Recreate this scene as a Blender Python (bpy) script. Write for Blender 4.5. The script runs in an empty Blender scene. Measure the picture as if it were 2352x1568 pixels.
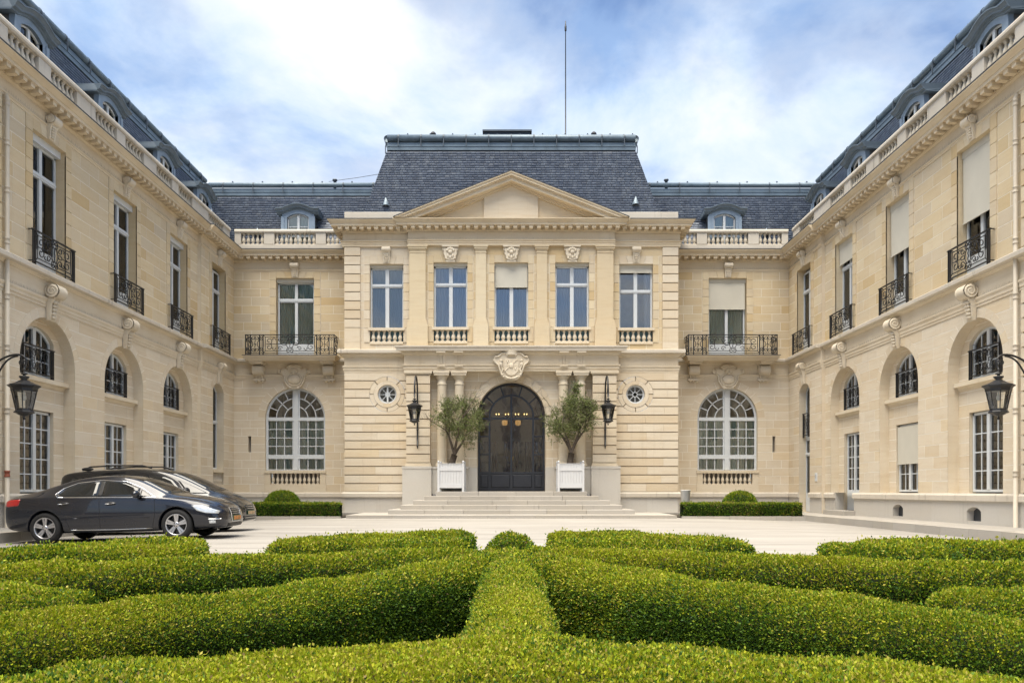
import bpy, bmesh, math, random
import numpy as np
from mathutils import Vector, Matrix
from mathutils.bvhtree import BVHTree

PI = math.pi
R = math.radians
random.seed(7)
rng = np.random.default_rng(7)
scene = bpy.context.scene
COL = scene.collection

# ------------------------------------------------------------------ camera
EYE = Vector((0.0, 0.0, 1.06))
cam_data = bpy.data.cameras.new('camera')
cam_data.sensor_width = 36.0
cam_data.lens = 1800 / 2352 * 36
cam_data.shift_y = (1126 - 784) / 2352
cam_data.shift_x = 1.5 / 2352
cam_data.clip_start = 0.05
cam_data.clip_end = 5000
camera = bpy.data.objects.new('camera', cam_data)
COL.objects.link(camera)
camera.location = EYE
camera.rotation_euler = (R(90), 0, 0)
scene.camera = camera

# ------------------------------------------------------------------ light
SUN_DIR = Vector((-0.14, -0.24, 0.95)).normalized()      # towards the sun
sun_data = bpy.data.lights.new('sun', 'SUN')
sun_data.energy = 1.5
sun_data.angle = R(60)
sun_data.color = (1.0, 0.91, 0.75)
sun = bpy.data.objects.new('sun', sun_data)
COL.objects.link(sun)
sun.location = (0, 0, 60)
sun.rotation_euler = (-SUN_DIR).to_track_quat('-Z', 'Y').to_euler()

scene.view_settings.view_transform = 'Standard'
scene.view_settings.look = 'None'
scene.view_settings.exposure = 2.52
scene.view_settings.gamma = 1.0
scene.cycles.use_denoising = True
scene.cycles.max_bounces = 8
scene.cycles.diffuse_bounces = 4
scene.cycles.glossy_bounces = 4
scene.cycles.transmission_bounces = 4
scene.cycles.transparent_max_bounces = 24
scene.cycles.caustics_reflective = False
scene.cycles.caustics_refractive = False
scene.cycles.sample_clamp_indirect = 6.0


# ------------------------------------------------------------------ node helper
class NT:
    def __init__(s, tree):
        s.t = tree
        s.n = tree.nodes
        s.l = tree.links

    def new(s, kind, **kw):
        nd = s.n.new(kind)
        for k, v in kw.items():
            setattr(nd, k, v)
        return nd

    def link(s, a, b):
        s.l.new(a, b)

    def val(s, sock, v):
        if hasattr(v, 'links') or isinstance(v, bpy.types.NodeSocket):
            s.l.new(v, sock)
        else:
            sock.default_value = v

    def math(s, op, a, b=0.0, c=None, clamp=False):
        nd = s.n.new('ShaderNodeMath')
        nd.operation = op
        nd.use_clamp = clamp
        s.val(nd.inputs[0], a)
        s.val(nd.inputs[1], b)
        if c is not None:
            s.val(nd.inputs[2], c)
        return nd.outputs[0]

    def mix(s, f, a, b, mode='MIX'):
        nd = s.n.new('ShaderNodeMix')
        nd.data_type = 'RGBA'
        nd.blend_type = mode
        s.val(nd.inputs[0], f)
        s.val(nd.inputs[6], a if not isinstance(a, tuple) else (*a[:3], 1))
        s.val(nd.inputs[7], b if not isinstance(b, tuple) else (*b[:3], 1))
        return nd.outputs[2]

    def noise(s, vec, scale, detail=3.0, rough=0.55, dist=0.0):
        nd = s.n.new('ShaderNodeTexNoise')
        if vec is not None:
            s.l.new(vec, nd.inputs['Vector'])
        nd.inputs['Scale'].default_value = scale
        nd.inputs['Detail'].default_value = detail
        nd.inputs['Roughness'].default_value = rough
        nd.inputs['Distortion'].default_value = dist
        return nd.outputs[0]

    def ramp(s, f, stops, interp='LINEAR'):
        nd = s.n.new('ShaderNodeValToRGB')
        cr = nd.color_ramp
        cr.interpolation = interp
        while len(cr.elements) < len(stops):
            cr.elements.new(0.5)
        for e, (p, c) in zip(cr.elements, stops):
            e.position = p
            e.color = (*c[:3], 1) if isinstance(c, tuple) else (c, c, c, 1)
        s.val(nd.inputs[0], f)
        return nd.outputs[0]

    def mapping(s, vec, scale=(1, 1, 1), loc=(0, 0, 0)):
        nd = s.n.new('ShaderNodeMapping')
        s.l.new(vec, nd.inputs[0])
        nd.inputs['Scale'].default_value = scale
        nd.inputs['Location'].default_value = loc
        return nd.outputs[0]


# ------------------------------------------------------------------ world: Nishita sky with broken cloud
world = bpy.data.worlds.new('World')
scene.world = world
world.use_nodes = True
W = NT(world.node_tree)
W.n.clear()
sky = W.new('ShaderNodeTexSky', sky_type='NISHITA')
sky.sun_disc = False
sky.sun_elevation = math.asin(SUN_DIR.z)
sky.sun_rotation = math.atan2(SUN_DIR.x, SUN_DIR.y)
sky.air_density = 1.0
sky.dust_density = 0.6
sky.ozone_density = 1.2
tc = W.new('ShaderNodeTexCoord')
sep = W.new('ShaderNodeSeparateXYZ')
W.link(tc.outputs['Generated'], sep.inputs[0])
zc = W.math('ADD', W.math('MAXIMUM', sep.outputs[2], 0.0), 0.32)
comb = W.new('ShaderNodeCombineXYZ')
W.link(W.math('DIVIDE', sep.outputs[0], zc), comb.inputs[0])
W.link(W.math('DIVIDE', sep.outputs[1], zc), comb.inputs[1])
SKY_OFF = (6.05, 3.9, 6.0)
cv = W.mapping(comb.outputs[0], (1.0, 1.0, 1.0), SKY_OFF)
big = W.noise(cv, 1.25, 2.0, 0.5, 0.4)
mid = W.noise(cv, 3.0, 7.0, 0.52, 0.2)
shade = W.noise(W.mapping(cv, (1, 1, 1), (5.3, 9.2, 2.0)), 2.6, 8.0, 0.60, 0.3)
den = W.math('ADD', W.math('MULTIPLY', big, 0.58), W.math('MULTIPLY', mid, 0.42))
mask = W.ramp(den, [(0.40, 0.0), (0.46, 0.55), (0.53, 1.0)], 'EASE')
cloud = W.ramp(shade, [(0.36, (0.080, 0.116, 0.176)), (0.50, (0.134, 0.158, 0.192)), (0.66, (0.190, 0.194, 0.199))])
blue = W.mix(1.0, sky.outputs[0], (0.028, 0.030, 0.0335), 'MULTIPLY')
skycol = W.mix(mask, blue, cloud)
bg = W.new('ShaderNodeBackground')
W.link(skycol, bg.inputs[0])
bg.inputs[1].default_value = 1.0
wo = W.new('ShaderNodeOutputWorld')
W.link(bg.outputs[0], wo.inputs[0])

# ------------------------------------------------------------------ materials
MATS = {}


def material(name):
    m = bpy.data.materials.new(name)
    m.use_nodes = True
    t = NT(m.node_tree)
    t.n.clear()
    out = t.new('ShaderNodeOutputMaterial')
    b = t.new('ShaderNodeBsdfPrincipled')
    t.link(b.outputs[0], out.inputs[0])
    MATS[name] = m
    return m, t, b, out


def bump(t, b, height, strength=0.3, dist=0.02):
    nd = t.new('ShaderNodeBump')
    nd.inputs['Strength'].default_value = strength
    nd.inputs['Distance'].default_value = dist
    t.link(height, nd.inputs['Height'])
    t.link(nd.outputs[0], b.inputs['Normal'])


def piece_random(t, joined):
    if joined:
        a = t.new('ShaderNodeAttribute')
        a.attribute_name = 'tint'
        return a.outputs['Fac']
    return t.new('ShaderNodeObjectInfo').outputs['Random']


def stone_material(name, stops, joined=False, rnd=True, streak=0.25, rough=0.85, stain=(0.30, 0.22, 0.13), stain_k=0.2):
    m, t, b, out = material(name)
    g = t.new('ShaderNodeNewGeometry')
    pos = g.outputs['Position']
    if rnd:
        base = t.ramp(piece_random(t, joined), stops)
    else:
        base = t.ramp(t.noise(pos, 0.9, 2.0), [(0.35, stops[0][1]), (0.65, stops[-1][1])])
    # bedding streaks and pores
    st = t.noise(t.mapping(pos, (1.1, 1.1, 9.0)), 1.0, 4.0, 0.6, 0.4)
    c = t.mix(t.math('MULTIPLY', t.ramp(st, [(0.45, 0.0), (0.72, 1.0)]), streak), base, (0.50, 0.345, 0.17))
    blot = t.noise(pos, 0.55, 4.0, 0.6)
    c = t.mix(t.math('MULTIPLY', t.ramp(blot, [(0.5, 0.0), (0.75, 1.0)]), 0.22), c, (0.60, 0.545, 0.46))
    # run-off marks: long vertical blotches
    rn = t.noise(t.mapping(pos, (5.0, 5.0, 0.35)), 1.0, 4.0, 0.65)
    c = t.mix(t.math('MULTIPLY', t.ramp(rn, [(0.58, 0.0), (0.80, 1.0)]), stain_k), c, stain)
    fine = t.noise(pos, 55.0, 3.0, 0.7)
    c = t.mix(0.16, c, t.ramp(fine, [(0.3, 0.25), (0.7, 1.0)]), 'MULTIPLY')
    t.link(c, b.inputs['Base Color'])
    b.inputs['Roughness'].default_value = rough
    b.inputs['Specular IOR Level'].default_value = 0.25
    bump(t, b, t.noise(pos, 28.0, 4.0, 0.65), 0.22, 0.012)
    return m


OCHRE = [(0.0, (0.57, 0.435, 0.25)), (0.10, (0.62, 0.50, 0.32)), (0.36, (0.645, 0.535, 0.365)), (0.55, (0.60, 0.515, 0.385)),
         (0.75, (0.66, 0.545, 0.36)), (0.9, (0.69, 0.60, 0.44)), (1.0, (0.60, 0.475, 0.285))]
PALE = [(0.0, (0.64, 0.535, 0.39)), (0.3, (0.69, 0.60, 0.465)), (0.6, (0.71, 0.63, 0.505)), (0.85, (0.67, 0.59, 0.47)), (1.0, (0.70, 0.585, 0.415))]
GREY = [(0.0, (0.50, 0.475, 0.435)), (0.5, (0.58, 0.555, 0.51)), (1.0, (0.53, 0.495, 0.445))]
stone_material('ochre', OCHRE)
stone_material('ochre_j', OCHRE, joined=True)
stone_material('pale', PALE)
stone_material('pale_j', PALE, joined=True)
stone_material('grey', GREY, streak=0.06, stain=(0.30, 0.27, 0.23), stain_k=0.4)
stone_material('grey_j', GREY, joined=True, streak=0.06, stain=(0.36, 0.32, 0.27))
stone_material('trim', [(0, (0.665, 0.575, 0.435)), (1, (0.715, 0.635, 0.505))], rnd=False, streak=0.2)
stone_material('trim_up', [(0, (0.645, 0.54, 0.385)), (1, (0.70, 0.605, 0.455))], rnd=False, streak=0.25)
stone_material('ledge', [(0, (0.60, 0.545, 0.46)), (1, (0.67, 0.615, 0.53))], rnd=False, streak=0.08, stain=(0.13, 0.12, 0.10), stain_k=0.55)
stone_material('carved', [(0, (0.655, 0.575, 0.45)), (1, (0.72, 0.65, 0.53))], rnd=False, streak=0.1)
stone_material('step', [(0, (0.375, 0.35, 0.315)), (0.5, (0.435, 0.41, 0.375)), (1, (0.40, 0.37, 0.325))], streak=0.05, stain=(0.22, 0.20, 0.18), stain_k=0.4)
MORTAR_L = (0.86, 0.83, 0.77)


def simple(name, col, rough=0.6, metal=0.0, noise=0.12, nscale=6.0, bumpk=0.0, spec=0.5, coat=0.0):
    m, t, b, out = material(name)
    g = t.new('ShaderNodeNewGeometry')
    n = t.noise(g.outputs['Position'], nscale, 4.0, 0.6)
    c = t.mix(noise * 2, col, t.ramp(n, [(0.3, tuple(x * 0.55 for x in col)), (0.7, tuple(min(1, x * 1.25) for x in col))]))
    t.link(c, b.inputs['Base Color'])
    b.inputs['Roughness'].default_value = rough
    b.inputs['Metallic'].default_value = metal
    b.inputs['Specular IOR Level'].default_value = spec
    b.inputs['Coat Weight'].default_value = coat
    if bumpk:
        bump(t, b, n, bumpk, 0.01)
    return m


simple('mortar', MORTAR_L, 0.9, noise=0.08)
simple('groove_shade', (0.34, 0.27, 0.19), 0.9, noise=0.1)  # brown with the channelled grooves' depth shade painted in; also colours the motto
simple('white_paint', (0.60, 0.635, 0.665), 0.4, noise=0.04)
simple('white_box', (0.60, 0.61, 0.63), 0.42, noise=0.03)
simple('iron', (0.012, 0.013, 0.016), 0.42, metal=0.0, noise=0.2)
simple('door_iron', (0.022, 0.025, 0.034), 0.38, noise=0.15)
simple('zinc', (0.15, 0.20, 0.245), 0.45, metal=0.25, noise=0.22, nscale=3.0)
simple('zinc_dark', (0.07, 0.09, 0.115), 0.5, metal=0.2, noise=0.2, nscale=3.0)
simple('dormer_hood', (0.11, 0.15, 0.195), 0.5, noise=0.16, nscale=4.0)
simple('dormer_paint', (0.22, 0.29, 0.38), 0.5, noise=0.16, nscale=4.0)
simple('cheek', (0.135, 0.145, 0.155), 0.7, noise=0.15)
simple('lead', (0.05, 0.055, 0.065), 0.6, noise=0.1)
simple('blind', (0.56, 0.535, 0.46), 0.8, noise=0.06, nscale=1.5)
simple('room_dark', (0.24, 0.22, 0.20), 0.9, noise=0.1)
simple('room_grey', (0.46, 0.44, 0.40), 0.9, noise=0.1)
simple('pipe_white', (0.52, 0.465, 0.38), 0.5, noise=0.08)
simple('rust_red', (0.30, 0.09, 0.05), 0.7, noise=0.2)
simple('roof_core', (0.035, 0.04, 0.05), 0.9)
simple('soil', (0.05, 0.04, 0.03), 0.95, noise=0.3, nscale=20)
simple('kerb', (0.55, 0.52, 0.47), 0.85, noise=0.12, nscale=4, bumpk=0.2)
simple('bark', (0.085, 0.066, 0.05), 0.9, noise=0.35, nscale=14, bumpk=0.8)
simple('hedge_core', (0.012, 0.022, 0.006), 0.95, noise=0.2, nscale=12)
simple('twig', (0.20, 0.11, 0.05), 0.9)
simple('bin_white', (0.66, 0.67, 0.66), 0.5, noise=0.05)
simple('brass', (0.55, 0.38, 0.12), 0.3, metal=0.9)
simple('drape_red', (0.30, 0.12, 0.07), 0.85, noise=0.2)
simple('lobby_wall', (0.60, 0.45, 0.30), 0.8, noise=0.12)
simple('lobby_floor', (0.25, 0.22, 0.18), 0.3, noise=0.1)
simple('print_dark', (0.02, 0.022, 0.03), 0.6)
simple('board_white', (0.72, 0.74, 0.76), 0.5, noise=0.02)


def curtain_mat(name, col):
    m, t, b, out = material(name)
    t.n.remove(b)
    d = t.new('ShaderNodeBsdfDiffuse')
    d.inputs[0].default_value = (*col, 1)
    tr = t.new('ShaderNodeBsdfTranslucent')
    tr.inputs[0].default_value = (*col, 1)
    mx = t.new('ShaderNodeMixShader')
    mx.inputs[0].default_value = 0.12
    t.link(d.outputs[0], mx.inputs[1])
    t.link(tr.outputs[0], mx.inputs[2])
    t.link(mx.outputs[0], out.inputs[0])


curtain_mat('curtain_green', (0.66, 0.83, 0.75))
curtain_mat('curtain_grey', (0.70, 0.76, 0.72))
curtain_mat('curtain_blue', (0.84, 0.88, 0.92))
curtain_mat('curtain_teal', (0.20, 0.34, 0.42))


def glass_mat(name, ior=1.5, tint=(0.965, 0.985, 0.98), wob=0.006):
    m, t, b, out = material(name)
    t.n.remove(b)
    tr = t.new('ShaderNodeBsdfTransparent')
    tr.inputs[0].default_value = (*tint, 1)
    gl = t.new('ShaderNodeBsdfGlossy')
    gl.inputs['Roughness'].default_value = 0.01
    g = t.new('ShaderNodeNewGeometry')
    bp = t.new('ShaderNodeBump')
    bp.inputs['Strength'].default_value = 0.25
    bp.inputs['Distance'].default_value = wob
    t.link(t.noise(g.outputs['Position'], 1.6, 2.0), bp.inputs['Height'])
    t.link(bp.outputs[0], gl.inputs['Normal'])
    fr = t.new('ShaderNodeFresnel')
    fr.inputs[0].default_value = ior
    mx = t.new('ShaderNodeMixShader')
    t.link(fr.outputs[0], mx.inputs[0])
    t.link(tr.outputs[0], mx.inputs[1])
    t.link(gl.outputs[0], mx.inputs[2])
    t.link(mx.outputs[0], out.inputs[0])


glass_mat('glass', 2.0)
glass_mat('glass_strong', 2.1, (0.95, 0.97, 0.99))
glass_mat('glass_door', 2.3, (0.90, 0.86, 0.80), 0.03)


def slate_mat(name, joined):
    m, t, b, out = material(name)
    g = t.new('ShaderNodeNewGeometry')
    pos = g.outputs['Position']
    c = t.ramp(piece_random(t, joined), [(0.0, (0.056, 0.074, 0.112)), (0.35, (0.070, 0.092, 0.138)), (0.7, (0.082, 0.107, 0.158)),
                                        (0.95, (0.10, 0.127, 0.178)), (1.0, (0.15, 0.17, 0.21))])
    rn = t.noise(t.mapping(pos, (4.0, 4.0, 0.4)), 1.0, 4.0, 0.65)
    c = t.mix(t.math('MULTIPLY', t.ramp(rn, [(0.5, 0.0), (0.70, 1.0)]), 0.6), c, (0.17, 0.20, 0.245))
    dk = t.noise(t.mapping(pos, (7.0, 7.0, 0.9), (3, 3, 3)), 1.0, 4.0, 0.6)
    c = t.mix(t.math('MULTIPLY', t.ramp(dk, [(0.6, 0.0), (0.75, 1.0)]), 0.5), c, (0.025, 0.027, 0.034))
    t.link(c, b.inputs['Base Color'])
    b.inputs['Roughness'].default_value = 0.5
    b.inputs['Specular IOR Level'].default_value = 0.45


slate_mat('slate', False)
slate_mat('slate_j', True)


def leaf_mat(name, trans=0.25, rough=0.5):
    m, t, b, out = material(name)
    a = t.new('ShaderNodeAttribute')
    a.attribute_name = 'leafcol'
    t.link(a.outputs['Color'], b.inputs['Base Color'])
    b.inputs['Roughness'].default_value = rough
    b.inputs['Specular IOR Level'].default_value = 0.18
    tr = t.new('ShaderNodeBsdfTranslucent')
    t.link(a.outputs['Color'], tr.inputs[0])
    mx = t.new('ShaderNodeMixShader')
    mx.inputs[0].default_value = trans
    t.link(b.outputs[0], mx.inputs[1])
    t.link(tr.outputs[0], mx.inputs[2])
    t.link(mx.outputs[0], out.inputs[0])


leaf_mat('leaf')


def emit(name, col, s):
    m, t, b, out = material(name)
    b.inputs['Base Color'].default_value = (*col, 1)
    b.inputs['Emission Color'].default_value = (*col, 1)
    b.inputs['Emission Strength'].default_value = s


emit('bulb', (1.0, 0.72, 0.28), 1.0)
emit('lamp_shade_lit', (1.0, 0.62, 0.22), 0.10)


def road_mat():
    m, t, b, out = material('road')
    g = t.new('ShaderNodeNewGeometry')
    pos = g.outputs['Position']
    n1 = t.noise(t.mapping(pos, (0.25, 1.6, 1.0)), 1.0, 5.0, 0.6, 0.6)
    n2 = t.noise(pos, 0.35, 4.0, 0.6)
    c = t.ramp(n1, [(0.3, (0.225, 0.21, 0.192)), (0.48, (0.33, 0.31, 0.285)), (0.75, (0.39, 0.37, 0.342))])
    c = t.mix(t.math('MULTIPLY', t.ramp(n2, [(0.45, 0.0), (0.7, 1.0)]), 0.6), c, (0.29, 0.27, 0.247))
    f = t.noise(pos, 60.0, 3.0, 0.7)
    c = t.mix(0.25, c, t.ramp(f, [(0.3, 0.5), (0.65, 1.0)]), 'MULTIPLY')
    t.link(c, b.inputs['Base Color'])
    b.inputs['Roughness'].default_value = 0.85
    b.inputs['Specular IOR Level'].default_value = 0.25
    bump(t, b, f, 0.25, 0.006)


road_mat()

# ------------------------------------------------------------------ mesh builder and object helpers
I4 = Matrix.Identity(4)
WM = {}                                    # object name -> world matrix


class MB:
    def __init__(s, M=None):
        s.v, s.f, s.s = [], [], []
        s.M = M

    def add(s, vs, fs, smooth=False):
        n = len(s.v)
        if s.M is not None:
            vs = [tuple(s.M @ Vector(p)) for p in vs]
        s.v.extend(vs)
        s.f.extend([tuple(i + n for i in f) for f in fs])
        s.s.extend([smooth] * len(fs))

    def box(s, x0, x1, y0, y1, z0, z1):
        s.add([(x0, y0, z0), (x1, y0, z0), (x1, y1, z0), (x0, y1, z0), (x0, y0, z1), (x1, y0, z1), (x1, y1, z1), (x0, y1, z1)],
              [(0, 1, 5, 4), (1, 2, 6, 5), (2, 3, 7, 6), (3, 0, 4, 7), (4, 5, 6, 7), (3, 2, 1, 0)])

    def cbox(s, c, sx, sy, sz):
        s.box(c[0] - sx / 2, c[0] + sx / 2, c[1] - sy / 2, c[1] + sy / 2, c[2] - sz / 2, c[2] + sz / 2)

    def bbox(s, x0, x1, y0, y1, z0, z1, b=0.01):
        """box whose front (y0) edges are chamfered"""
        s.add([(x0 + b, y0, z0 + b), (x1 - b, y0, z0 + b), (x1 - b, y0, z1 - b), (x0 + b, y0, z1 - b),
               (x0, y0 + b, z0), (x1, y0 + b, z0), (x1, y0 + b, z1), (x0, y0 + b, z1), (x0, y1, z0), (x1, y1, z0), (x1, y1, z1), (x0, y1, z1)],
              [(0, 1, 2, 3), (4, 5, 1, 0), (5, 6, 2, 1), (6, 7, 3, 2), (7, 4, 0, 3), (4, 8, 9, 5), (5, 9, 10, 6), (6, 10, 11, 7), (7, 11, 8, 4), (9, 8, 11, 10)])

    def prism(s, poly, y0, y1, back=False, ins=0.0):
        """poly in (x,z), counter-clockwise from the front; front face at y0"""
        n = len(poly)
        vs = [(x, y0, z) for x, z in poly] + [(x, y1, z) for x, z in poly]
        fs = [tuple(range(n))] + [(i, i + n, (i + 1) % n + n, (i + 1) % n) for i in range(n)]
        if back:
            fs.append(tuple(range(2 * n - 1, n - 1, -1)))
        s.add(vs, fs)

    def extr(s, prof, u0, u1, k0=0, k1=0, caps=True):
        """prof: (outward projection, z) bottom->top; runs along x"""
        n = len(prof)
        vs = [(u0 + k0 * o, -o, z) for o, z in prof] + [(u1 - k1 * o, -o, z) for o, z in prof]
        fs = [(i, i + n, i + 1 + n, i + 1) for i in range(n - 1)]
        if caps:
            fs += [tuple(range(n)), tuple(range(2 * n - 1, n - 1, -1))]
        s.add(vs, fs)

    def lathe(s, prof, c=(0, 0, 0), n=12, smooth=True, cap=True, a0=0.0, sy=1.0):
        m = len(prof)
        vs = []
        for r, z in prof:
            for i in range(n):
                a = a0 + 2 * PI * i / n
                vs.append((c[0] + r * math.cos(a), c[1] + sy * r * math.sin(a), c[2] + z))
        fs = [(j * n + i, j * n + (i + 1) % n, (j + 1) * n + (i + 1) % n, (j + 1) * n + i) for j in range(m - 1) for i in range(n)]
        s.add(vs, fs, smooth)
        if cap:
            k = len(s.v) - m * n
            s.f.append(tuple(k + i for i in range(n - 1, -1, -1)))
            s.f.append(tuple(k + (m - 1) * n + i for i in range(n)))
            s.s.extend([False, False])

    def tube(s, pts, r, n=5, closed=False, smooth=True):
        pts = [Vector(p) for p in pts]
        m = len(pts)
        rs = r if isinstance(r, (list, tuple)) else [r] * m
        vs = []
        up = None
        for i, p in enumerate(pts):
            if closed:
                d = pts[(i + 1) % m] - pts[i - 1]
            else:
                d = pts[min(i + 1, m - 1)] - pts[max(i - 1, 0)]
            d.normalize()
            if up is None:
                up = Vector((0, 0, 1)) if abs(d.z) < 0.9 else Vector((0, 1, 0))
                if abs(d.y) < 0.3:
                    up = Vector((0, 1, 0))
            a = d.cross(up)
            if a.length < 1e-5:
                a = d.orthogonal()
            a.normalize()
            b = d.cross(a).normalized()
            up = -b if False else a.cross(d).normalized()
            for k in range(n):
                t = 2 * PI * k / n
                vs.append(tuple(p + (a * math.cos(t) + up * math.sin(t)) * rs[i]))
        fs = []
        for j in range(m if closed else m - 1):
            j2 = (j + 1) % m
            for k in range(n):
                k2 = (k + 1) % n
                fs.append((j * n + k, j2 * n + k, j2 * n + k2, j * n + k2))
        if not closed:
            fs.append(tuple(range(n - 1, -1, -1)))
            fs.append(tuple((m - 1) * n + k for k in range(n)))
        s.add(vs, fs, smooth)

    def ball(s, c, r, nu=10, nv=7, smooth=True):
        rx, ry, rz = r if isinstance(r, (tuple, list)) else (r, r, r)
        vs = [(c[0], c[1], c[2] - rz)]
        for j in range(1, nv):
            a = -PI / 2 + PI * j / nv
            for i in range(nu):
                b = 2 * PI * i / nu
                vs.append((c[0] + rx * math.cos(a) * math.cos(b), c[1] + ry * math.cos(a) * math.sin(b), c[2] + rz * math.sin(a)))
        vs.append((c[0], c[1], c[2] + rz))
        fs = [(0, 1 + (i + 1) % nu, 1 + i) for i in range(nu)]
        for j in range(nv - 2):
            for i in range(nu):
                a, b = 1 + j * nu + i, 1 + j * nu + (i + 1) % nu
                fs.append((a, b, b + nu, a + nu))
        k = 1 + (nv - 2) * nu
        fs += [(k + i, k + (i + 1) % nu, len(vs) - 1) for i in range(nu)]
        s.add(vs, fs, smooth)

    def arcbar(s, cx, cz, r0, r1, a0, a1, y0, y1, n=10):
        vs, fs = [], []
        for i in range(n + 1):
            a = a0 + (a1 - a0) * i / n
            c, q = math.cos(a), math.sin(a)
            for r in (r0, r1):
                for y in (y0, y1):
                    vs.append((cx + r * c, y, cz + r * q))
        for i in range(n):
            b, d = 4 * i, 4 * i + 4
            fs += [(b, b + 2, d + 2, d), (b + 1, d + 1, d + 3, b + 3), (b + 2, b + 3, d + 3, d + 2), (b, d, d + 1, b + 1)]
        fs += [(0, 1, 3, 2), (4 * n, 4 * n + 2, 4 * n + 3, 4 * n + 1)]
        s.add(vs, fs)

    def mesh(s, name, mat=None):
        me = bpy.data.meshes.new(name)
        me.from_pydata(s.v, [], s.f)
        me.polygons.foreach_set('use_smooth', s.s)
        if mat:
            me.materials.append(MATS[mat])
        me.update()
        return me


def link(name, data, parent=None, M=I4):
    o = bpy.data.objects.new(name, data)
    COL.objects.link(o)
    WM[o.name] = M
    if parent is not None:
        o.parent = parent
        o.matrix_basis = WM[parent.name].inverted() @ M
    else:
        o.matrix_basis = M
    return o


def tag(o, label=None, cat=None, group=None, kind=None):
    if label: o['label'] = label
    if cat: o['category'] = cat
    if group: o['group'] = group
    if kind: o['kind'] = kind
    return o


def empty(name, loc, label=None, cat=None, group=None, kind=None, M=None):
    o = link(name, None, None, M if M is not None else Matrix.Translation(loc))
    o.empty_display_size = 0.2
    return tag(o, label, cat, group, kind)


def put(name, mb, mat, parent=None, M=I4):
    """link a builder (or a mesh) as one object; geometry is in M's frame"""
    me = mb.mesh(name, mat) if isinstance(mb, MB) else mb
    return link(name, me, parent, M)


def TR(x, y, z):
    return Matrix.Translation((x, y, z))


def np_mesh(name, verts, quads, mat, attr=None, attr_name=None, smooth=False):
    """verts (n,3), quads (m,4); attr per vertex: (n,) float or (n,4) colour"""
    me = bpy.data.meshes.new(name)
    n, m = len(verts), len(quads)
    me.vertices.add(n)
    me.vertices.foreach_set('co', np.ascontiguousarray(verts, dtype=np.float32).ravel())
    me.loops.add(m * 4)
    me.loops.foreach_set('vertex_index', np.ascontiguousarray(quads, dtype=np.int32).ravel())
    me.polygons.add(m)
    me.polygons.foreach_set('loop_start', np.arange(0, m * 4, 4, dtype=np.int32))
    me.polygons.foreach_set('loop_total', np.full(m, 4, dtype=np.int32))
    if smooth:
        me.polygons.foreach_set('use_smooth', np.ones(m, dtype=bool))
    me.update(calc_edges=True)
    if attr is not None:
        if attr.ndim == 1:
            a = me.attributes.new(attr_name, 'FLOAT', 'POINT')
            a.data.foreach_set('value', attr.astype(np.float32))
        else:
            a = me.attributes.new(attr_name, 'FLOAT_COLOR', 'POINT')
            a.data.foreach_set('color', attr.astype(np.float32).ravel())
    me.materials.append(MATS[mat])
    return me


# frames: local x runs right along the wall, local y into the wall, z up
def frame(origin, kind):
    ax = {'front': ((1, 0, 0), (0, 1, 0)), 'left': ((0, 1, 0), (-1, 0, 0)), 'right': ((0, -1, 0), (1, 0, 0))}[kind]
    (a, b) = ax
    return Matrix(((a[0], b[0], 0, origin[0]), (a[1], b[1], 0, origin[1]), (0, 0, 1, origin[2]), (0, 0, 0, 1)))


def screen(p):
    """picture position of a world point, in pixels of the 2352-wide picture"""
    d = max(p[1], 0.01)
    return 1174.5 + 1800 * p[0] / d, 1126 - 1800 * (p[2] - 1.06) / d


def in_view(p, pad=30):
    if p[1] < 0.3:
        return False
    x, y = screen(p)
    return -pad < x < 2352 + pad and -pad < y < 1568 + pad

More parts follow.
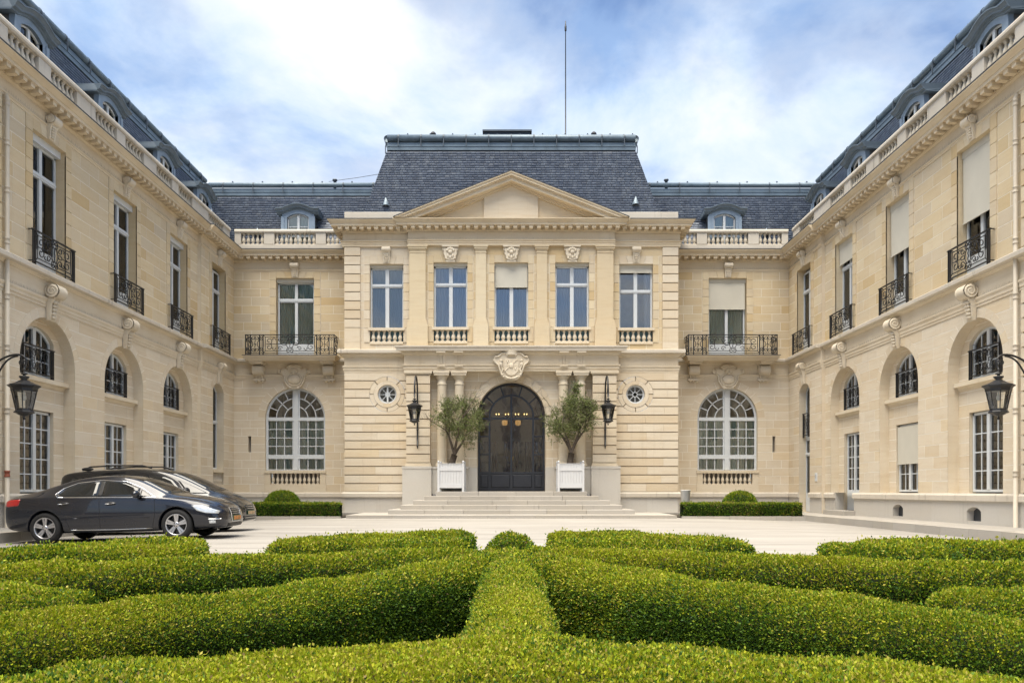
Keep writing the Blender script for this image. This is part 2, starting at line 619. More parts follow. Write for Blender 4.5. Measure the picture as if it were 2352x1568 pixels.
# ------------------------------------------------------------------ coursed stone walls
class Op:
    """an opening: half width as a function of height"""

    def __init__(s, uc, hw, v0, v1, kind='rect', rise=0.0, ring=0.0):
        s.uc, s.hw, s.v0, s.v1, s.kind, s.ring = uc, hw, v0, v1, kind, ring
        if kind == 'arch':
            s.vc, s.rad = v1 - hw, hw
        elif kind == 'seg':
            s.rad = (hw * hw + rise * rise) / (2 * rise)
            s.vc = v1 - s.rad
        elif kind == 'circ':
            s.vc, s.rad = (v0 + v1) / 2, hw
        s.spring = v1 if kind == 'rect' else (s.vc if kind != 'seg' else v1 - rise)

    def f(s, v, ring=True):
        g = s.ring if ring else 0.0
        if s.kind == 'circ':
            d = (s.rad + g) ** 2 - (v - s.vc) ** 2
            return math.sqrt(d) if d > 0 else 0.0
        if v < s.v0 or v > s.v1 + g:
            return 0.0
        if s.kind == 'rect' or v < s.spring:
            return s.hw
        d = (s.rad + g) ** 2 - (v - s.vc) ** 2
        if d <= 0:
            return 0.0
        w = math.sqrt(d)
        if s.kind == 'seg':
            st = math.atan2(s.spring - s.vc, s.hw)
            return min(w, s.hw + (v - s.spring) / max(0.05, math.tan(st)))
        return min(w, s.hw + g)

    def lo(s):
        return s.vc - s.rad - s.ring if s.kind == 'circ' else s.v0

    def hi(s):
        return s.v1 + s.ring

    def samples(s, a, b):
        vs = [a, b]
        for q in (s.lo(), s.hi(), s.spring):
            for e in (-1e-4, 1e-4):
                if a < q + e < b:
                    vs.append(q + e)
        if s.kind != 'rect':
            for k in range(25):
                t = PI * k / 24 - PI / 2
                q = s.vc + (s.rad + s.ring) * math.sin(t)
                if a < q < b and (q > s.spring or s.kind == 'circ'):
                    vs.append(q)
        return sorted(set(vs))

    def edge(s, a, b, side):
        return [(s.uc + side * s.f(v), v) for v in s.samples(a, b)]

    def outline(s):
        """opening outline without ring, counter-clockwise from bottom left"""
        if s.kind == 'circ':
            return [(s.uc + s.rad * math.cos(2 * PI * k / 32), s.vc + s.rad * math.sin(2 * PI * k / 32)) for k in range(32)]
        pts = [(s.uc - s.hw, s.v0), (s.uc + s.hw, s.v0)]
        if s.kind == 'rect':
            return pts + [(s.uc + s.hw, s.v1), (s.uc - s.hw, s.v1)]
        a0 = math.atan2(s.spring - s.vc, s.hw)
        n = 20
        return pts + [(s.uc + s.rad * math.cos(a0 + (PI - 2 * a0) * k / n), s.vc + s.rad * math.sin(a0 + (PI - 2 * a0) * k / n)) for k in range(n + 1)]


class Wall:
    """collects stones of one building; the largest in the picture become parts, the rest one mass"""

    def __init__(s, thing):
        s.thing = thing
        s.stones = []                      # (size, poly, y0, mat, M)
        s.core = {}
        s.cache = {}

    def stone(s, poly, proud, mat, M):
        us = [p[0] for p in poly]
        vs = [p[1] for p in poly]
        w, h = max(us) - min(us), max(vs) - min(vs)
        if w < 0.015 or h < 0.015:
            return
        c = M @ Vector(((max(us) + min(us)) / 2, 0, (max(vs) + min(vs)) / 2))
        nrm = -(M.to_3x3() @ Vector((0, 1, 0)))
        d = EYE - c
        size = w * h * max(0.0, nrm.dot(d.normalized())) / d.length_squared
        if not in_view(c):
            size = -1
        s.stones.append((size, poly, proud, mat, M))

    def core_poly(s, poly, mat, M, y=0.0):
        xc = (M @ Vector((poly[0][0], 0, 0))).x
        mb = s.core.setdefault((mat, 0 if abs(xc) < 4.41 else math.copysign(1, xc), round(M[1][3], 2), round(M[0][3], 2), poly[0][1] > 6.9), MB())
        mb.add([tuple(M @ Vector((u, y, v))) for u, v in poly], [tuple(range(len(poly)))])

    def courses(s, M, u0, u1, vs, ops=(), mat='ochre', length=0.95, jv=0.015, jh=0.015, proud=0.003, core='mortar',
                bands=(), seed=0, L0=None, R0=None):
        """rows between the heights vs; bands: (ua, ub, va, vb, extra) stand further out; ops: openings"""
        rr = random.Random(seed * 977 + 13)
        for ri in range(len(vs) - 1):
            a, b = vs[ri], vs[ri + 1]
            mids = (a + b) / 2
            rowops = sorted([o for o in ops if o.lo() < b - 1e-3 and o.hi() > a + 1e-3 and u0 < o.uc < u1], key=lambda o: o.uc)
            spans = []
            left = None
            for o in rowops:
                spans.append((left, o))
                left = o
            spans.append((left, None))
            for lo, ro in spans:
                ua = u0 if lo is None else lo.uc + max(lo.f(a + 1e-4), lo.f(b - 1e-4), lo.f(mids))
                ub = u1 if ro is None else ro.uc - max(ro.f(a + 1e-4), ro.f(b - 1e-4), ro.f(mids))
                if ub - ua < 0.03:
                    continue
                forced = sorted({q for bd in bands if bd[2] < mids < bd[3] for q in (bd[0], bd[1]) if ua + 0.08 < q < ub - 0.08})
                cuts = [ua] + forced + [ub]
                js = []
                for c0, c1 in zip(cuts[:-1], cuts[1:]):
                    seg = c1 - c0
                    n = max(1, round(seg / length))
                    st = seg / n
                    off = 0.0
                    inner = []
                    if n > 1 or seg > length * 0.9:
                        ph = 0.5 if ri % 2 else 0.0
                        k = 1
                        pos = c0 + st * (0.5 if ph and n >= 1 else 1.0)
                        while pos < c1 - 0.2:
                            if pos > c0 + 0.2:
                                inner.append(pos + rr.uniform(-0.06, 0.06) * st)
                            pos += st
                    js += [c0] + inner
                js.append(ub)
                for i in range(len(js) - 1):
                    p, q = js[i], js[i + 1]
                    first, last = i == 0, i == len(js) - 2
                    ex = sum(bd[4] for bd in bands if bd[0] - 1e-3 < (p + q) / 2 < bd[1] + 1e-3 and bd[2] < mids < bd[3])
                    Lp = lo.edge(a, b, 1) if first and lo is not None else [(p, a), (p, b)]
                    Rp = ro.edge(a, b, -1) if last and ro is not None else [(q, a), (q, b)]
                    s.core_poly(Rp + Lp[::-1], core, M)
                    li = 0.0 if first else jv / 2
                    rj = 0.0 if last else jv / 2
                    cl = lambda v: min(max(v, a + jh / 2), b - jh / 2)
                    poly = [(u - rj, cl(v)) for u, v in Rp] + [(u + li, cl(v)) for u, v in Lp[::-1]]
                    s.stone(poly, proud + ex, mat, M)

    def ring(s, M, op, n=11, width=None, mat='ochre', proud=0.004, j=0.014, core='mortar', a0=None):
        width = width or op.ring
        if op.kind == 'circ':
            st, sp = 0.0, 2 * PI
        else:
            st = math.atan2(op.spring - op.vc, op.hw)
            sp = PI - 2 * st
        for k in range(n):
            b0, b1 = st + sp * k / n, st + sp * (k + 1) / n
            pin = [(op.uc + op.rad * math.cos(b0 + (b1 - b0) * i / 3), op.vc + op.rad * math.sin(b0 + (b1 - b0) * i / 3)) for i in range(4)]
            r2 = op.rad + width
            pout = [(op.uc + r2 * math.cos(b0 + (b1 - b0) * i / 3), op.vc + r2 * math.sin(b0 + (b1 - b0) * i / 3)) for i in range(4)]
            s.core_poly(pout + pin[::-1], core, M)
            e = j / 2 / op.rad
            c0, c1 = b0 + e, b1 - e
            f = lambda r, i: (op.uc + r * math.cos(c0 + (c1 - c0) * i / 3), op.vc + r * math.sin(c0 + (c1 - c0) * i / 3))
            s.stone([f(r2 - 0.005, i) for i in range(4)] + [f(op.rad, i) for i in (3, 2, 1, 0)], proud, mat, M)

    def lintel(s, M, uc, hw, v0, v1, n=5, mat='ochre', proud=0.04, j=0.011, splay=0.16):
        """flat arch of wedge stones over a square-headed opening (fills hw either side, v0..v1)"""
        s.core_poly([(uc - hw, v0), (uc + hw, v0), (uc + hw, v1), (uc - hw, v1)], 'mortar', M)
        for k in range(n):
            t0, t1 = -1 + 2 * k / n, -1 + 2 * (k + 1) / n
            sp = lambda t: t * (hw - splay) if abs(t) < 0.999 else t * hw
            lo0, lo1 = sp(t0), sp(t1)
            hi0, hi1 = t0 * hw, t1 * hw
            s.stone([(uc + lo0 + j / 2, v0 + 0.001), (uc + lo1 - j / 2, v0 + 0.001), (uc + hi1 - j / 2, v1 - j / 2), (uc + hi0 + j / 2, v1 - j / 2)], proud, mat, M)

    def reveal(s, M, op, depth, mat='trim', y0=0.0, bottom=True):
        pts = op.outline()
        n = len(pts)
        mb = MB()
        vs = [(u, y0, v) for u, v in pts] + [(u, depth, v) for u, v in pts]
        fs = []
        for i in range(n):
            if i == 0 and not bottom and op.kind != 'circ':
                continue
            fs.append((i, (i + 1) % n, (i + 1) % n + n, i + n))
        mb.add(vs, fs)
        put('reveal', mb, mat, s.thing, M)

    def finish(s, limit=300):
        for (mat, *_), mb in s.core.items():
            put('wall', mb, mat, s.thing)
        order = sorted(s.stones, key=lambda q: -q[0])
        vis = [q for q in order if q[0] > 0][:limit]
        rest = order[len(vis):]
        for size, poly, proud, mat, M in vis:
            u0, v0 = min(p[0] for p in poly), min(p[1] for p in poly)
            key = (mat, proud, tuple((round(p[0] - u0, 3), round(p[1] - v0, 3)) for p in poly))
            me = s.cache.get(key)
            if me is None:
                mb = MB()
                mb.prism([(p[0] - u0, p[1] - v0) for p in poly], -proud, 0.004)
                me = s.cache[key] = mb.mesh('stone', mat)
            link('stone', me, s.thing, M @ TR(u0, 0, v0))
        groups = {}
        for q in rest:
            groups.setdefault(q[3], []).append(q)
        for mat, qs in groups.items():
            mb = MB()
            tint = []
            for size, poly, proud, mt, M in qs:
                mb.M = M
                k = len(mb.v)
                mb.prism(poly, -proud, 0.004)
                tint += [random.random()] * (len(mb.v) - k)
            mb.M = None
            me = mb.mesh('stonework', mat + '_j')
            at = me.attributes.new('tint', 'FLOAT', 'POINT')
            at.data.foreach_set('value', tint)
            tag(link('stonework', me, s.thing), kind='stuff')


def steps_between(a, b, h):
    n = max(1, round((b - a) / h))
    return [a + (b - a) * i / n for i in range(n + 1)]


# ------------------------------------------------------------------ windows
def pane_mesh(poly, y):
    mb = MB()
    mb.prism(poly, y, y + 0.006, back=True)
    return mb


def curtain_mesh(u0, u1, v0, v1, y, pleat=0.11, depth=0.03, seed=0):
    rr = random.Random(seed)
    n = max(6, int((u1 - u0) / pleat * 6))
    mb = MB()
    vs = []
    ph = rr.uniform(0, 6)
    amp = [rr.uniform(0.6, 1.3) for _ in range(n + 1)]
    for z in (v0, (v0 + v1) / 2, v1):
        for i in range(n + 1):
            u = u0 + (u1 - u0) * i / n
            vs.append((u, y + depth * amp[i] * math.sin(ph + 2 * PI * (u - u0) / pleat + 0.6 * math.sin(u * 9)), z))
    fs = [(j * (n + 1) + i, j * (n + 1) + i + 1, (j + 1) * (n + 1) + i + 1, (j + 1) * (n + 1) + i) for j in range(2) for i in range(n)]
    mb.add(vs, fs, True)
    return mb


def room(parent, M, uc, hw, v0, v1, y, depth=1.6, mat='room_dark'):
    mb = MB()
    x0, x1, y1 = uc - hw, uc + hw, y + depth
    mb.add([(x0, y, v0), (x1, y, v0), (x1, y1, v0), (x0, y1, v0), (x0, y, v1), (x1, y, v1), (x1, y1, v1), (x0, y1, v1)],
           [(0, 3, 7, 4), (1, 5, 6, 2), (3, 2, 6, 7), (0, 1, 2, 3), (4, 7, 6, 5)])
    put('room', mb, mat, parent, M)


def window(parent, M, uc, v0, v1, hw, y, transom=None, cols=1, rows=(1, 1), kind='rect', rise=0.0, glass='glass', curtain='curtain_grey',
           cur=(1, 1), fr=0.07, mull=0.13, mun=0.032, tbar=0.15, kick=0.0, seed=0, gap=0.09, name='window', dark='room_dark', solid=False):
    """two-leaf casement; rows=(below transom, above)"""
    op = Op(uc, hw, v0, v1, kind, rise)
    f = MB()
    top = (lambda u: op.vc + math.sqrt(max(1e-6, (op.rad - fr) ** 2 - (u - uc) ** 2))) if kind != 'rect' else (lambda u: v1 - fr)
    d0, d1 = y - 0.05, y + 0.04
    f.box(uc - hw, uc - hw + fr, d0, d1, v0, op.spring)
    f.box(uc + hw - fr, uc + hw, d0, d1, v0, op.spring)
    f.box(uc - hw + fr, uc + hw - fr, d0, d1, v0, v0 + fr + kick)
    if kind == 'rect':
        f.box(uc - hw, uc + hw, d0, d1, v1 - fr, v1)
    else:
        a0 = math.atan2(op.spring - op.vc, hw)
        f.arcbar(uc, op.vc, op.rad - fr, op.rad, a0, PI - a0, d0, d1, 18)
    f.box(uc - mull / 2, uc + mull / 2, d0 - 0.02, d1, v0 + fr + kick, top(uc) + 0.01)
    if transom:
        f.box(uc - hw + fr, uc + hw - fr, d0 - 0.035, d1, transom - tbar / 2, transom + tbar / 2)
        f.box(uc - hw + fr, uc + hw - fr, d0 - 0.055, d0 - 0.035, transom - tbar / 6, transom + tbar / 6)
    zs_all = []
    z_low = v0 + fr + kick
    zt = top(uc + hw * 0.5) if kind != 'rect' else v1 - fr
    if transom:
        zs_all.append([z_low + (transom - tbar / 2 - z_low) * i / rows[0] for i in range(rows[0] + 1)])
        zs_all.append([transom + tbar / 2 + (zt - transom - tbar / 2) * i / rows[1] for i in range(rows[1] + 1)])
    else:
        zs_all.append([z_low + (zt - z_low) * i / rows[0] for i in range(rows[0] + 1)])
    win = None
    panes = []
    for side in (-1, 1):
        ua = uc + (mull / 2 if side > 0 else -hw + fr)
        ub = uc + (hw - fr if side > 0 else -mull / 2)
        us = [ua + (ub - ua) * i / cols for i in range(cols + 1)]
        for u in us[1:-1]:
            f.box(u - mun / 2, u + mun / 2, d0 + 0.02, d1 - 0.01, z_low, top(u) + 0.01)
        for gi, zs in enumerate(zs_all):
            lastg = gi == len(zs_all) - 1
            for z in zs[1:-1]:
                if kind != 'rect' and lastg and z > op.spring:
                    w = math.sqrt(max(0.0, (op.rad - fr) ** 2 - (z - op.vc) ** 2))
                    x0, x1 = max(ua, uc - w), min(ub, uc + w)
                else:
                    x0, x1 = ua, ub
                if x1 - x0 > 0.05:
                    f.box(x0, x1, d0 + 0.025, d1 - 0.012, z - mun / 2, z + mun / 2)
            for i in range(cols):
                for k in range(len(zs) - 1):
                    p, q, a, b = us[i], us[i + 1], zs[k], zs[k + 1]
                    if kind != 'rect' and lastg and (b > op.spring):
                        n = 6
                        hi = []
                        lastk = k == len(zs) - 2
                        for t in range(n + 1):
                            u = q + (p - q) * t / n
                            hi.append((u, max(a, top(u) if lastk else min(b, top(u)))))
                        if max(h[1] for h in hi) - a < 0.03:
                            continue
                        panes.append([(p, a), (q, a)] + hi)
                    else:
                        panes.append([(p, a), (q, a), (q, b), (p, b)])
    win = put(name, f, 'white_paint', parent, M)
    for poly in panes:
        put('pane', pane_mesh(poly, y - 0.012), glass, win, M)
    if curtain:
        hwc = hw - 0.02
        for side in (0, 1):
            cfrac = cur[side]
            if cfrac <= 0:
                continue
            w = hwc * cfrac
            a, b = (uc - hwc, uc - hwc + w) if side == 0 else (uc + hwc - w, uc + hwc)
            zt2 = v1 if kind == 'rect' else v1 - 0.02
            put('curtain', curtain_mesh(a, b, v0 + 0.03, zt2, y + gap, seed=seed + side), curtain, win, M)
    if not solid:
        room(win, M, uc, hw + 0.12, v0 - 0.05, v1 + 0.2, y + 0.045, mat=dark)
    return win


def fan_window(parent, M, uc, v0, v1, hw, y, seed=0):
    """large round-headed window with fan light"""
    op = Op(uc, hw, v0, v1, 'arch')
    vs = op.vc
    f = MB()
    fr = 0.10
    d0, d1 = y - 0.06, y + 0.04
    mull = 0.34
    f.box(uc - hw, uc - hw + fr, d0, d1, v0, vs)
    f.box(uc + hw - fr, uc + hw, d0, d1, v0, vs)
    f.arcbar(uc, vs, hw - fr, hw, 0, PI, d0, d1, 28)
    f.box(uc - mull / 2, uc + mull / 2, d0 + 0.01, d1, v0, v1 - fr * 0.6)
    f.box(uc - 0.10, uc + 0.10, d0 - 0.042, d0 + 0.012, v0 + 0.003, v1 - fr * 0.62)
    f.box(uc - hw + fr, uc + hw - fr, d0 - 0.03, d1, vs - 0.13, vs + 0.03)
    lowbar = v0 + 0.62
    f.box(uc - hw + fr, uc + hw - fr, d0 - 0.03, d1, lowbar - 0.1, lowbar + 0.09)
    f.box(uc - hw + fr, uc + hw - fr, d0, d1, v0, v0 + 0.04)
    panes = []
    mun = 0.04
    zs = [lowbar + 0.09 + (vs - 0.13 - lowbar - 0.09) * i / 4 for i in range(5)]
    zl = [v0 + 0.04, lowbar - 0.1]
    for side in (-1, 1):
        ua = uc + (mull / 2 if side > 0 else -hw + fr)
        ub = uc + (hw - fr if side > 0 else -mull / 2)
        us = [ua + (ub - ua) * i / 3 for i in range(4)]
        for u in us[1:-1]:
            f.box(u - mun / 2, u + mun / 2, d0 + 0.02, d1 - 0.01, v0 + 0.04, vs - 0.13)
        for z in zs[1:-1]:
            f.box(ua, ub, d0 + 0.025, d1 - 0.012, z - mun / 2, z + mun / 2)
        for i in range(3):
            for a, b in list(zip(zs[:-1], zs[1:])) + [tuple(zl)]:
                panes.append([(us[i], a), (us[i + 1], a), (us[i + 1], b), (us[i], b)])
        # fan
        r0, r1, r2 = 0.30 * hw + 0.12, 0.62 * hw + 0.06, hw - fr
        zf = vs + 0.03
        cx = mull / 2

        def P(r, a):
            x, z = r * math.cos(a), r * math.sin(a)
            return x, z
        for r in (r0, r1):
            amin, amax = math.asin(0.03 / r), math.acos(min(1, cx / r))
            if side > 0:
                f.arcbar(uc, vs, r - mun / 2, r + mun / 2, amin, amax, d0 + 0.02, d1 - 0.01, 8)
            else:
                f.arcbar(uc, vs, r - mun / 2, r + mun / 2, PI - amax, PI - amin, d0 + 0.02, d1 - 0.01, 8)
        for ang, ra, rb in ((R(45), r0, r1), (R(22), r1, r2), (R(45), r1, r2), (R(66), r1, r2)):
            (x0, z0), (x1, z1) = P(ra, ang), P(rb, ang)
            nx, nz = -math.sin(ang) * mun / 2, math.cos(ang) * mun / 2
            poly = [(x0 - nx, z0 - nz), (x1 - nx, z1 - nz), (x1 + nx, z1 + nz), (x0 + nx, z0 + nz)]
            poly = [(uc + side * x, vs + z) for x, z in poly]
            if side < 0:
                poly = poly[::-1]
            f.prism(poly, d0 + 0.02, d1 - 0.01)
        cells = [(0.0, r0, 0, 90), (r0, r1, 0, 45), (r0, r1, 45, 90), (r1, r2, 0, 22), (r1, r2, 22, 45), (r1, r2, 45, 66), (r1, r2, 66, 90)]
        for ra, rb, a, b in cells:
            a, b = R(a), R(b)
            out = []
            for t in range(7):
                x, z = P(rb, a + (b - a) * t / 6)
                out.append((max(x, cx), max(z, 0.03)))
            if ra == 0.0:
                out.append((cx, 0.03))
            else:
                for t in range(6, -1, -1):
                    x, z = P(ra, a + (b - a) * t / 6)
                    out.append((max(x, cx), max(z, 0.03)))
            out = [(uc + side * x, vs + z) for x, z in out]
            if side < 0:
                out = out[::-1]
            panes.append(out)
    win = put('window', f, 'white_paint', parent, M)
    for p in panes:
        put('pane', pane_mesh(p, y - 0.012), 'glass', win, M)
    for s, (a, b) in enumerate(((uc - hw, uc - 0.05), (uc + 0.05, uc + hw))):
        put('curtain', curtain_mesh(a, b, v0, vs - 0.02, y + 0.11, 0.16, 0.03, seed + s), 'curtain_green', win, M)
    room(win, M, uc, hw + 0.3, v0, v1 + 0.1, y + 0.06, 3.5, 'room_grey')
    return win


def blind(win, M, uc, hw, v0, v1, y):
    mb = MB()
    n = 10
    vs, fs = [], []
    for j in range(5):
        for i in range(n + 1):
            t = i / n
            z = v1 + (v0 - v1) * j / 4
            sag = 0.012 * math.sin(t * PI * 3 + 1) * (j / 4) ** 2
            vs.append((uc - hw + 2 * hw * t, y + sag, z))
    fs = [(j * (n + 1) + i, (j + 1) * (n + 1) + i, (j + 1) * (n + 1) + i + 1, j * (n + 1) + i + 1) for j in range(4) for i in range(n)]
    mb.add(vs, fs, True)
    mb.box(uc - hw, uc + hw, y - 0.02, y + 0.015, v0 - 0.035, v0)
    put('roller_blind', mb, 'blind', win, M)


# ------------------------------------------------------------------ wrought iron railings
def spiral(cx, cz, r0, r1, a0, a1, n=18):
    return [(cx + (r0 + (r1 - r0) * i / n) * math.cos(a0 + (a1 - a0) * i / n), cz + (r0 + (r1 - r0) * i / n) * math.sin(a0 + (a1 - a0) * i / n)) for i in range(n + 1)]


def cscroll(cx, cz, w, h, side):
    """C-shaped scroll opening to side, curled in at both ends"""
    pts = []
    r = h * 0.23
    c = [(cx - side * w * 0.32, cz + h * 0.22), (cx - side * w * 0.32, cz - h * 0.22)]
    up = spiral(cx, cz + h * 0.24, 0.28 * h * 0.35, 0.26 * h, R(-200), R(180), 22)
    up = [(cx + (x - cx) * side * (w / h) * 1.3, z) for x, z in up]
    dn = [(x, 2 * cz - z) for x, z in up][::-1]
    return up + dn


def panel_lines(w, h):
    """polylines of the central scroll panel, centred on 0, z 0..h"""
    L = []
    m = 0.085 * h / 0.9 + 0.02
    x1 = w / 2
    L.append([(-x1 + m, m), (-0.13, m)])
    L.append([(x1 - m, m), (0.13, m)])
    L.append([(-x1 + m, h - m), (-0.13, h - m)])
    L.append([(x1 - m, h - m), (0.13, h - m)])
    for s in (-1, 1):
        L.append([(s * (x1 - m), m), (s * (x1 - m), h - m)])
        for t in (0, 1):
            z = (lambda q: q) if t == 0 else (lambda q: h - q)
            L.append([(s * x1, z(0)), (s * (x1 - m), z(m))])
            sp = spiral(0.075, 0.10, 0.022, 0.085, R(-40), R(420), 22)
            L.append([(s * x, z(q)) for x, q in sp])
            # pair of leaf curls round the oval
            L.append([(s * (0.05 + 0.09 * k / 6), z(0.17 + 0.05 * math.sin(k / 6 * PI))) for k in range(7)])
            # large curls of the side scrolls
            bx = x1 - m - 0.17
            sp = spiral(bx, h * 0.5 - 0.13, 0.035, 0.15, R(120), R(-260), 22)
            L.append([(s * x, z(q)) for x, q in sp])
            sp2 = spiral(bx - 0.20, h * 0.5 - 0.19, 0.02, 0.10, R(60), R(-190), 16)
            L.append([(s * x, z(q)) for x, q in sp2])
            cx = 0.13 + (bx - 0.33) * 0.5
            sp3 = spiral(cx, h * 0.5 - 0.2, 0.02, 0.11, R(150), R(-170) + R(700), 24)
            L.append([(s * x, z(q)) for x, q in sp3])
        ov = [(s * (0.26 + 0.10 * math.cos(2 * PI * k / 14)), h / 2 + 0.055 * math.sin(2 * PI * k / 14)) for k in range(15)]
        L.append(ov)
        L.append([(s * 0.36, h / 2), (s * (x1 - m - 0.05), h / 2)])
    L.append([(0.155 * math.cos(2 * PI * k / 24), h / 2 + 0.20 * math.sin(2 * PI * k / 24)) for k in range(25)])
    L.append([(0.012 * math.sin(k * 1.4), h / 2 - 0.2 + 0.4 * k / 12) for k in range(13)])
    return L


def lyre_lines(w, h):
    L = []
    for s in (-1, 1):
        for t in (0, 1):
            z = (lambda q: q) if t == 0 else (lambda q: h - q)
            sp = spiral(w * 0.25, 0.13, 0.025, w * 0.24, R(200), R(-120) + R(720), 24)
            L.append([(s * x, z(q)) for x, q in sp])
            L.append([(s * w * 0.44, z(0.13)), (s * w * 0.42, z(0.26)), (s * w * 0.27, z(0.33)), (s * w * 0.27, z(h * 0.5))])
    L.append([(0.012 * math.sin(k * 1.3), 0.12 + (h - 0.24) * k / 14) for k in range(15)])
    L.append([(-0.06, h * 0.46), (-0.04, h * 0.5), (0, h * 0.47), (0.04, h * 0.5), (0.06, h * 0.46)])
    return L


IRON_CACHE = {}


def scroll_parts(parent, M, key, lines, r=0.0155):
    if key not in IRON_CACHE:
        ms = []
        for ln in lines:
            mb = MB()
            mb.tube([(x, 0, z) for x, z in ln], r, 5)
            ms.append(mb.mesh('scroll', 'iron'))
        IRON_CACHE[key] = ms
    for me in IRON_CACHE[key]:
        link('scroll', me, parent, M)


def railing(parent, M, uc, hw, v0, h, y, name='balcony_railing', returns=0.0, r=0.0145):
    """flat railing in front of a window, with short returns to the wall"""
    f = MB()
    f.box(uc - hw - 0.05, uc + hw + 0.05, y - 0.025, y + 0.025, v0 + h - 0.032, v0 + h)
    f.box(uc - hw, uc + hw, y - 0.016, y + 0.016, v0 + 0.068, v0 + 0.098)
    if returns:
        for s in (-1, 1):
            x = uc + s * hw
            f.box(x - 0.02, x + 0.02, y + 0.022, y + returns, v0 + h - 0.022, v0 + h)
            f.box(x - 0.01, x + 0.01, y + 0.012, y + returns, v0 + 0.075, v0 + 0.098)
    rl = put(name, f, 'iron', parent, M)
    for x in (uc - hw, uc + hw, uc - hw + 0.09, uc + hw - 0.09):
        p = MB()
        p.box(x - 0.018, x + 0.018, y - 0.018, y + 0.018, v0 - 0.02, v0 + h - 0.022)
        put('post', p, 'iron', rl, M)
    w = 2 * hw - 0.18
    hh = h - 0.12
    scroll_parts(rl, M @ TR(uc, y, v0 + 0.098), ('panel', round(w, 2), round(hh, 2)), panel_lines(w, hh), r)
    return rl

# ------------------------------------------------------------------ mouldings, balustrades, carving, roofs
BAL_PROF = [(0.30, 0.0), (0.30, 0.07), (0.19, 0.11), (0.20, 0.15), (0.33, 0.27), (0.37, 0.36), (0.31, 0.48), (0.19, 0.64), (0.15, 0.76), (0.16, 0.82),
            (0.25, 0.85), (0.25, 0.885), (0.19, 0.90), (0.30, 0.94), (0.30, 1.0)]
SHARED = {}


def shared(key, fn, mat, name):
    if key not in SHARED:
        mb = MB()
        fn(mb)
        SHARED[key] = mb.mesh(name, mat)
    return SHARED[key]


def baluster_me(h, w, mat='carved'):
    return shared(('bal', round(h, 3), round(w, 3), mat), lambda mb: (mb.lathe([(r * w / 0.74, z * h) for r, z in BAL_PROF[1:-1]], n=12),
                  mb.cbox((0, 0, 0.03 * h), 0.62 * w / 0.74, 0.62 * w / 0.74, 0.07 * h), mb.cbox((0, 0, 0.975 * h), 0.6 * w / 0.74, 0.6 * w / 0.74, 0.05 * h)), mat, 'baluster')


def balusters(parent, M, u0, u1, v0, v1, y, pitch=0.2, w=0.165, mat='carved'):
    n = max(1, round((u1 - u0) / pitch))
    me = baluster_me(v1 - v0, w, mat)
    for i in range(n):
        link('baluster', me, parent, M @ TR(u0 + (u1 - u0) * (i + 0.5) / n, y, v0))


CORNICE = [(0.0, -0.44), (0.02, -0.44), (0.05, -0.40), (0.06, -0.37), (0.06, -0.30), (0.13, -0.29), (0.13, -0.245), (0.42, -0.245), (0.42, -0.15), (0.44, -0.145),
           (0.46, -0.12), (0.52, -0.05), (0.55, -0.03), (0.55, 0.0), (0.0, 0.02)]


def cornice(parent, M, u0, u1, ztop, k0=0, k1=0, o=0.0, mod=0.33, name='cornice', mat='trim_up', spikes=True, gut=True):
    """bed mould with dentils, modillions, corona; returns the cornice object"""
    mb = MB()
    mb.extr([(p + (o if p > 0 else 0), z + ztop) for p, z in CORNICE], u0, u1, k0, k1)
    c = put(name, mb, mat, parent, M)
    if gut:
        g = MB()
        g.extr([(0.0, ztop + 0.022), (0.56 + o, ztop + 0.004), (0.565 + o, ztop + 0.03), (0.55 + o, ztop + 0.04), (0.0, ztop + 0.06)], u0, u1, k0, k1)
        put('gutter_edge', g, 'lead', c, M)
    d = MB()
    a, b = u0 + k0 * 0.10, u1 - k1 * 0.10
    n = int((b - a) / 0.075)
    for i in range(n):
        x = a + (b - a) * (i + 0.5) / n
        d.box(x - 0.023, x + 0.023, -0.115 - o, -0.055 - o, ztop - 0.365, ztop - 0.302)
    tag(put('dentils', d, mat, c, M), kind='stuff')
    me = shared(('mod', mat), lambda q: (q.box(-0.085, 0.085, -0.25, 0, 0.02, 0.112), q.box(-0.10, 0.10, -0.27, 0, 0.112, 0.138), q.box(-0.07, 0.07, -0.2, 0, 0.0, 0.02)), mat, 'modillion')
    a, b = u0 + k0 * 0.28, u1 - k1 * 0.28
    n = max(1, round((b - a) / mod))
    cnt = 0
    for i in range(n):
        x = a + (b - a) * (i + 0.5) / n
        M2 = M @ TR(x, -0.128 - o, ztop - 0.385)
        link('modillion', me, c, M2)
    return c


def spikes_row(parent, M, u0, u1, v, y, h=0.10, pitch=0.045):
    """bird spikes along a ledge: thin upright needles"""
    n = int((u1 - u0) / pitch)
    mb = MB()
    for i in range(n):
        x = u0 + (u1 - u0) * (i + 0.5) / n
        dx, dy = random.uniform(-0.02, 0.02), random.uniform(-0.05, 0.02)
        mb.add([(x - 0.0022, y, v), (x + 0.0022, y, v), (x, y + 0.004, v), (x + dx, y + dy, v + h)], [(0, 1, 3), (1, 2, 3), (2, 0, 3)])
    tag(put('bird_spikes', mb, 'lead', parent, M), kind='stuff')


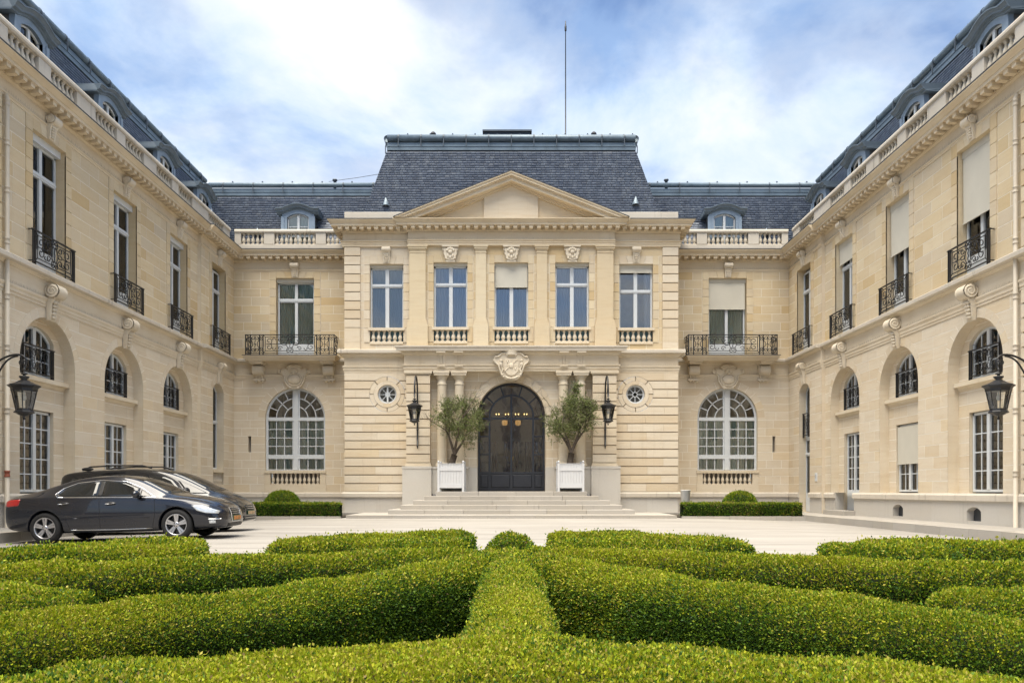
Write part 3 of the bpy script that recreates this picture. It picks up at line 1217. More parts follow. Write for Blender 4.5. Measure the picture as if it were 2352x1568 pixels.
def keystone_me(w=0.34, h=0.66, d=0.26, key='k', leaf=True):
    """scrolled console: roll at the top, fluted front, tapering leaf below"""
    def fn(mb):
        r = d * 0.52
        # roll, horizontal along x, with flutes
        nseg, n = 10, 14
        vs, fs = [], []
        for j in range(nseg + 1):
            x = -w / 2 + w * j / nseg
            rr = r * (1.0 if j % 2 == 0 else 0.90)
            for i in range(n):
                a = 2 * PI * i / n
                vs.append((x, -d * 0.45 + rr * math.cos(a), h - r * 1.05 + rr * math.sin(a)))
        for j in range(nseg):
            for i in range(n):
                a, b = j * n + i, j * n + (i + 1) % n
                fs.append((a, b, b + n, a + n))
        mb.add(vs, fs, True)
        for s in (-1, 1):                  # volute on the cheek
            mb.tube([(s * (w / 2 + 0.004), -d * 0.45 + q[0], h - r * 1.05 + q[1]) for q in spiral(0, 0, r * 0.15, r * 0.95, 0, R(760), 34)], r * 0.13, 5)
            mb.ball((s * w / 2, -d * 0.45, h - r * 1.05), (0.012, r * 0.9, r * 0.9), 10, 6)
        # tapering body
        prof = [(0.0, d * 0.16), (0.12, d * 0.26), (0.3, d * 0.30), (0.5, d * 0.36), (0.7, d * 0.62), (0.85, d * 0.8)]
        vs, fs = [], []
        for t, dep in prof:
            ww = w * (0.36 + 0.12 * t)
            z = t * h * 0.9
            vs += [(-ww, 0.01, z), (-ww, -dep, z), (-ww * 0.62, -dep, z), (-ww * 0.55, -dep * 0.82, z), (ww * 0.55, -dep * 0.82, z), (ww * 0.62, -dep, z), (ww, -dep, z), (ww, 0.01, z)]
        for j in range(len(prof) - 1):
            for i in range(7):
                a = j * 8 + i
                fs.append((a, a + 1, a + 9, a + 8))
        fs.append(tuple(range(8))[::-1])
        mb.add(vs, fs)
        if leaf:
            for k in range(5):
                t = 0.08 + 0.11 * k
                z = t * h * 0.9
                wk = w * (0.17 + 0.03 * k)
                for s in (-1, 1):
                    mb.ball((s * wk * 0.55, -d * (0.25 + 0.05 * k), z + 0.02), (wk * 0.5, d * 0.12, h * 0.05), 7, 5)
                mb.ball((0, -d * (0.29 + 0.05 * k), z + 0.03), (w * 0.07, d * 0.11, h * 0.06), 7, 5)
    return shared(('keystone', key), fn, 'carved', 'keystone')


def shell_key_me():
    """keystone with a mask-like shell, over the middle windows"""
    def fn(mb):
        mb.prism([(-0.17, 0.0), (0.17, 0.0), (0.30, 0.62), (-0.30, 0.62)], -0.10, 0.01)
        mb.prism([(-0.23, 0.12), (0.0, 0.02), (0.23, 0.12), (0.28, 0.52), (0.0, 0.60), (-0.28, 0.52)], -0.15, -0.09)
        mb.box(-0.36, 0.36, -0.2, 0.0, 0.60, 0.66)
        for k in range(5):
            a = R(25 + 32.5 * k)
            mb.ball((0.15 * math.cos(a), -0.17, 0.40 + 0.13 * math.sin(a)), (0.06, 0.05, 0.07), 8, 6)
        mb.ball((0, -0.17, 0.38), (0.10, 0.06, 0.09), 10, 7)
        for s in (-1, 1):
            mb.tube([(s * (0.27 + q[0]), -0.13, 0.5 + q[1]) for q in spiral(0, 0, 0.015, 0.085, 0, R(560), 20)], 0.02, 5)
            mb.tube([(s * 0.3, -0.12, 0.42), (s * 0.27, -0.13, 0.3), (s * 0.2, -0.14, 0.2), (s * 0.14, -0.13, 0.1)], 0.025, 5)
            mb.ball((s * 0.1, -0.16, 0.22), (0.05, 0.04, 0.09), 8, 6)
        mb.ball((0, -0.15, 0.16), (0.06, 0.05, 0.09), 8, 6)
        mb.box(-0.2, 0.2, -0.12, 0, -0.03, 0.02)
    return shared('shellkey', fn, 'carved', 'keystone')


def cartouche(parent, M, uc, vc, sc=1.0):
    """oval shield in a scrolled frame with a shell on top"""
    M2 = M @ TR(uc, 0, vc) @ Matrix.Scale(sc, 4)
    fr = MB()
    half = [(0.0, -0.50), (0.16, -0.50), (0.28, -0.40), (0.40, -0.18), (0.42, 0.05), (0.60, 0.13), (0.60, 0.22), (0.50, 0.30), (0.40, 0.36), (0.32, 0.27), (0.26, 0.30),
            (0.30, 0.40), (0.18, 0.46), (0.0, 0.50)]
    poly = half + [(-x, z) for x, z in half[::-1] if x > 0]
    fr.prism(poly, -0.12, 0.02)
    inner = [(x * 0.86, z * 0.86) for x, z in poly]
    fr.prism(inner, -0.15, -0.11)
    for s in (-1, 1):
        fr.tube([(s * (0.56 + q[0]), -0.14, 0.2 + q[1]) for q in spiral(0, 0, 0.02, 0.08, R(-90), R(420), 20)], 0.03, 6)
        fr.tube([(s * x, -0.13, z) for x, z in ((0.12, -0.48), (0.27, -0.38), (0.39, -0.17), (0.41, 0.05), (0.52, 0.13))], 0.04, 6)
        fr.tube([(s * x, -0.14, z) for x, z in ((0.02, 0.47), (0.17, 0.44), (0.29, 0.38), (0.31, 0.3))], 0.035, 6)
        fr.tube([(s * (0.16 + q[0]), -0.13, -0.46 + q[1]) for q in spiral(0, 0, 0.015, 0.06, 0, R(480), 16)], 0.022, 5)
    c = put('cartouche', fr, 'carved', parent, M2)
    sh = MB()
    sh.ball((0, -0.15, -0.12), (0.26, 0.11, 0.21), 20, 12)
    put('shield', sh, 'carved', c, M2)
    rim = MB()
    rim.tube([(0.30 * math.cos(2 * PI * k / 28), -0.16, -0.12 + 0.25 * math.sin(2 * PI * k / 28)) for k in range(28)], 0.03, 6, closed=True)
    put('shield_rim', rim, 'carved', c, M2)
    st = MB()
    for k in range(7):
        a = R(20 + 23.3 * k)
        st.tube([(0.03 * math.cos(a), -0.2, 0.13 + 0.03 * math.sin(a)), (0.17 * math.cos(a), -0.19, 0.15 + 0.17 * math.sin(a))], [0.02, 0.032], 6)
    st.ball((0, -0.2, 0.13), (0.05, 0.05, 0.06), 8, 6)
    put('shell', st, 'carved', c, M2)
    return c


# ------------------------------------------------------------------ slate roofs
def slate_slope(roof, M, ya, za, yb, zb, u0, u1, k0, k1, row=0.125, wd=0.215, limit=300, holes=(), seed=0):
    """slates from (ya,za) up to (yb,zb); ends move by k*(depth-ya) per side"""
    rr = np.random.default_rng(seed)
    dy, dz = yb - ya, zb - za
    ln = math.hypot(dy, dz)
    sy, sz = dy / ln, dz / ln                  # up the slope
    ny, nz = -sz, sy                           # outward
    n = int(ln / row)
    cells = []
    for i in range(n):
        t0 = i * row
        y, z = ya + sy * t0, za + sz * t0
        a, b = u0 + k0 * (y - ya), u1 - k1 * (y - ya)
        x = a - (wd / 2 if i % 2 else 0.0) - 0.02 * rr.random()
        while x < b:
            w = wd * rr.uniform(0.93, 1.07)
            x0, x1 = max(x, a), min(x + w, b)
            x += w
            if x1 - x0 < 0.02:
                continue
            xm = (x0 + x1) / 2
            if any(h[0] < xm < h[1] and h[2] < z < h[3] for h in holes):
                continue
            cells.append((x0, x1, y, z))
    cells = np.array(cells)
    m = len(cells)
    lift = rr.uniform(0.016, 0.028, m)
    slip = rr.uniform(-0.006, 0.004, m)
    L = row * 1.06
    x0, x1 = cells[:, 0] + 0.006, cells[:, 1] - 0.006
    y, z = cells[:, 2] + sy * slip, cells[:, 3] + sz * slip
    jx = rr.uniform(-0.004, 0.004, m)
    v = np.zeros((m, 6, 3))
    # lower edge raised, upper edge on the deck
    v[:, 0] = np.stack([x0, y + ny * lift, z + nz * lift], 1)
    v[:, 1] = np.stack([x1, y + ny * (lift + jx), z + nz * (lift + jx)], 1)
    v[:, 2] = np.stack([x1, y + sy * L + ny * 0.004, z + sz * L + nz * 0.004], 1)
    v[:, 3] = np.stack([x0, y + sy * L + ny * 0.004, z + sz * L + nz * 0.004], 1)
    v[:, 4] = np.stack([x0, y, z], 1)
    v[:, 5] = np.stack([x1, y, z], 1)
    mid = v.mean(1)
    Mn = np.array(M)
    wc = mid @ Mn[:3, :3].T + Mn[:3, 3]
    dist = np.linalg.norm(wc - np.array(EYE), axis=1)
    dist[[not in_view(p, 0) for p in wc]] = 1e6
    order = np.argsort(dist, kind='stable')
    pick = order[:limit]
    pick = pick[dist[pick] < 1e5]
    mask = np.ones(m, bool)
    mask[pick] = False
    faces = [(0, 1, 2, 3), (4, 5, 1, 0), (0, 3, 4, 4), (1, 5, 2, 2)]
    cache = {}
    for i in pick:
        w = round(float(x1[i] - x0[i]), 2)
        lf = round(float(lift[i]), 3)
        if (w, lf) not in cache:
            mb = MB()
            mb.add([(-w / 2, ny * lf, nz * lf), (w / 2, ny * lf, nz * lf), (w / 2, sy * L + ny * 0.004, sz * L + nz * 0.004), (-w / 2, sy * L + ny * 0.004, sz * L + nz * 0.004),
                    (-w / 2, 0, 0), (w / 2, 0, 0)], [(0, 1, 2, 3), (4, 5, 1, 0), (0, 3, 4), (1, 5, 2)])
            cache[(w, lf)] = mb.mesh('slate', 'slate')
        link('slate', cache[(w, lf)], roof, M @ TR(float(x0[i] + x1[i]) / 2, float(y[i]), float(z[i])))
    vv = v[mask]
    k = len(vv)
    if k:
        base = (np.arange(k) * 6)[:, None]
        q = np.concatenate([base + np.array([0, 1, 2, 3]), base + np.array([4, 5, 1, 0])], 0)
        tint = np.repeat(rr.random(k), 6)
        me = np_mesh('slates', vv.reshape(-1, 3), q, 'slate_j', tint, 'tint')
        tag(link('slates', me, roof, M), kind='stuff')


def zinc_ridge(roof, M, ya, za, u0, u1, k0, k1, top=0.45, strap=1.35, r=0.12):
    """flashing band, moulded bead and round roll along the break of a mansard"""
    e0, e1 = u0, u1
    mb = MB()
    mb.extr([(-ya, za - 0.02), (-ya + 0.035, za - 0.02), (-ya + 0.035, za + 0.13), (-ya + 0.06, za + 0.14), (-ya + 0.06, za + 0.20), (-ya + 0.02, za + 0.22), (-ya + 0.02, za + 0.33), (-ya - 0.1, za + 0.35)],
            e0, e1, k0 and 0, k1 and 0)
    f = put('flashing', mb, 'zinc', roof, M)
    t = MB()
    t.tube([(e0, ya - 0.02, za + 0.36 + r), (e1, ya - 0.02, za + 0.36 + r)], r, 12)
    roll = put('ridge_roll', t, 'zinc', roof, M)
    n = max(1, round((e1 - e0) / strap))
    me = shared(('strap', r), lambda q: (q.arcbar(0, 0, r * 0.98, r * 1.12, R(60), R(250), -0.03, 0.03, 10), q.box(-r * 1.1 - 0.02, -r * 1.0, -0.02, 0.02, -0.42, -0.06)), 'zinc_dark', 'strap')
    hk = shared('hook', lambda q: (q.prism([(-0.05, 0), (0.06, 0), (0.02, 0.11), (-0.02, 0.11)], -0.04, 0.04, True)), 'zinc_dark', 'roof_hook')
    rot = Matrix.Rotation(R(90), 4, 'Z')
    for i in range(n):
        x = e0 + (e1 - e0) * (i + 0.5) / n
        link('strap', me, roll, M @ TR(x, ya - 0.02, za + 0.36 + r) @ rot.inverted() @ Matrix.Rotation(PI, 4, 'Z'))
        link('roof_hook', hk, roll, M @ TR(x + 0.4, ya + 0.05, za + 0.36 + 2 * r - 0.02))


def roof_vent(roof, M, u, y, z, s=1.0):
    mb = MB()
    n = 10
    vs = [(u, y - 0.02 * s, z + 0.36 * s)]
    for i in range(n + 1):
        a = PI + PI * i / n
        vs.append((u + 0.16 * s * math.cos(a), y + 0.10 + 0.24 * s * math.sin(a), z))
    mb.add(vs, [(0, i + 1, i + 2) for i in range(n)], True)
    v = put('roof_vent', mb, 'zinc', roof, M)
    d = MB()
    d.lathe([(0.10 * s, 0.02), (0.12 * s, 0.0)], (u, y, z + 0.015), 10)
    put('vent_mouth', d, 'lead', v, M)


def dormer(parent, M, uc, y, z0, small=False):
    """segment-headed dormer with moulded hood; front face at depth y, sill at z0"""
    hw, zt = 0.74, z0 + 1.62
    wo = 0.50                                   # window half width
    op = Op(uc, wo, z0 + 0.1, z0 + 1.63, 'seg', 0.17)
    f = MB()
    # casing: posts and arched head as one plate with an opening
    out = op.outline()
    arch = out[2:]
    pl = [(uc - hw, z0), (uc - wo, z0), (uc - wo, op.spring)] + [(uc - wo, op.spring)] + [(uc - hw, zt)]
    f.prism([(uc - hw, z0), (uc - wo, z0), (uc - wo, op.spring), (uc - hw, op.spring)], y - 0.05, y + 0.12)
    f.prism([(uc + wo, z0), (uc + hw, z0), (uc + hw, op.spring), (uc + wo, op.spring)], y - 0.05, y + 0.12)
    f.prism([(uc - hw, op.spring)] + arch[::-1] + [(uc + hw, op.spring), (uc + hw, zt)] + [(uc + hw * (1 - 2 * k / 12), zt + 0.19 * math.cos((1 - 2 * k / 12) * PI / 2)) for k in range(1, 12)] + [(uc - hw, zt)], y - 0.05, y + 0.12)
    f.box(uc - hw - 0.05, uc - hw + 0.1, y - 0.075, y - 0.05, z0, zt - 0.12)
    f.box(uc + hw - 0.1, uc + hw + 0.05, y - 0.075, y - 0.05, z0, zt - 0.12)
    vs = [(u, y - 0.05, v) for u, v in out] + [(u, y + 0.16, v) for u, v in out]
    n = len(out)
    f.add(vs, [(i, (i + 1) % n, (i + 1) % n + n, i + n) for i in range(n)])
    dm = put('dormer', f, 'dormer_paint', parent, M)
    ck = MB()
    for s in (-1, 1):
        x = uc + s * (hw - 0.03)
        ck.box(min(x, x - s * 0.05), max(x, x - s * 0.05), y + 0.12, y + 1.8, z0 - 0.1, zt - 0.02)
    ck.box(uc - hw + 0.08, uc + hw - 0.08, y + 0.9, y + 0.95, z0, zt - 0.05)
    put('cheek', ck, 'cheek', dm, M)
    # hood: moulding swept over a curve with short level ears
    prof = [(0.06, 0.0), (0.10, 0.01), (0.11, 0.06), (0.20, 0.075), (0.21, 0.12), (0.27, 0.19), (0.30, 0.20), (0.30, 0.235), (-0.0, 0.26)]
    path = []
    ear, rise = hw + 0.20, 0.235
    path.append((-ear, 0.0))
    for i in range(17):
        t = -1 + 2 * i / 16
        path.append((t * hw * 0.92, rise * (math.cos(t * PI / 2) ** 1.0) * 0.85 + 0.02))
    path.append((ear, 0.0))
    h = MB()
    vs, fs = [], []
    m = len(prof)
    for px, pz in path:
        for o, z in prof:
            sx = 1.0 + (o * 0.25 if abs(px) > hw else 0)
            vs.append((uc + px * sx, y - o, zt - 0.03 + pz + z))
        vs.append((uc + px, y + 2.2, zt - 0.03 + pz + 0.26))
        vs.append((uc + px, y + 2.2, zt - 0.03 + pz))
    k = m + 2
    for j in range(len(path) - 1):
        for i in range(k):
            i2 = (i + 1) % k
            fs.append((j * k + i, (j + 1) * k + i, (j + 1) * k + i2, j * k + i2))
    fs += [tuple(range(k)), tuple(range(len(vs) - 1, len(vs) - 1 - k, -1))]
    h.add(vs, fs)
    put('hood', h, 'dormer_hood', dm, M)
    # window leaves
    w = MB()
    yy = y + 0.08
    top = lambda u: op.vc + math.sqrt(op.rad ** 2 - (u - uc) ** 2)
    w.box(uc - wo, uc - wo + 0.055, yy - 0.03, yy + 0.03, op.v0, op.spring)
    w.box(uc + wo - 0.055, uc + wo, yy - 0.03, yy + 0.03, op.v0, op.spring)
    w.box(uc - wo, uc + wo, yy - 0.03, yy + 0.03, op.v0, op.v0 + 0.06)
    a0 = math.atan2(op.spring - op.vc, wo)
    w.arcbar(uc, op.vc, op.rad - 0.055, op.rad, a0, PI - a0, yy - 0.03, yy + 0.03, 10)
    w.box(uc - 0.055, uc + 0.055, yy - 0.045, yy + 0.03, op.v0 + 0.06, top(uc) - 0.05)
    zm = [op.v0 + 0.06, op.v0 + 0.5, op.v0 + 0.95]
    for z in zm[1:]:
        w.box(uc - wo + 0.055, uc + wo - 0.055, yy - 0.02, yy + 0.02, z - 0.015, z + 0.015)
    win = put('casement', w, 'white_paint', dm, M)
    for s in (-1, 1):
        a, b = (uc + 0.055, uc + wo - 0.055) if s > 0 else (uc - wo + 0.055, uc - 0.055)
        for i in range(3):
            z_0 = zm[i]
            if i < 2:
                poly = [(a, z_0), (b, z_0), (b, zm[i + 1]), (a, zm[i + 1])]
            else:
                poly = [(a, z_0), (b, z_0)] + [(b + (a - b) * t / 5, top(b + (a - b) * t / 5) - 0.055) for t in range(6)]
            put('pane', pane_mesh(poly, yy + 0.005), 'glass', dm, M)
    put('curtain', curtain_mesh(uc - wo, uc + wo, op.v0, op.v1 + 0.02, yy + 0.12, 0.09, 0.015, 3), 'curtain_green', dm, M)
    return dm

# ------------------------------------------------------------------ ground, road, pavements
def road_z(x):
    t = min(1.0, max(0.0, (abs(x) - 6.5) / 4.5))
    return -0.10 * t * t * (3 - 2 * t)


gm = MB()
gm.add([(-900, -600, -0.5), (900, -600, -0.5), (900, 2500, -0.5), (-900, 2500, -0.5)], [(0, 1, 2, 3)])
tag(put('ground', gm, 'soil'), kind='structure')
rm = MB()
xs = [-14 + i * 0.5 for i in range(57)]
ys = [-12, 0, 8, 12, 16, 20, 24, 28, 31, 34]
rm.add([(x, y, road_z(x)) for y in ys for x in xs], [(j * 57 + i, j * 57 + i + 1, (j + 1) * 57 + i + 1, (j + 1) * 57 + i) for j in range(len(ys) - 1) for i in range(56)], True)
tag(put('courtyard_road', rm, 'road'), kind='structure')

# pavements: flags with a stone kerb along both wings and the rear
pav = empty('pavement', (0, 30, 0), kind='structure')
pm = MB()
pm.box(-13.2, -11.55, 9.0, 33.6, -0.4, 0.12)
pm.box(11.55, 13.2, 9.0, 33.6, -0.4, 0.12)
pm.box(-13.2, 13.2, 33.6, 36.2, -0.4, 0.118)
put('flagging', pm, 'step', pav)


def kerb_run(parent, p0, p1, wd, h, ln, mat='step', z0=-0.25, seed=1, name='kerb_stone'):
    rr = random.Random(seed)
    d = Vector((p1[0] - p0[0], p1[1] - p0[1], 0))
    L = d.length
    d.normalize()
    ang = math.atan2(d.y, d.x)
    n = max(1, round(L / ln))
    w = L / n
    me = shared(('kerb', round(w, 3), wd, h, mat), lambda q: q.box(0.004, w - 0.004, 0, wd, z0, h), mat, name)
    for i in range(n):
        p = Vector((p0[0], p0[1], rr.uniform(-0.004, 0.004))) + d * (w * i)
        link(name, me, parent, Matrix.Translation(p) @ Matrix.Rotation(ang, 4, 'Z'))


kerb_run(pav, (-11.22, 9.0), (-11.22, 33.3), 0.32, 0.125, 1.25, seed=2)
kerb_run(pav, (11.54, 9.0), (11.54, 33.3), 0.32, 0.125, 1.25, seed=3)

# ------------------------------------------------------------------ shared levels of the wings
Z_PL, Z_LEDGE, Z_BAND, Z_FRZ, Z_STR, Z_UP = 0.77, 0.98, 6.12, 6.38, 6.85, 7.10
Z_ARC, Z_COR = 11.09, 11.97
GROUND_ROWS = steps_between(Z_LEDGE, Z_BAND, 0.367)
UPPER_ROWS = [Z_UP + 0.0] + steps_between(7.62, Z_ARC, 0.385)
PLINTH_ROWS = [0.0, 0.77]


def storey_trim(th, M, u0, u1, k0, k1, gap=None):
    pieces = [(u0, u1, k0, k1)] if gap is None else [(u0, gap[0], k0, 0), (gap[1], u1, 0, k1)]
    for p0, p1, q0, q1 in pieces:
        a = MB()
        a.extr([(0, Z_PL - 0.005), (0.075, Z_PL), (0.08, Z_PL + 0.15), (0.04, Z_LEDGE), (0, Z_LEDGE + 0.002)], p0, p1, q0, q1)
        put('plinth_ledge', a, 'ledge', th, M)
    b = MB()
    b.extr([(0, Z_BAND), (0.03, Z_BAND), (0.03, 6.20), (0.05, 6.205), (0.05, 6.28), (0.065, 6.30), (0.085, 6.34), (0.085, Z_FRZ), (0.012, Z_FRZ + 0.005), (0.012, Z_STR),
            (0.04, Z_STR + 0.005), (0.06, 6.88), (0.10, 6.905), (0.11, 6.93), (0.0, 6.935)], u0, u1, k0, k1)
    put('string_course', b, 'trim', th, M)
    c = MB()
    c.extr([(0, 6.932), (0.22, 6.936), (0.25, 6.95), (0.26, 7.05), (0.23, 7.075), (0, 7.115)], u0, u1, k0, k1)
    put('ledge', c, 'ledge', th, M)
    d = MB()
    d.extr([(0, Z_ARC), (0.025, Z_ARC), (0.03, 11.14), (0.055, 11.16), (0.055, 11.20), (0.012, 11.205), (0.012, 11.54), (0, 11.545)], u0, u1, k0, k1)
    put('architrave', d, 'trim_up', th, M)


def top_balustrade(th, M, u0, u1, segs, zb=11.99):
    """segs: list of (ua, ub) baluster panels; the rest is solid"""
    segs = sorted(segs)
    f = MB()
    f.box(u0, u1, -0.06, 0.26, zb, 12.30)
    f.box(u0, u1, -0.02, 0.22, 12.30, 12.36)
    cuts = [u0] + [q for s in segs for q in s] + [u1]
    for a, b in zip(cuts[0::2], cuts[1::2]):
        if b - a > 0.01:
            f.box(a, b, -0.035, 0.23, 12.36, 12.87)
    bl = put('balustrade', f, 'ledge', th, M)
    c = MB()
    c.extr([(-0.26, 12.87), (0.05, 12.872), (0.09, 12.91), (0.09, 12.98), (0.06, 13.03), (-0.29, 13.035)], u0, u1)
    put('coping', c, 'ledge', bl, M)
    for a, b in segs:
        balusters(bl, M, a, b, 12.36, 12.87, 0.09, 0.21, 0.175)


def wing_roof(th, M, u0, u1, k0, k1, holes, seed, limit=300, dz=0.0):
    r = MB()
    ya, za, yb, zb = 0.72, 12.1, 1.6, 15.2
    r.add([(u0, ya + 0.02, za), (u1, ya + 0.02, za), (u1 - k1 * (yb - ya), yb + 0.02, zb), (u0 + k0 * (yb - ya), yb + 0.02, zb)], [(0, 1, 2, 3)])
    e0, e1 = u0 + k0 * (yb - ya), u1 - k1 * (yb - ya)
    r.add([(e0, yb, zb + 0.3), (e1, yb, zb + 0.3), (e1 - k1 * 4, yb + 4.0, zb + 0.9), (e0 + k0 * 4, yb + 4.0, zb + 0.9)], [(0, 1, 2, 3)])
    roof = put('roof', r, 'roof_core', th, M)
    slate_slope(roof, M, ya, za, yb, zb, u0, u1, k0, k1, holes=holes, seed=seed, limit=limit)
    zinc_ridge(roof, M, yb, zb, e0, e1, k0, k1)
    g = MB()
    g.box(u0, u1, 0.26, 0.76, 11.98, 12.1)
    put('roof_gutter', g, 'lead', roof, M)
    return roof


def ground_key(th, M, u, v=5.80):
    link('keystone', keystone_me(0.42, 1.02, 0.40, 'ground'), th, M @ TR(u, -0.03, v - 0.02))


def upper_key(th, M, u, v=10.80):
    link('keystone', keystone_me(0.36, 0.68, 0.26, 'upper'), th, M @ TR(u, -0.04, v + 0.01))


BAYS = [21.86, 26.15, 30.35]
BAY4 = 34.1


def build_wing(side):
    left = side < 0
    th = empty('side_wing', (side * 12.9, 25, 0),
               'long cream stone side wing behind the two dark cars, tall windows unshaded' if left else 'long cream stone side wing with beige roller blinds and white garden doors', 'building', 'side wings of the courtyard')
    wl = Wall(th)
    kind = 'left' if left else 'right'
    M = frame((side * 12.9, 0, 0), kind)
    M4 = frame((side * 12.75, 0, 0), kind)
    U = (lambda y: y) if left else (lambda y: -y)

    def span(a, b):
        return (U(a), U(b)) if left else (U(b), U(a))

    def kk(near, far):
        return (near, far) if left else (far, near)
    u0, u1 = span(19.75, 32.2)
    seed = 1 if left else 50
    # ---------- main bays
    ops_g, ops_u, bands, vents = [], [], [], []
    for i, y in enumerate(BAYS):
        u = U(y)
        door = (not left) and i == 2
        ops_g.append(Op(u, 1.3, Z_LEDGE, 5.85, 'arch', ring=0.26))
        ops_u.append(Op(u, 0.78, Z_UP, Z_ARC - 0.001))
        bands.append((u - 1.08, u + 1.08, Z_UP, Z_ARC, 0.03))
        if i < 2:
            vents.append(Op(u, 0.34, 0.2, 0.60, 'seg', 0.12))
    ops_p = list(vents)
    if not left:
        ops_p.append(Op(U(BAYS[2]), 0.85, -0.01, Z_PL))
        wl.reveal(M, Op(U(BAYS[2]), 0.85, 0.0, Z_LEDGE), 0.36, 'grey', bottom=False)
        dp = MB()
        dp.box(U(BAYS[2]) - 1.32, U(BAYS[2]) - 0.84, 0.01, 0.34, Z_LEDGE - 0.004, Z_LEDGE + 0.004)
        dp.box(U(BAYS[2]) + 0.84, U(BAYS[2]) + 1.32, 0.01, 0.34, Z_LEDGE - 0.004, Z_LEDGE + 0.004)
        put('niche_floor', dp, 'grey', th, M)
    wl.courses(M, u0, u1, GROUND_ROWS, ops_g, 'pale', 1.0, seed=seed)
    wl.courses(M, u0, u1, UPPER_ROWS, ops_u, 'ochre', 0.92, bands=bands, seed=seed + 1)
    wl.courses(M, u0, u1, PLINTH_ROWS, ops_p, 'grey', 1.5, jv=0.008, jh=0.0, seed=seed + 2, core='grey')
    for v in vents:
        wl.reveal(M, v, 0.35, 'grey')
        g = MB()
        g.prism(v.outline(), 0.2, 0.22)
        put('basement_grille', g, 'lead', th, M)
    for i, o in enumerate(ops_g):
        wl.ring(M, o, 13, mat='pale')
        wl.reveal(M, o, 0.33, 'trim', bottom=left or i != 2)
    for i, y in enumerate(BAYS):
        u = U(y)
        door = (not left) and i == 2
        # niche back with two windows
        Mn = M @ TR(0, 0.33, 0)
        mez = Op(u, 0.78, 4.22, 5.62, 'seg', 0.36)
        low = Op(u, 0.78, 0.12 if door else Z_LEDGE, 3.30)
        rows = ([0.12, 0.55, Z_LEDGE] if door else [Z_LEDGE]) + GROUND_ROWS[1:]
        wl.courses(Mn, u - 1.32, u + 1.32, rows, [mez, low], 'pale', 0.8, seed=seed + 5 + i)
        wl.reveal(Mn, mez, 0.2, 'trim', bottom=True)
        wl.reveal(Mn, low, 0.2, 'trim')
        sl = MB()
        sl.extr([(0, 3.98), (0.03, 3.98), (0.05, 4.04), (0.09, 4.07), (0.17, 4.08), (0.17, 4.20), (0.0, 4.225)], u - 1.29, u + 1.29)
        sill = put('window_sill', sl, 'trim', th, Mn)
        window(th, Mn, u, 4.24, 5.62, 0.76, 0.14, cols=2, rows=(3,), kind='seg', rise=0.36, curtain=None, seed=seed + i, dark='room_dark')
        railing(th, Mn, u, 0.74, 4.24, 0.84, -0.02, name='window_railing', r=0.0085)
        if door:
            window(th, Mn, u, 0.30, 3.28, 0.72, 0.14, cols=2, rows=(5,), kick=0.72, curtain=None, name='garden_door', dark='room_grey')
            ds = MB()
            ds.box(u - 0.95, u + 0.95, -0.45, 0.5, 0.115, 0.29)
            put('door_step', ds, 'step', th, M)
        elif not left and i == 1:
            w = window(th, Mn, u, 1.02, 3.28, 0.76, 0.14, cols=2, rows=(4,), curtain='curtain_grey', cur=(0.4, 0.4), seed=3, dark='room_grey')
            blind(w, Mn, u, 0.74, 1.98, 3.22, 0.03)
        else:
            cur = 'curtain_green' if (not left or i > 0) else None
            window(th, Mn, u, 1.02, 3.28, 0.76, 0.14, cols=2, rows=(5 if left else 4,), curtain=cur, seed=seed + 9 + i, dark='room_grey')
        ground_key(th, M, u)
        # upper storey
        wl.lintel(M, u, 0.78, 10.80, Z_ARC, mat='ochre', proud=0.035)
        wl.reveal(M, Op(u, 0.78, Z_UP, 10.80), 0.36, 'ochre', y0=-0.03)
        bl_to = None if left else (8.74, 9.07, 9.97)[i]
        w = window(th, M, u, Z_UP + 0.02, 10.62, 0.76, 0.30, transom=9.78, curtain='curtain_grey' if (left and i > 2) else ('curtain_green' if not left else None), cur=(0.5, 0.5),
                   kick=0.55, seed=seed + 20 + i, dark='room_grey')
        bx = MB()
        bx.box(u - 0.78, u + 0.78, 0.12, 0.30, 10.60, 10.80)
        put('blind_box', bx, 'white_paint' if left else 'blind', w, M)
        if bl_to:
            blind(w, M, u, 0.74, bl_to, 10.66, 0.13)
        upper_key(th, M, u)
        railing(th, M, u, 0.98, Z_UP + 0.01, 0.93, -0.16, returns=0.14)
    # ---------- bay by the corner, standing slightly forward
    a0, a1 = span(32.2, 36.0)
    u = U(BAY4)
    g4 = Op(u, 0.62, Z_LEDGE if left else 0.12, 5.72, 'seg', 0.34, ring=0.30)
    wl.courses(M4, a0, a1, GROUND_ROWS, [g4], 'pale', 0.9, seed=seed + 30)
    wl.ring(M4, g4, 7, mat='pale')
    wl.courses(M4, a0, a1, UPPER_ROWS, [Op(u, 0.78, Z_UP, Z_ARC - 0.001)], 'ochre', 0.8, bands=[(u - 1.08, u + 1.08, Z_UP, Z_ARC, 0.03)], seed=seed + 31)
    wl.courses(M4, a0, a1, PLINTH_ROWS, [] if left else [Op(u, 0.62, 0.0, Z_PL)], 'grey', 1.2, jv=0.008, jh=0, seed=seed + 32, core='grey')
    wl.reveal(M4, g4, 0.40, 'trim')
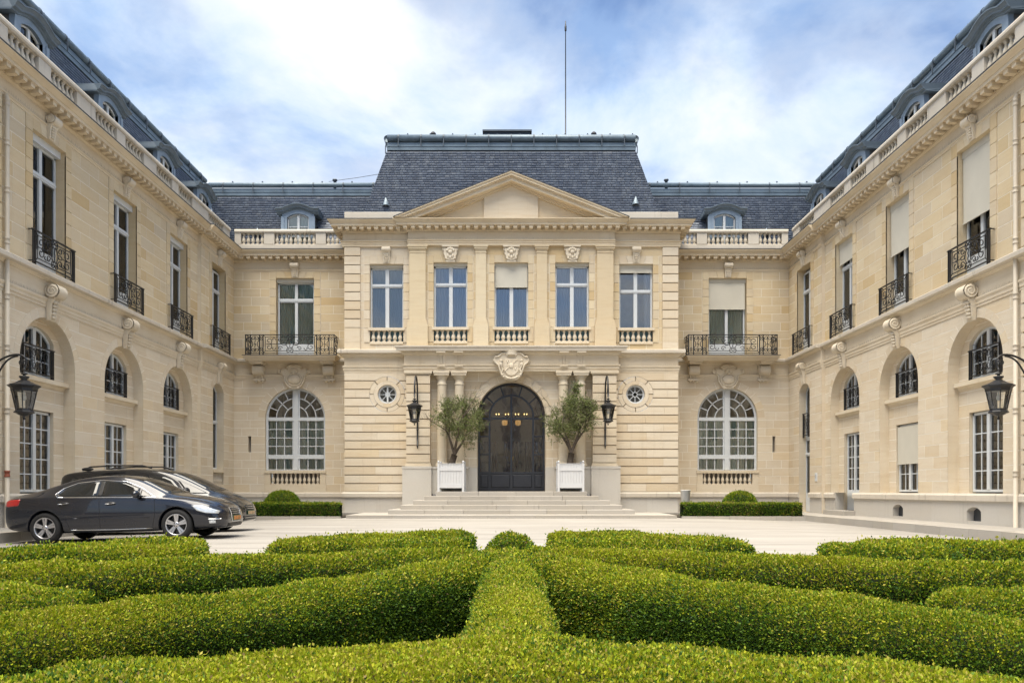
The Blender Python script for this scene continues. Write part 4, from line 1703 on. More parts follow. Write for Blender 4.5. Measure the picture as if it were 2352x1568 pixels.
    if left:
        window(th, M4, u, 2.0, 5.70, 0.60, 0.34, transom=4.05, kind='seg', rise=0.34, curtain='curtain_green', seed=4, dark='room_grey')
        sb = MB()
        sb.box(u - 0.62, u + 0.62, -0.05, 0.4, 1.85, 1.98)
        sb.box(u - 0.62, u + 0.62, -0.03, 0.4, Z_LEDGE, 1.32)
        wb = put('window_balustrade', sb, 'trim', th, M4)
        bk = MB()
        bk.box(u - 0.62, u + 0.62, 0.36, 0.4, 1.32, 1.85)
        put('backing', bk, 'room_dark', wb, M4)
        balusters(wb, M4, u - 0.58, u + 0.58, 1.32, 1.85, 0.1, 0.17, 0.14)
    else:
        window(th, M4, u, 3.35, 5.70, 0.60, 0.34, kind='seg', rise=0.34, rows=(1,), curtain=None, dark='room_grey')
        railing(th, M4, u, 0.58, 3.40, 1.05, 0.16, name='window_railing', r=0.0085)
        window(th, M4, u, 0.14, 3.33, 0.60, 0.34, transom=2.65, kick=0.75, curtain=None, name='garden_door', dark='room_grey')
        pq = MB()
        pq.bbox(U(32.75) - 0.11, U(32.75) + 0.11, -0.03, 0.0, 1.45, 1.80, 0.006)
        pl = put('wall_plaque', pq, 'white_paint', th, M4)
        ln = MB()
        for k in range(3):
            ln.box(U(32.75) - 0.07, U(32.75) + 0.05, -0.033, -0.0305, 1.56 + 0.06 * k, 1.57 + 0.06 * k)
        put('plaque_marks', ln, 'print_dark', pl, M4)
    link('keystone', keystone_me(0.36, 0.95, 0.32, 'small', leaf=False), th, M4 @ TR(u, -0.02, 5.68))
    wl.lintel(M4, u, 0.78, 10.80, Z_ARC, mat='ochre', proud=0.035)
    wl.reveal(M4, Op(u, 0.78, Z_UP, 10.80), 0.36, 'ochre', y0=-0.03)
    window(th, M4, u, Z_UP + 0.02, 10.66, 0.76, 0.30, transom=9.78, kick=0.55, curtain='curtain_green', seed=seed + 40, dark='room_grey')
    upper_key(th, M4, u)
    railing(th, M4, u, 0.98, Z_UP + 0.01, 0.93, -0.16, returns=0.14)
    jg = MB()                                  # narrow face of the set-forward
    ux = U(32.2)
    jg.box(min(ux, ux + (0.01 if left else -0.01)), max(ux, ux + (0.01 if left else -0.01)), 0.0, 0.2, 0.0, 11.6)
    put('return_face', jg, 'trim', th, M4)
    # ---------- near end: channelled masonry
    n0, n1 = span(9.5, 19.75)
    wl.courses(M, n0, n1, GROUND_ROWS, [], 'pale', 1.6, jv=0.006, jh=0.045, proud=0.06, core='groove_shade', seed=seed + 60)
    wl.courses(M, n0, n1, [7.17, 7.9] + steps_between(7.9, Z_ARC, 0.39), [], 'ochre', 1.6, jv=0.006, jh=0.045, proud=0.06, core='groove_shade', seed=seed + 61)
    wl.courses(M, n0, n1, PLINTH_ROWS, [], 'grey', 1.6, jv=0.008, jh=0, seed=seed + 62, core='grey')
    wl.finish()
    # ---------- mouldings along the whole length
    nf = kk
    for MM, (a, b), (k0, k1) in ((M, span(9.5, 32.2), kk(0, 0)), (M4, span(32.2, 36.0), kk(0, 1))):
        dg = None
        if not left:
            dg = (U(BAYS[2]) - 0.85, U(BAYS[2]) + 0.85) if MM is M else (U(BAY4) - 0.62, U(BAY4) + 0.62)
        storey_trim(th, MM, a, b, k0, k1, dg)
        cornice(th, MM, a, b, Z_COR, k0, k1)
        top = span(19.75, 32.2) if MM is M else (a, b)
        spikes_row(th, MM, top[0] + 0.1, top[1] - 0.3, Z_FRZ + 0.003, -0.06)
        spikes_row(th, MM, top[0] + 0.1, top[1] - 0.3, 11.203, -0.04)
    a, b = span(9.5, 35.8)
    segs = []
    for y in [13.05, 17.35, 21.62, 25.85, 30.02]:
        segs.append(tuple(sorted((U(y - 1.6), U(y - 0.28)))))
        segs.append(tuple(sorted((U(y + 0.28), U(y + 1.6)))))
    segs.append(tuple(sorted((U(33.3), U(35.0)))))
    top_balustrade(th, M, a, b, segs)
    holes = [tuple(sorted((U(y - 0.66), U(y + 0.66)))) + (12.0, 14.0) for y in BAYS + [BAY4]]
    ra, rb = span(9.5, 36.15)
    kn = kk(0, -1)
    roof = wing_roof(th, M, ra, rb, kn[0], kn[1], holes, seed)
    for y in [17.57] + BAYS + [BAY4]:
        dormer(th, M, U(y), 0.52, 12.3)
    for y in (19.9, 24.15, 28.4, 23.1, 27.2):
        if y > 23.5 or y < 20:
            roof_vent(roof, M, U(y - 0.5), 0.86, 12.95)
    # ---------- rain pipe
    p = MB()
    up = U(19.88)
    p.tube([(up, -0.11, 0.05), (up, -0.11, 11.0), (up, -0.08, 11.1)], 0.055, 10)
    pipe = put('drainpipe', p, 'pipe_white', th, M)
    for z in (1.4, 3.0, 4.6, 5.9, 7.3, 8.6, 9.8, 10.8):
        c = MB()
        c.lathe([(0.058, 0), (0.07, 0.01), (0.07, 0.04), (0.06, 0.05), (0.06, 0.12), (0.07, 0.13), (0.07, 0.16), (0.058, 0.17)], (up, -0.11, z), 10)
        put('pipe_collar', c, 'rust_red' if (z == 1.4 and left) else 'pipe_white', pipe, M)
    return th


def build_rear(side):
    left = side < 0
    th = empty('rear_range', (side * 10, 36, 0),
               'recessed rear range between parked minivan and entrance block, balcony window uncovered' if left else 'recessed rear range with white waste bin, balcony window under a half lowered blind', 'building', 'rear ranges beside the entrance block')
    wl = Wall(th)
    M = frame((0, 36.0, 0), 'front')
    a, b = (-12.75, -7.1) if left else (7.1, 12.75)
    uc = side * 9.93
    seed = 101 if left else 151
    arch = Op(uc, 1.38, Z_LEDGE, 5.78, 'arch', ring=0.33)
    slit_u = -12.02 if left else 12.06
    slit = Op(slit_u, 0.065, 2.82, 3.55)
    slit2 = Op(side * 7.52, 0.16, 2.82, 3.55)
    slit3 = Op(side * 7.52, 0.16, 8.95, 9.75)
    wl.courses(M, a, b, GROUND_ROWS, [arch, slit, slit2], 'pale', 0.95, seed=seed)
    wl.ring(M, arch, 13, mat='pale')
    win = Op(uc, 0.87, Z_UP, Z_ARC - 0.001)
    wl.courses(M, a, b, UPPER_ROWS, [win, slit3] if left else [win], 'ochre', 0.92, bands=[(uc - 1.17, uc + 1.17, Z_UP, Z_ARC, 0.03)], seed=seed + 1)
    wl.courses(M, a, b, PLINTH_ROWS, [], 'grey', 1.3, jv=0.008, jh=0, seed=seed + 2, core='grey')
    wl.lintel(M, uc, 0.87, 10.80, Z_ARC, mat='ochre', proud=0.035)
    wl.finish()
    for s_ in (slit, slit2) + ((slit3,) if left else ()):
        wl.reveal(M, s_, 0.3, 'trim')
        bk = MB()
        bk.box(s_.uc - s_.hw, s_.uc + s_.hw, 0.2, 0.24, s_.v0, s_.v1)
        put('slit_backing', bk, 'room_dark', th, M)
        if s_ is not slit:
            fb = MB()
            fb.box(s_.uc - 0.01, s_.uc + 0.16, 0.12, 0.15, (s_.v0 + s_.v1) / 2 - 0.012, (s_.v0 + s_.v1) / 2 + 0.012)
            fb.box(s_.uc - s_.hw, s_.uc - s_.hw + 0.03, 0.12, 0.15, s_.v0, s_.v1)
            fb.box(s_.uc + s_.hw - 0.03, s_.uc + s_.hw, 0.12, 0.15, s_.v0, s_.v1)
            put('slit_frame', fb, 'white_paint', th, M)
    wl.reveal(M, arch, 0.36, 'trim')
    fan_window(th, M, uc, 2.0, 5.78, 1.38, 0.22, seed)
    # balustraded apron under the arch
    ap = MB()
    ap.box(uc - 1.42, uc + 1.42, -0.07, 0.3, 1.86, 1.99)
    ap.box(uc - 1.42, uc + 1.42, -0.03, 0.3, Z_LEDGE, 1.36)
    ap.box(uc - 1.40, uc - 1.14, -0.03, 0.25, 1.36, 1.86)
    ap.box(uc + 1.14, uc + 1.40, -0.03, 0.25, 1.36, 1.86)
    apr = put('window_balustrade', ap, 'trim', th, M)
    bk = MB()
    bk.box(uc - 1.14, uc + 1.14, 0.30, 0.34, 1.36, 1.86)
    put('backing', bk, 'room_dark', apr, M)
    balusters(apr, M, uc - 1.13, uc + 1.13, 1.36, 1.86, 0.08, 0.205, 0.155)
    cartouche(th, M, uc, 6.27, 1.12)
    # upper window
    wl.reveal(M, Op(uc, 0.87, Z_UP, 10.80), 0.36, 'ochre', y0=-0.03)
    w = window(th, M, uc, Z_UP + 0.03, 10.64, 0.85, 0.28, transom=9.82, kick=0.62, curtain='curtain_green', seed=seed + 3, tbar=0.17)
    bx = MB()
    bx.box(uc - 0.87, uc + 0.87, 0.1, 0.28, 10.62, 10.80)
    put('blind_box', bx, 'blind', w, M)
    if not left:
        blind(w, M, uc, 0.83, 9.42, 10.68, 0.12)
    upper_key(th, M, uc)
    # balcony
    sl = MB()
    d = 0.93
    sl.box(uc - 2.02, uc + 2.02, -d + 0.04, -0.05, 6.90, 6.96)
    for p0, p1, z0, z1 in ((0.0, 0, 6.96, 7.0), (0.03, 0, 7.0, 7.07), (0.07, 0, 7.07, 7.098)):
        sl.box(uc - 2.03 - p0, uc + 2.03 + p0, -d - p0, -0.05, z0, z1)
    bal = put('balcony', sl, 'trim_up', th, M)
    ld = MB()
    ld.box(uc - 2.11, uc + 2.11, -d - 0.08, -0.05, 7.0985, 7.125)
    put('lead_sheet', ld, 'lead', bal, M)
    for s in (-1, 1):
        cx = uc + s * 1.6
        link('console', keystone_me(0.44, 0.66, 0.46, 'console'), bal, M @ TR(cx, -0.06, 6.14))
        cm = MB()
        cm.box(cx - 0.30, cx + 0.30, -0.78, 0.0, 6.84, 6.90)
        cm.box(cx - 0.26, cx + 0.26, -0.62, 0.0, 6.78, 6.84)
        cm.box(cx - 0.25, cx + 0.25, -0.2, 0.0, 6.08, 6.16)
        for k in (-1, 0, 1):
            cm.ball((cx + 0.15 * k, -0.13, 6.05), (0.06, 0.06, 0.05), 8, 6)
        put('console_cap', cm, 'carved', bal, M)
    # railing round the balcony
    z0, h, yr, hw = 7.12, 0.93, -d + 0.06, 1.98
    f = MB()
    f.box(uc - hw - 0.03, uc + hw + 0.03, yr - 0.025, yr + 0.025, z0 + h - 0.034, z0 + h)
    f.box(uc - hw, uc + hw, yr - 0.016, yr + 0.016, z0 + 0.068, z0 + 0.098)
    for s in (-1, 1):
        x = uc + s * hw
        f.box(x - 0.02, x + 0.02, yr + 0.022, 0.0, z0 + h - 0.024, z0 + h)
        f.box(x - 0.01, x + 0.01, yr + 0.012, 0.0, z0 + 0.075, z0 + 0.098)
    rl = put('balcony_railing', f, 'iron', th, M)
    for x in (-1.98, -1.76, -1.36, -1.2, 1.2, 1.36, 1.76, 1.98):
        p = MB()
        p.box(uc + x - 0.02, uc + x + 0.02, yr - 0.02, yr + 0.02, z0, z0 + h - 0.024)
        put('post', p, 'iron', rl, M)
    scroll_parts(rl, M @ TR(uc, yr, z0 + 0.098), ('panel', 2.4, h - 0.12), panel_lines(2.4, h - 0.12))
    for x in (-1.56, 1.56):
        scroll_parts(rl, M @ TR(uc + x, yr, z0 + 0.098), ('lyre', 0.4), lyre_lines(0.4, h - 0.12))
    for x in (-1.87, -1.28, 1.28, 1.87):
        p = MB()
        for zz in (0.1, 0.2):
            for sg in (0, 1):
                zc_ = z0 + 0.098 + (zz if not sg else h - 0.12 - zz)
                p.tube([(uc + x + 0.04 * math.cos(2 * PI * k / 10), yr, zc_ + 0.045 * math.sin(2 * PI * k / 10)) for k in range(10)], 0.014, 5, closed=True)
        p.tube([(uc + x, yr, z0 + 0.3), (uc + x, yr, z0 + 0.65)], 0.006, 5)
        put('ornament', p, 'iron', rl, M)
    for s in (-1, 1):
        Ms = M @ TR(uc + s * hw, yr / 2, z0 + 0.098) @ Matrix.Rotation(R(90), 4, 'Z')
        scroll_parts(rl, Ms, ('lyre', 0.72), lyre_lines(0.72, h - 0.12))
    # mouldings and roof
    kk0 = (1, 0) if left else (0, 1)
    storey_trim(th, M, a, b, *kk0)
    cornice(th, M, a, b, Z_COR, *kk0)
    spikes_row(th, M, a + 0.2, b - 0.2, Z_FRZ + 0.003, -0.06)
    spikes_row(th, M, a + 0.2, b - 0.2, 11.203, -0.04)
    segs = [(uc - 0.95, uc + 0.95)]
    if left:
        segs += [(-12.42, -11.36), (-8.52, -7.3)]
    else:
        segs += [(7.3, 8.52), (11.36, 12.42)]
    top_balustrade(th, M, a + (0.05 if left else 0), b - (0 if left else 0.05), segs)
    holes = [(uc - 0.66, uc + 0.66, 12.0, 14.0)]
    ra, rb = (-12.9 - 0.15 + 0.75, -5.9) if left else (5.9, 12.9 + 0.15 - 0.75)
    ra, rb = (-13.62, -5.9) if left else (5.9, 13.62)
    roof = wing_roof(th, M, ra, rb, -1 if left else 0, 0 if left else -1, holes, seed)
    dormer(th, M, uc, 0.52, 12.3)
    for u in ((-11.95, -7.95) if left else (7.9, 12.0)):
        roof_vent(roof, M, u, 0.88, 13.05 if abs(u) > 9 else 13.15)
    pot = MB()
    pu = -8.6 if left else 7.55
    pot.lathe([(0.07, 0), (0.07, 0.5), (0.12, 0.55), (0.12, 0.6)], (pu, 2.2, 15.6), 10)
    put('flue', pot, 'zinc_dark', roof, M)
    if left:
        wr = MB()
        wr.tube([(-8.9, 2.2, 16.1), (-7.5, 2.1, 16.25), (-6.2, 2.0, 16.42)], 0.012, 4)
        put('roof_cable', wr, 'lead', roof, M)
    return th


for sd in (-1, 1):
    build_wing(sd)
for sd in (-1, 1):
    build_rear(sd)

# ------------------------------------------------------------------ central entrance pavilion
def build_pavilion():
    th = empty('entrance_pavilion', (0, 34, 0), 'central entrance block with triangular pediment, tall slate roof and arched doorway', 'building')
    wl = Wall(th)
    M = frame((0, 34.0, 0), 'front')
    Q = M @ TR(0, -0.15, 0)                     # frontispiece plane
    P = M @ TR(0, -0.38, 0)                     # portal plane
    HX = 7.23
    rows = steps_between(1.0, 6.18, 0.37)
    # ---- channelled ground storey with round windows
    for s in (-1, 1):
        a, b = (-HX, -4.40) if s < 0 else (4.40, HX)
        uc = s * 5.38
        oc = Op(uc, 0.41, 5.23 - 0.41, 5.23 + 0.41, 'circ', ring=0.36)
        wl.courses(M, a, b, rows, [oc], 'pale', 1.15, jv=0.006, jh=0.042, proud=0.06, core='groove_shade', seed=200 + s)
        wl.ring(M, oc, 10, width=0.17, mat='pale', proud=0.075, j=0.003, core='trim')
        wl.ring(M, Op(uc, 0.585, 5.23 - 0.585, 5.23 + 0.585, 'circ'), 8, width=0.18, mat='pale', proud=0.06, j=0.032, core='groove_shade')
        wl.reveal(M, oc, 0.3, 'trim', y0=-0.055)
        f = MB()
        f.arcbar(uc, 5.23, 0.335, 0.41, 0, 2 * PI, 0.08, 0.16, 28)
        if s < 0:
            f.box(uc - 0.035, uc + 0.035, 0.06, 0.15, 5.23 - 0.34, 5.23 + 0.34)
        f.arcbar(uc, 5.23, 0.085 if s > 0 else 0.0, 0.115, 0, 2 * PI, 0.09, 0.15, 16)
        for k in range(8):
            if s < 0 and k % 4 == 2:
                continue
            an = k * PI / 4 + (0 if s > 0 else 0.0)
            c_, n_ = math.cos(an), math.sin(an)
            w_ = 0.014
            f.prism([(uc + 0.1 * c_ + w_ * n_, 5.23 + 0.1 * n_ - w_ * c_), (uc + 0.34 * c_ + w_ * n_, 5.23 + 0.34 * n_ - w_ * c_),
                     (uc + 0.34 * c_ - w_ * n_, 5.23 + 0.34 * n_ + w_ * c_), (uc + 0.1 * c_ - w_ * n_, 5.23 + 0.1 * n_ + w_ * c_)], 0.095, 0.145)
        ow = put('round_window', f, 'white_paint', th, M)
        for k in range(8):
            a0, a1 = k * PI / 4, (k + 1) * PI / 4
            pts = [(uc + 0.335 * math.cos(a0 + (a1 - a0) * i / 4), 5.23 + 0.335 * math.sin(a0 + (a1 - a0) * i / 4)) for i in range(5)]
            pts += [(uc + 0.11 * math.cos(a1 - (a1 - a0) * i / 2), 5.23 + 0.11 * math.sin(a1 - (a1 - a0) * i / 2)) for i in range(3)]
            put('pane', pane_mesh(pts, 0.12), 'glass', ow, M)
        room(ow, M, uc, 0.45, 4.75, 5.7, 0.16, 1.0, 'room_grey' if s < 0 else 'room_dark')
        # plinth
        wl.courses(M, a, b, [0.0, 0.78], [], 'grey', 1.3, jv=0.01, jh=0, proud=0.012, seed=210 + s, core='grey')
        lg = MB()
        e0, e1 = (-1, 0) if s < 0 else (0, -1)
        lg.extr([(0, 0.775), (0.10, 0.78), (0.11, 0.93), (0.07, 1.0), (0, 1.002)], a, b, e0, e1)
        put('plinth_ledge', lg, 'ledge', th, M)
        sc = MB()
        k_in = (-1, 1) if s < 0 else (1, -1)
        sa, sb = (-HX, -4.60 + 0.38) if s < 0 else (4.60 - 0.38, HX)
        prof = [(0, 6.18), (0.03, 6.18), (0.03, 6.27), (0.055, 6.275), (0.055, 6.36), (0.09, 6.40), (0.09, 6.45), (0.012, 6.455), (0.012, 6.83), (0.05, 6.835), (0.08, 6.89), (0.14, 6.93), (0.15, 6.98), (0, 6.985)]
        sc.extr(prof, sa, sb, -1 if s < 0 else 0, 0 if s < 0 else -1)
        put('string_course', sc, 'trim', th, M)
        ll = MB()
        ll.extr([(0, 6.98), (0.27, 6.985), (0.28, 7.11), (0.24, 7.14), (0, 7.17)], sa, sb, -1 if s < 0 else 0, 0 if s < 0 else -1)
        put('ledge', ll, 'ledge', th, M)
        spikes_row(th, M, sa + 0.1, sb - 0.1, 6.456, -0.06)
        # channelled pier beside the columns
        pa, pb = (-4.51, -3.49) if s < 0 else (3.49, 4.51)
        Pm = M @ TR(0, -0.35, 0)
        wl.courses(Pm, pa, pb, steps_between(2.25, 6.0, 0.375), [], 'pale', 2.0, jv=0, jh=0.042, proud=0.06, core='groove_shade', seed=220 + s)
        cp = MB()
        cp.box(pa + 0.003, pb - 0.003, -0.345, 0.1, 2.1, 6.2)
        cp.box(pa - 0.05, pb + 0.05, -0.44, 0.1, 2.10, 2.16)
        cp.box(pa - 0.03, pb + 0.03, -0.42, 0.1, 2.16, 2.24)
        cp.box(pa - 0.04, pb + 0.04, -0.42, 0.1, 6.02, 6.08)
        cp.box(pa - 0.09, pb + 0.09, -0.47, 0.1, 6.08, 6.18)
        put('pier', cp, 'trim', th, M)
        # grey pedestal below pier and columns
        pd = MB()
        pd.box(s * 3.42 if s > 0 else -4.66, 4.66 if s > 0 else -3.42, -0.52, 0.1, 0.0, 2.0)
        pd.box((3.40 if s > 0 else -4.68), (4.68 if s > 0 else -3.40), -0.54, 0.1, 2.0, 2.1)
        pd.box((1.9 if s > 0 else -3.42), (3.42 if s > 0 else -1.9), -0.36, 0.2, 0.9, 2.0)
        pd.box((1.86 if s > 0 else -3.42), (3.42 if s > 0 else -1.86), -0.40, 0.2, 2.0, 2.09)
        pd.box((1.47 if s > 0 else -1.9), (1.9 if s > 0 else -1.47), -0.02, 0.3, 0.9, 2.06)
        put('pedestal', pd, 'grey', th, M)
        for cxx in (2.25, 3.0):
            c = MB()
            c.lathe([(0.30, 2.09), (0.30, 2.15), (0.27, 2.17), (0.28, 2.22), (0.24, 2.25), (0.225, 2.3), (0.223, 3.4), (0.215, 4.4), (0.20, 5.55), (0.205, 5.6), (0.225, 5.62), (0.225, 5.66), (0.20, 5.67),
                     (0.20, 5.84), (0.23, 5.87), (0.28, 5.97), (0.29, 6.0)], (s * cxx, -0.12, 0), 24)
            c.box(s * cxx - 0.32, s * cxx + 0.32, -0.44, 0.1, 6.0, 6.09)
            c.box(s * cxx - 0.345, s * cxx + 0.345, -0.465, 0.1, 6.09, 6.18)
            put('column', c, 'trim', th, M)
            tg = MB()
            for q in (-0.12, 0.0, 0.12):
                tg.box(s * cxx + q - 0.045, s * cxx + q + 0.045, -0.04, 0.0, 6.47, 6.84)
            tg.box(s * cxx - 0.19, s * cxx + 0.19, -0.05, 0.0, 6.84, 6.88)
            tg.box(s * cxx - 0.17, s * cxx + 0.17, -0.115, -0.08, 6.385, 6.42)
            for q in range(6):
                tg.box(s * cxx - 0.15 + q * 0.06 - 0.018, s * cxx - 0.15 + q * 0.06 + 0.018, -0.11, -0.08, 6.34, 6.385)
            tg.box(s * cxx - 0.20, s * cxx + 0.20, -0.28, -0.1, 6.93, 7.02)
            put('triglyph', tg, 'trim', th, P)
    # ---- portal wall, entablature
    door = Op(0, 1.47, 1.02, 5.79, 'arch', ring=0.34)
    Mw = M @ TR(0, 0.1, 0)
    wl.courses(Mw, -3.5, 3.5, [1.02, 1.5, 2.1] + steps_between(2.1, 6.18, 0.37), [door], 'pale', 0.8, seed=230)
    wl.ring(Mw, door, 13, mat='pale', proud=0.05)
    wl.reveal(Mw, door, 0.5, 'trim', y0=-0.05)
    en = MB()
    prof = [(-0.5, 6.18), (0.0, 6.18), (0.0, 6.27), (0.03, 6.275), (0.03, 6.38), (0.08, 6.42), (0.08, 6.46), (0.0, 6.465), (0.0, 6.86), (0.05, 6.87), (0.10, 6.93), (0.11, 7.0), (-0.3, 7.005)]
    en.extr(prof, -4.60, 4.60, -1, -1)
    put('portal_entablature', en, 'trim', th, P)
    el = MB()
    el.extr([(-0.3, 7.0), (0.30, 7.01), (0.31, 7.10), (0.36, 7.16), (0.36, 7.21), (0.0, 7.24), (-0.4, 7.26)], -4.60, 4.60, -1, -1)
    put('portal_ledge', el, 'ledge', th, P)
    spikes_row(th, P, -4.5, 4.5, 6.466, -0.05)
    spikes_row(th, P, -4.6, 4.6, 7.22, -0.2, 0.12)
    # ---- upper storey, side parts
    urows = [7.17, 7.48, 8.10] + steps_between(8.10, 11.60, 0.389)[1:]
    wins = [-5.41, -2.625, 0.0, 2.625, 5.41]
    for s in (-1, 1):
        a, b = (-HX, -4.42) if s < 0 else (4.42, HX)
        uc = s * 5.41
        q0, q1 = (-HX, -6.55) if s < 0 else (6.55, HX)
        w0, w1 = (-6.55, -4.42) if s < 0 else (4.42, 6.55)
        op = Op(uc, 0.73, 7.48, 11.22)
        wl.courses(M, q0, q1, steps_between(8.10, 11.60, 0.389), [], 'pale', 2, jv=0, jh=0.042, proud=0.075, core='groove_shade', seed=240)
        wl.courses(M, q0, q1, [7.17, 7.48, 8.10], [], 'pale', 2, jv=0.004, jh=0.004, proud=0.07, seed=241)
        wl.courses(M, w0, w1, urows, [op], 'ochre' if s > 0 else 'pale', 0.8, bands=[(uc - 0.98, uc + 0.98, 7.48, 11.25, 0.03)], seed=242 + s)
        wl.lintel(M, uc, 0.73, 10.87, 11.22, mat='pale', proud=0.035)
        wl.reveal(M, Op(uc, 0.73, 7.48, 10.87), 0.34, 'trim_up', y0=-0.03)
        link('keystone', keystone_me(0.36, 0.72, 0.24, 'pav'), th, M @ TR(uc, -0.03, 10.88))
        ar = MB()
        e = (-1, 0) if s < 0 else (0, -1)
        ar.extr([(0.0, 11.60), (0.09, 11.602), (0.09, 11.70), (0.11, 11.71), (0.11, 11.78), (0.15, 11.81), (0.15, 11.84), (0.075, 11.845), (0.075, 12.17), (0, 12.175)], a, b, *e)
        put('architrave', ar, 'trim_up', th, M)
        kc = (-1, 1) if s < 0 else (1, -1)
        cornice(th, M, a, b, 12.62, *kc, o=0.07)
    # ---- frontispiece
    cops = [Op(u, 0.73, 7.48, 11.22) for u in (-2.625, 0, 2.625)]
    wl.courses(Q, -4.42, 4.42, urows, cops, 'ochre', 0.62, bands=[(o.uc - 0.97, o.uc + 0.97, 7.48, 11.25, 0.025) for o in cops], seed=250)
    for o in cops:
        wl.lintel(Q, o.uc, 0.73, 10.90, 11.22, mat='ochre', proud=0.03)
        wl.reveal(Q, Op(o.uc, 0.73, 7.48, 10.90), 0.34, 'ochre', y0=-0.025)
        link('keystone', shell_key_me(), th, Q @ TR(o.uc, -0.03, 10.92))
    sd_ = MB()
    for s in (-1, 1):
        x = s * 4.42
        sd_.box(min(x, x - s * 0.05), max(x, x - s * 0.05), 0.0, 0.16, 7.17, 11.6)
    put('return_face', sd_, 'ochre', th, Q)
    ar = MB()
    ar.extr([(0, 11.60), (0.14, 11.602), (0.14, 11.70), (0.16, 11.71), (0.16, 11.78), (0.20, 11.81), (0.20, 11.84), (0.11, 11.845), (0.11, 12.17), (0, 12.175)], -4.42, 4.42, -0.3, -0.3)
    put('architrave', ar, 'trim_up', th, Q)
    spikes_row(th, Q, -4.4, 4.4, 11.846, -0.15)
    cornice(th, Q, -4.42, 4.42, 12.62, -1, -1, o=0.07, gut=False)
    for x, w in ((-4.04, 0.70), (4.04, 0.70), (-1.315, 0.45), (1.315, 0.45)):
        p = MB()
        d = 0.12
        h = w / 2
        p.box(x - h, x + h, -d, 0.0, 8.42, 11.40)
        for z0, z1, e in ((8.18, 8.26, 0.08), (8.26, 8.34, 0.06), (8.34, 8.42, 0.03), (11.28, 11.32, 0.02), (11.40, 11.45, 0.03), (11.45, 11.53, 0.06), (11.53, 11.605, 0.09)):
            p.box(x - h - e, x + h + e, -d - e, 0.0, z0 + 0.001, z1 - 0.001)
        p.box(x - h - 0.10, x + h + 0.10, -d - 0.10, 0.0, 7.30, 8.179)
        p.box(x - h - 0.13, x + h + 0.13, -d - 0.13, 0.0, 7.17, 7.30)
        pl = put('pilaster', p, 'ochre', th, Q)
    # window joinery, parapets
    kinds = [('curtain_teal', None), ('curtain_blue', None), ('curtain_blue', 9.88), ('curtain_blue', None), ('curtain_blue', 10.55)]
    for i, u in enumerate(wins):
        MM = Q if 0 < i < 4 else M
        top = 10.90 if 0 < i < 4 else 10.87
        cur, bto = kinds[i]
        w = window(th, MM, u, 8.08, top - 0.12, 0.73, 0.26, transom=9.97 if i < 4 else 9.72, glass='glass_strong', curtain=cur, cur=(1, 1) if i < 3 else ((1, 0.98) if i == 3 else (0.0, 0.45)),
                   seed=300 + i, dark='room_grey', mull=0.16, fr=0.075)
        bx = MB()
        bx.box(u - 0.73, u + 0.73, 0.1, 0.26, top - 0.13, top)
        put('blind_box', bx, 'blind', w, MM)
        if bto:
            blind(w, MM, u, 0.70, bto, top - 0.1, 0.12)
        sb = MB()
        sb.box(u - 0.80, u + 0.80, -0.10, 0.22, 7.99, 8.10)
        sb.box(u - 0.73, u + 0.73, -0.05, 0.3, 7.40, 7.50)
        wb = put('window_balustrade', sb, 'trim', th, MM)
        bk = MB()
        bk.box(u - 0.73, u + 0.73, 0.24, 0.28, 7.5, 7.99)
        put('backing', bk, 'curtain_teal', wb, MM)
        balusters(wb, MM, u - 0.70, u + 0.70, 7.50, 7.99, 0.06, 0.235 if 0 < i < 4 else 0.235, 0.19)
    wl.finish()
    # ---- flanks of the block
    for s in (-1, 1):
        F = frame((s * HX, 0, 0), 'right' if s < 0 else 'left')
        a, b = (-40.0, -34.0) if s < 0 else (34.0, 40.0)
        fl = MB()
        fl.add([(a, 0.0, 0.0), (b, 0, 0.0), (b, 0.0, 12.3), (a, 0.0, 12.3)], [(0, 1, 2, 3)])
        put('flank', fl, 'trim_up', th, F)
        k = (0, -1) if s < 0 else (-1, 0)
        cornice(th, F, a, b, 12.62, *k, o=0.07)
        st = MB()
        st.extr([(0, 6.18), (0.03, 6.18), (0.055, 6.36), (0.09, 6.40), (0.09, 6.45), (0.012, 6.455), (0.012, 6.83), (0.08, 6.89), (0.15, 6.98), (0.27, 6.985), (0.28, 7.11), (0, 7.17)], *((-36, -34) if s < 0 else (34, 36)), *k)
        put('string_course', st, 'trim', th, F)
        ar = MB()
        ar.extr([(0.0, 11.60), (0.09, 11.602), (0.11, 11.78), (0.15, 11.84), (0.075, 11.845), (0.075, 12.17), (0, 12.175)], a, b, *k)
        put('architrave', ar, 'trim_up', th, F)
    # ---- blocking course and pediment
    for s in (-1, 1):
        bc = MB()
        bc.bbox(-7.25 if s < 0 else 3.0, -3.0 if s < 0 else 7.25, 0.02, 0.45, 12.66, 13.14, 0.015)
        put('blocking_course', bc, 'ledge', th, M)
    AX, AZ, CX, CZ = 0.0, 14.58, 4.98, 12.63
    ty = MB()
    ty.prism([(-4.6, 12.62), (4.6, 12.62), (0, 14.30)], -0.20, 0.6)
    tymp = put('tympanum', ty, 'pale', th, M)
    tb = MB()
    tb.prism([(-1.18, 12.72), (1.15, 12.72), (1.15, 13.72), (0.0, 14.10), (-1.18, 13.72)], -0.31, -0.15)
    put('tablet', tb, 'pale', tymp, M)
    slope = (AZ - CZ) / CX
    nrm = math.hypot(1, slope)
    rk = MB()
    layers = [(0.0, 0.05, 0.86), (0.05, 0.15, 0.82), (0.15, 0.19, 0.76), (0.19, 0.33, 0.70), (0.33, 0.40, 0.40), (0.40, 0.46, 0.32)]
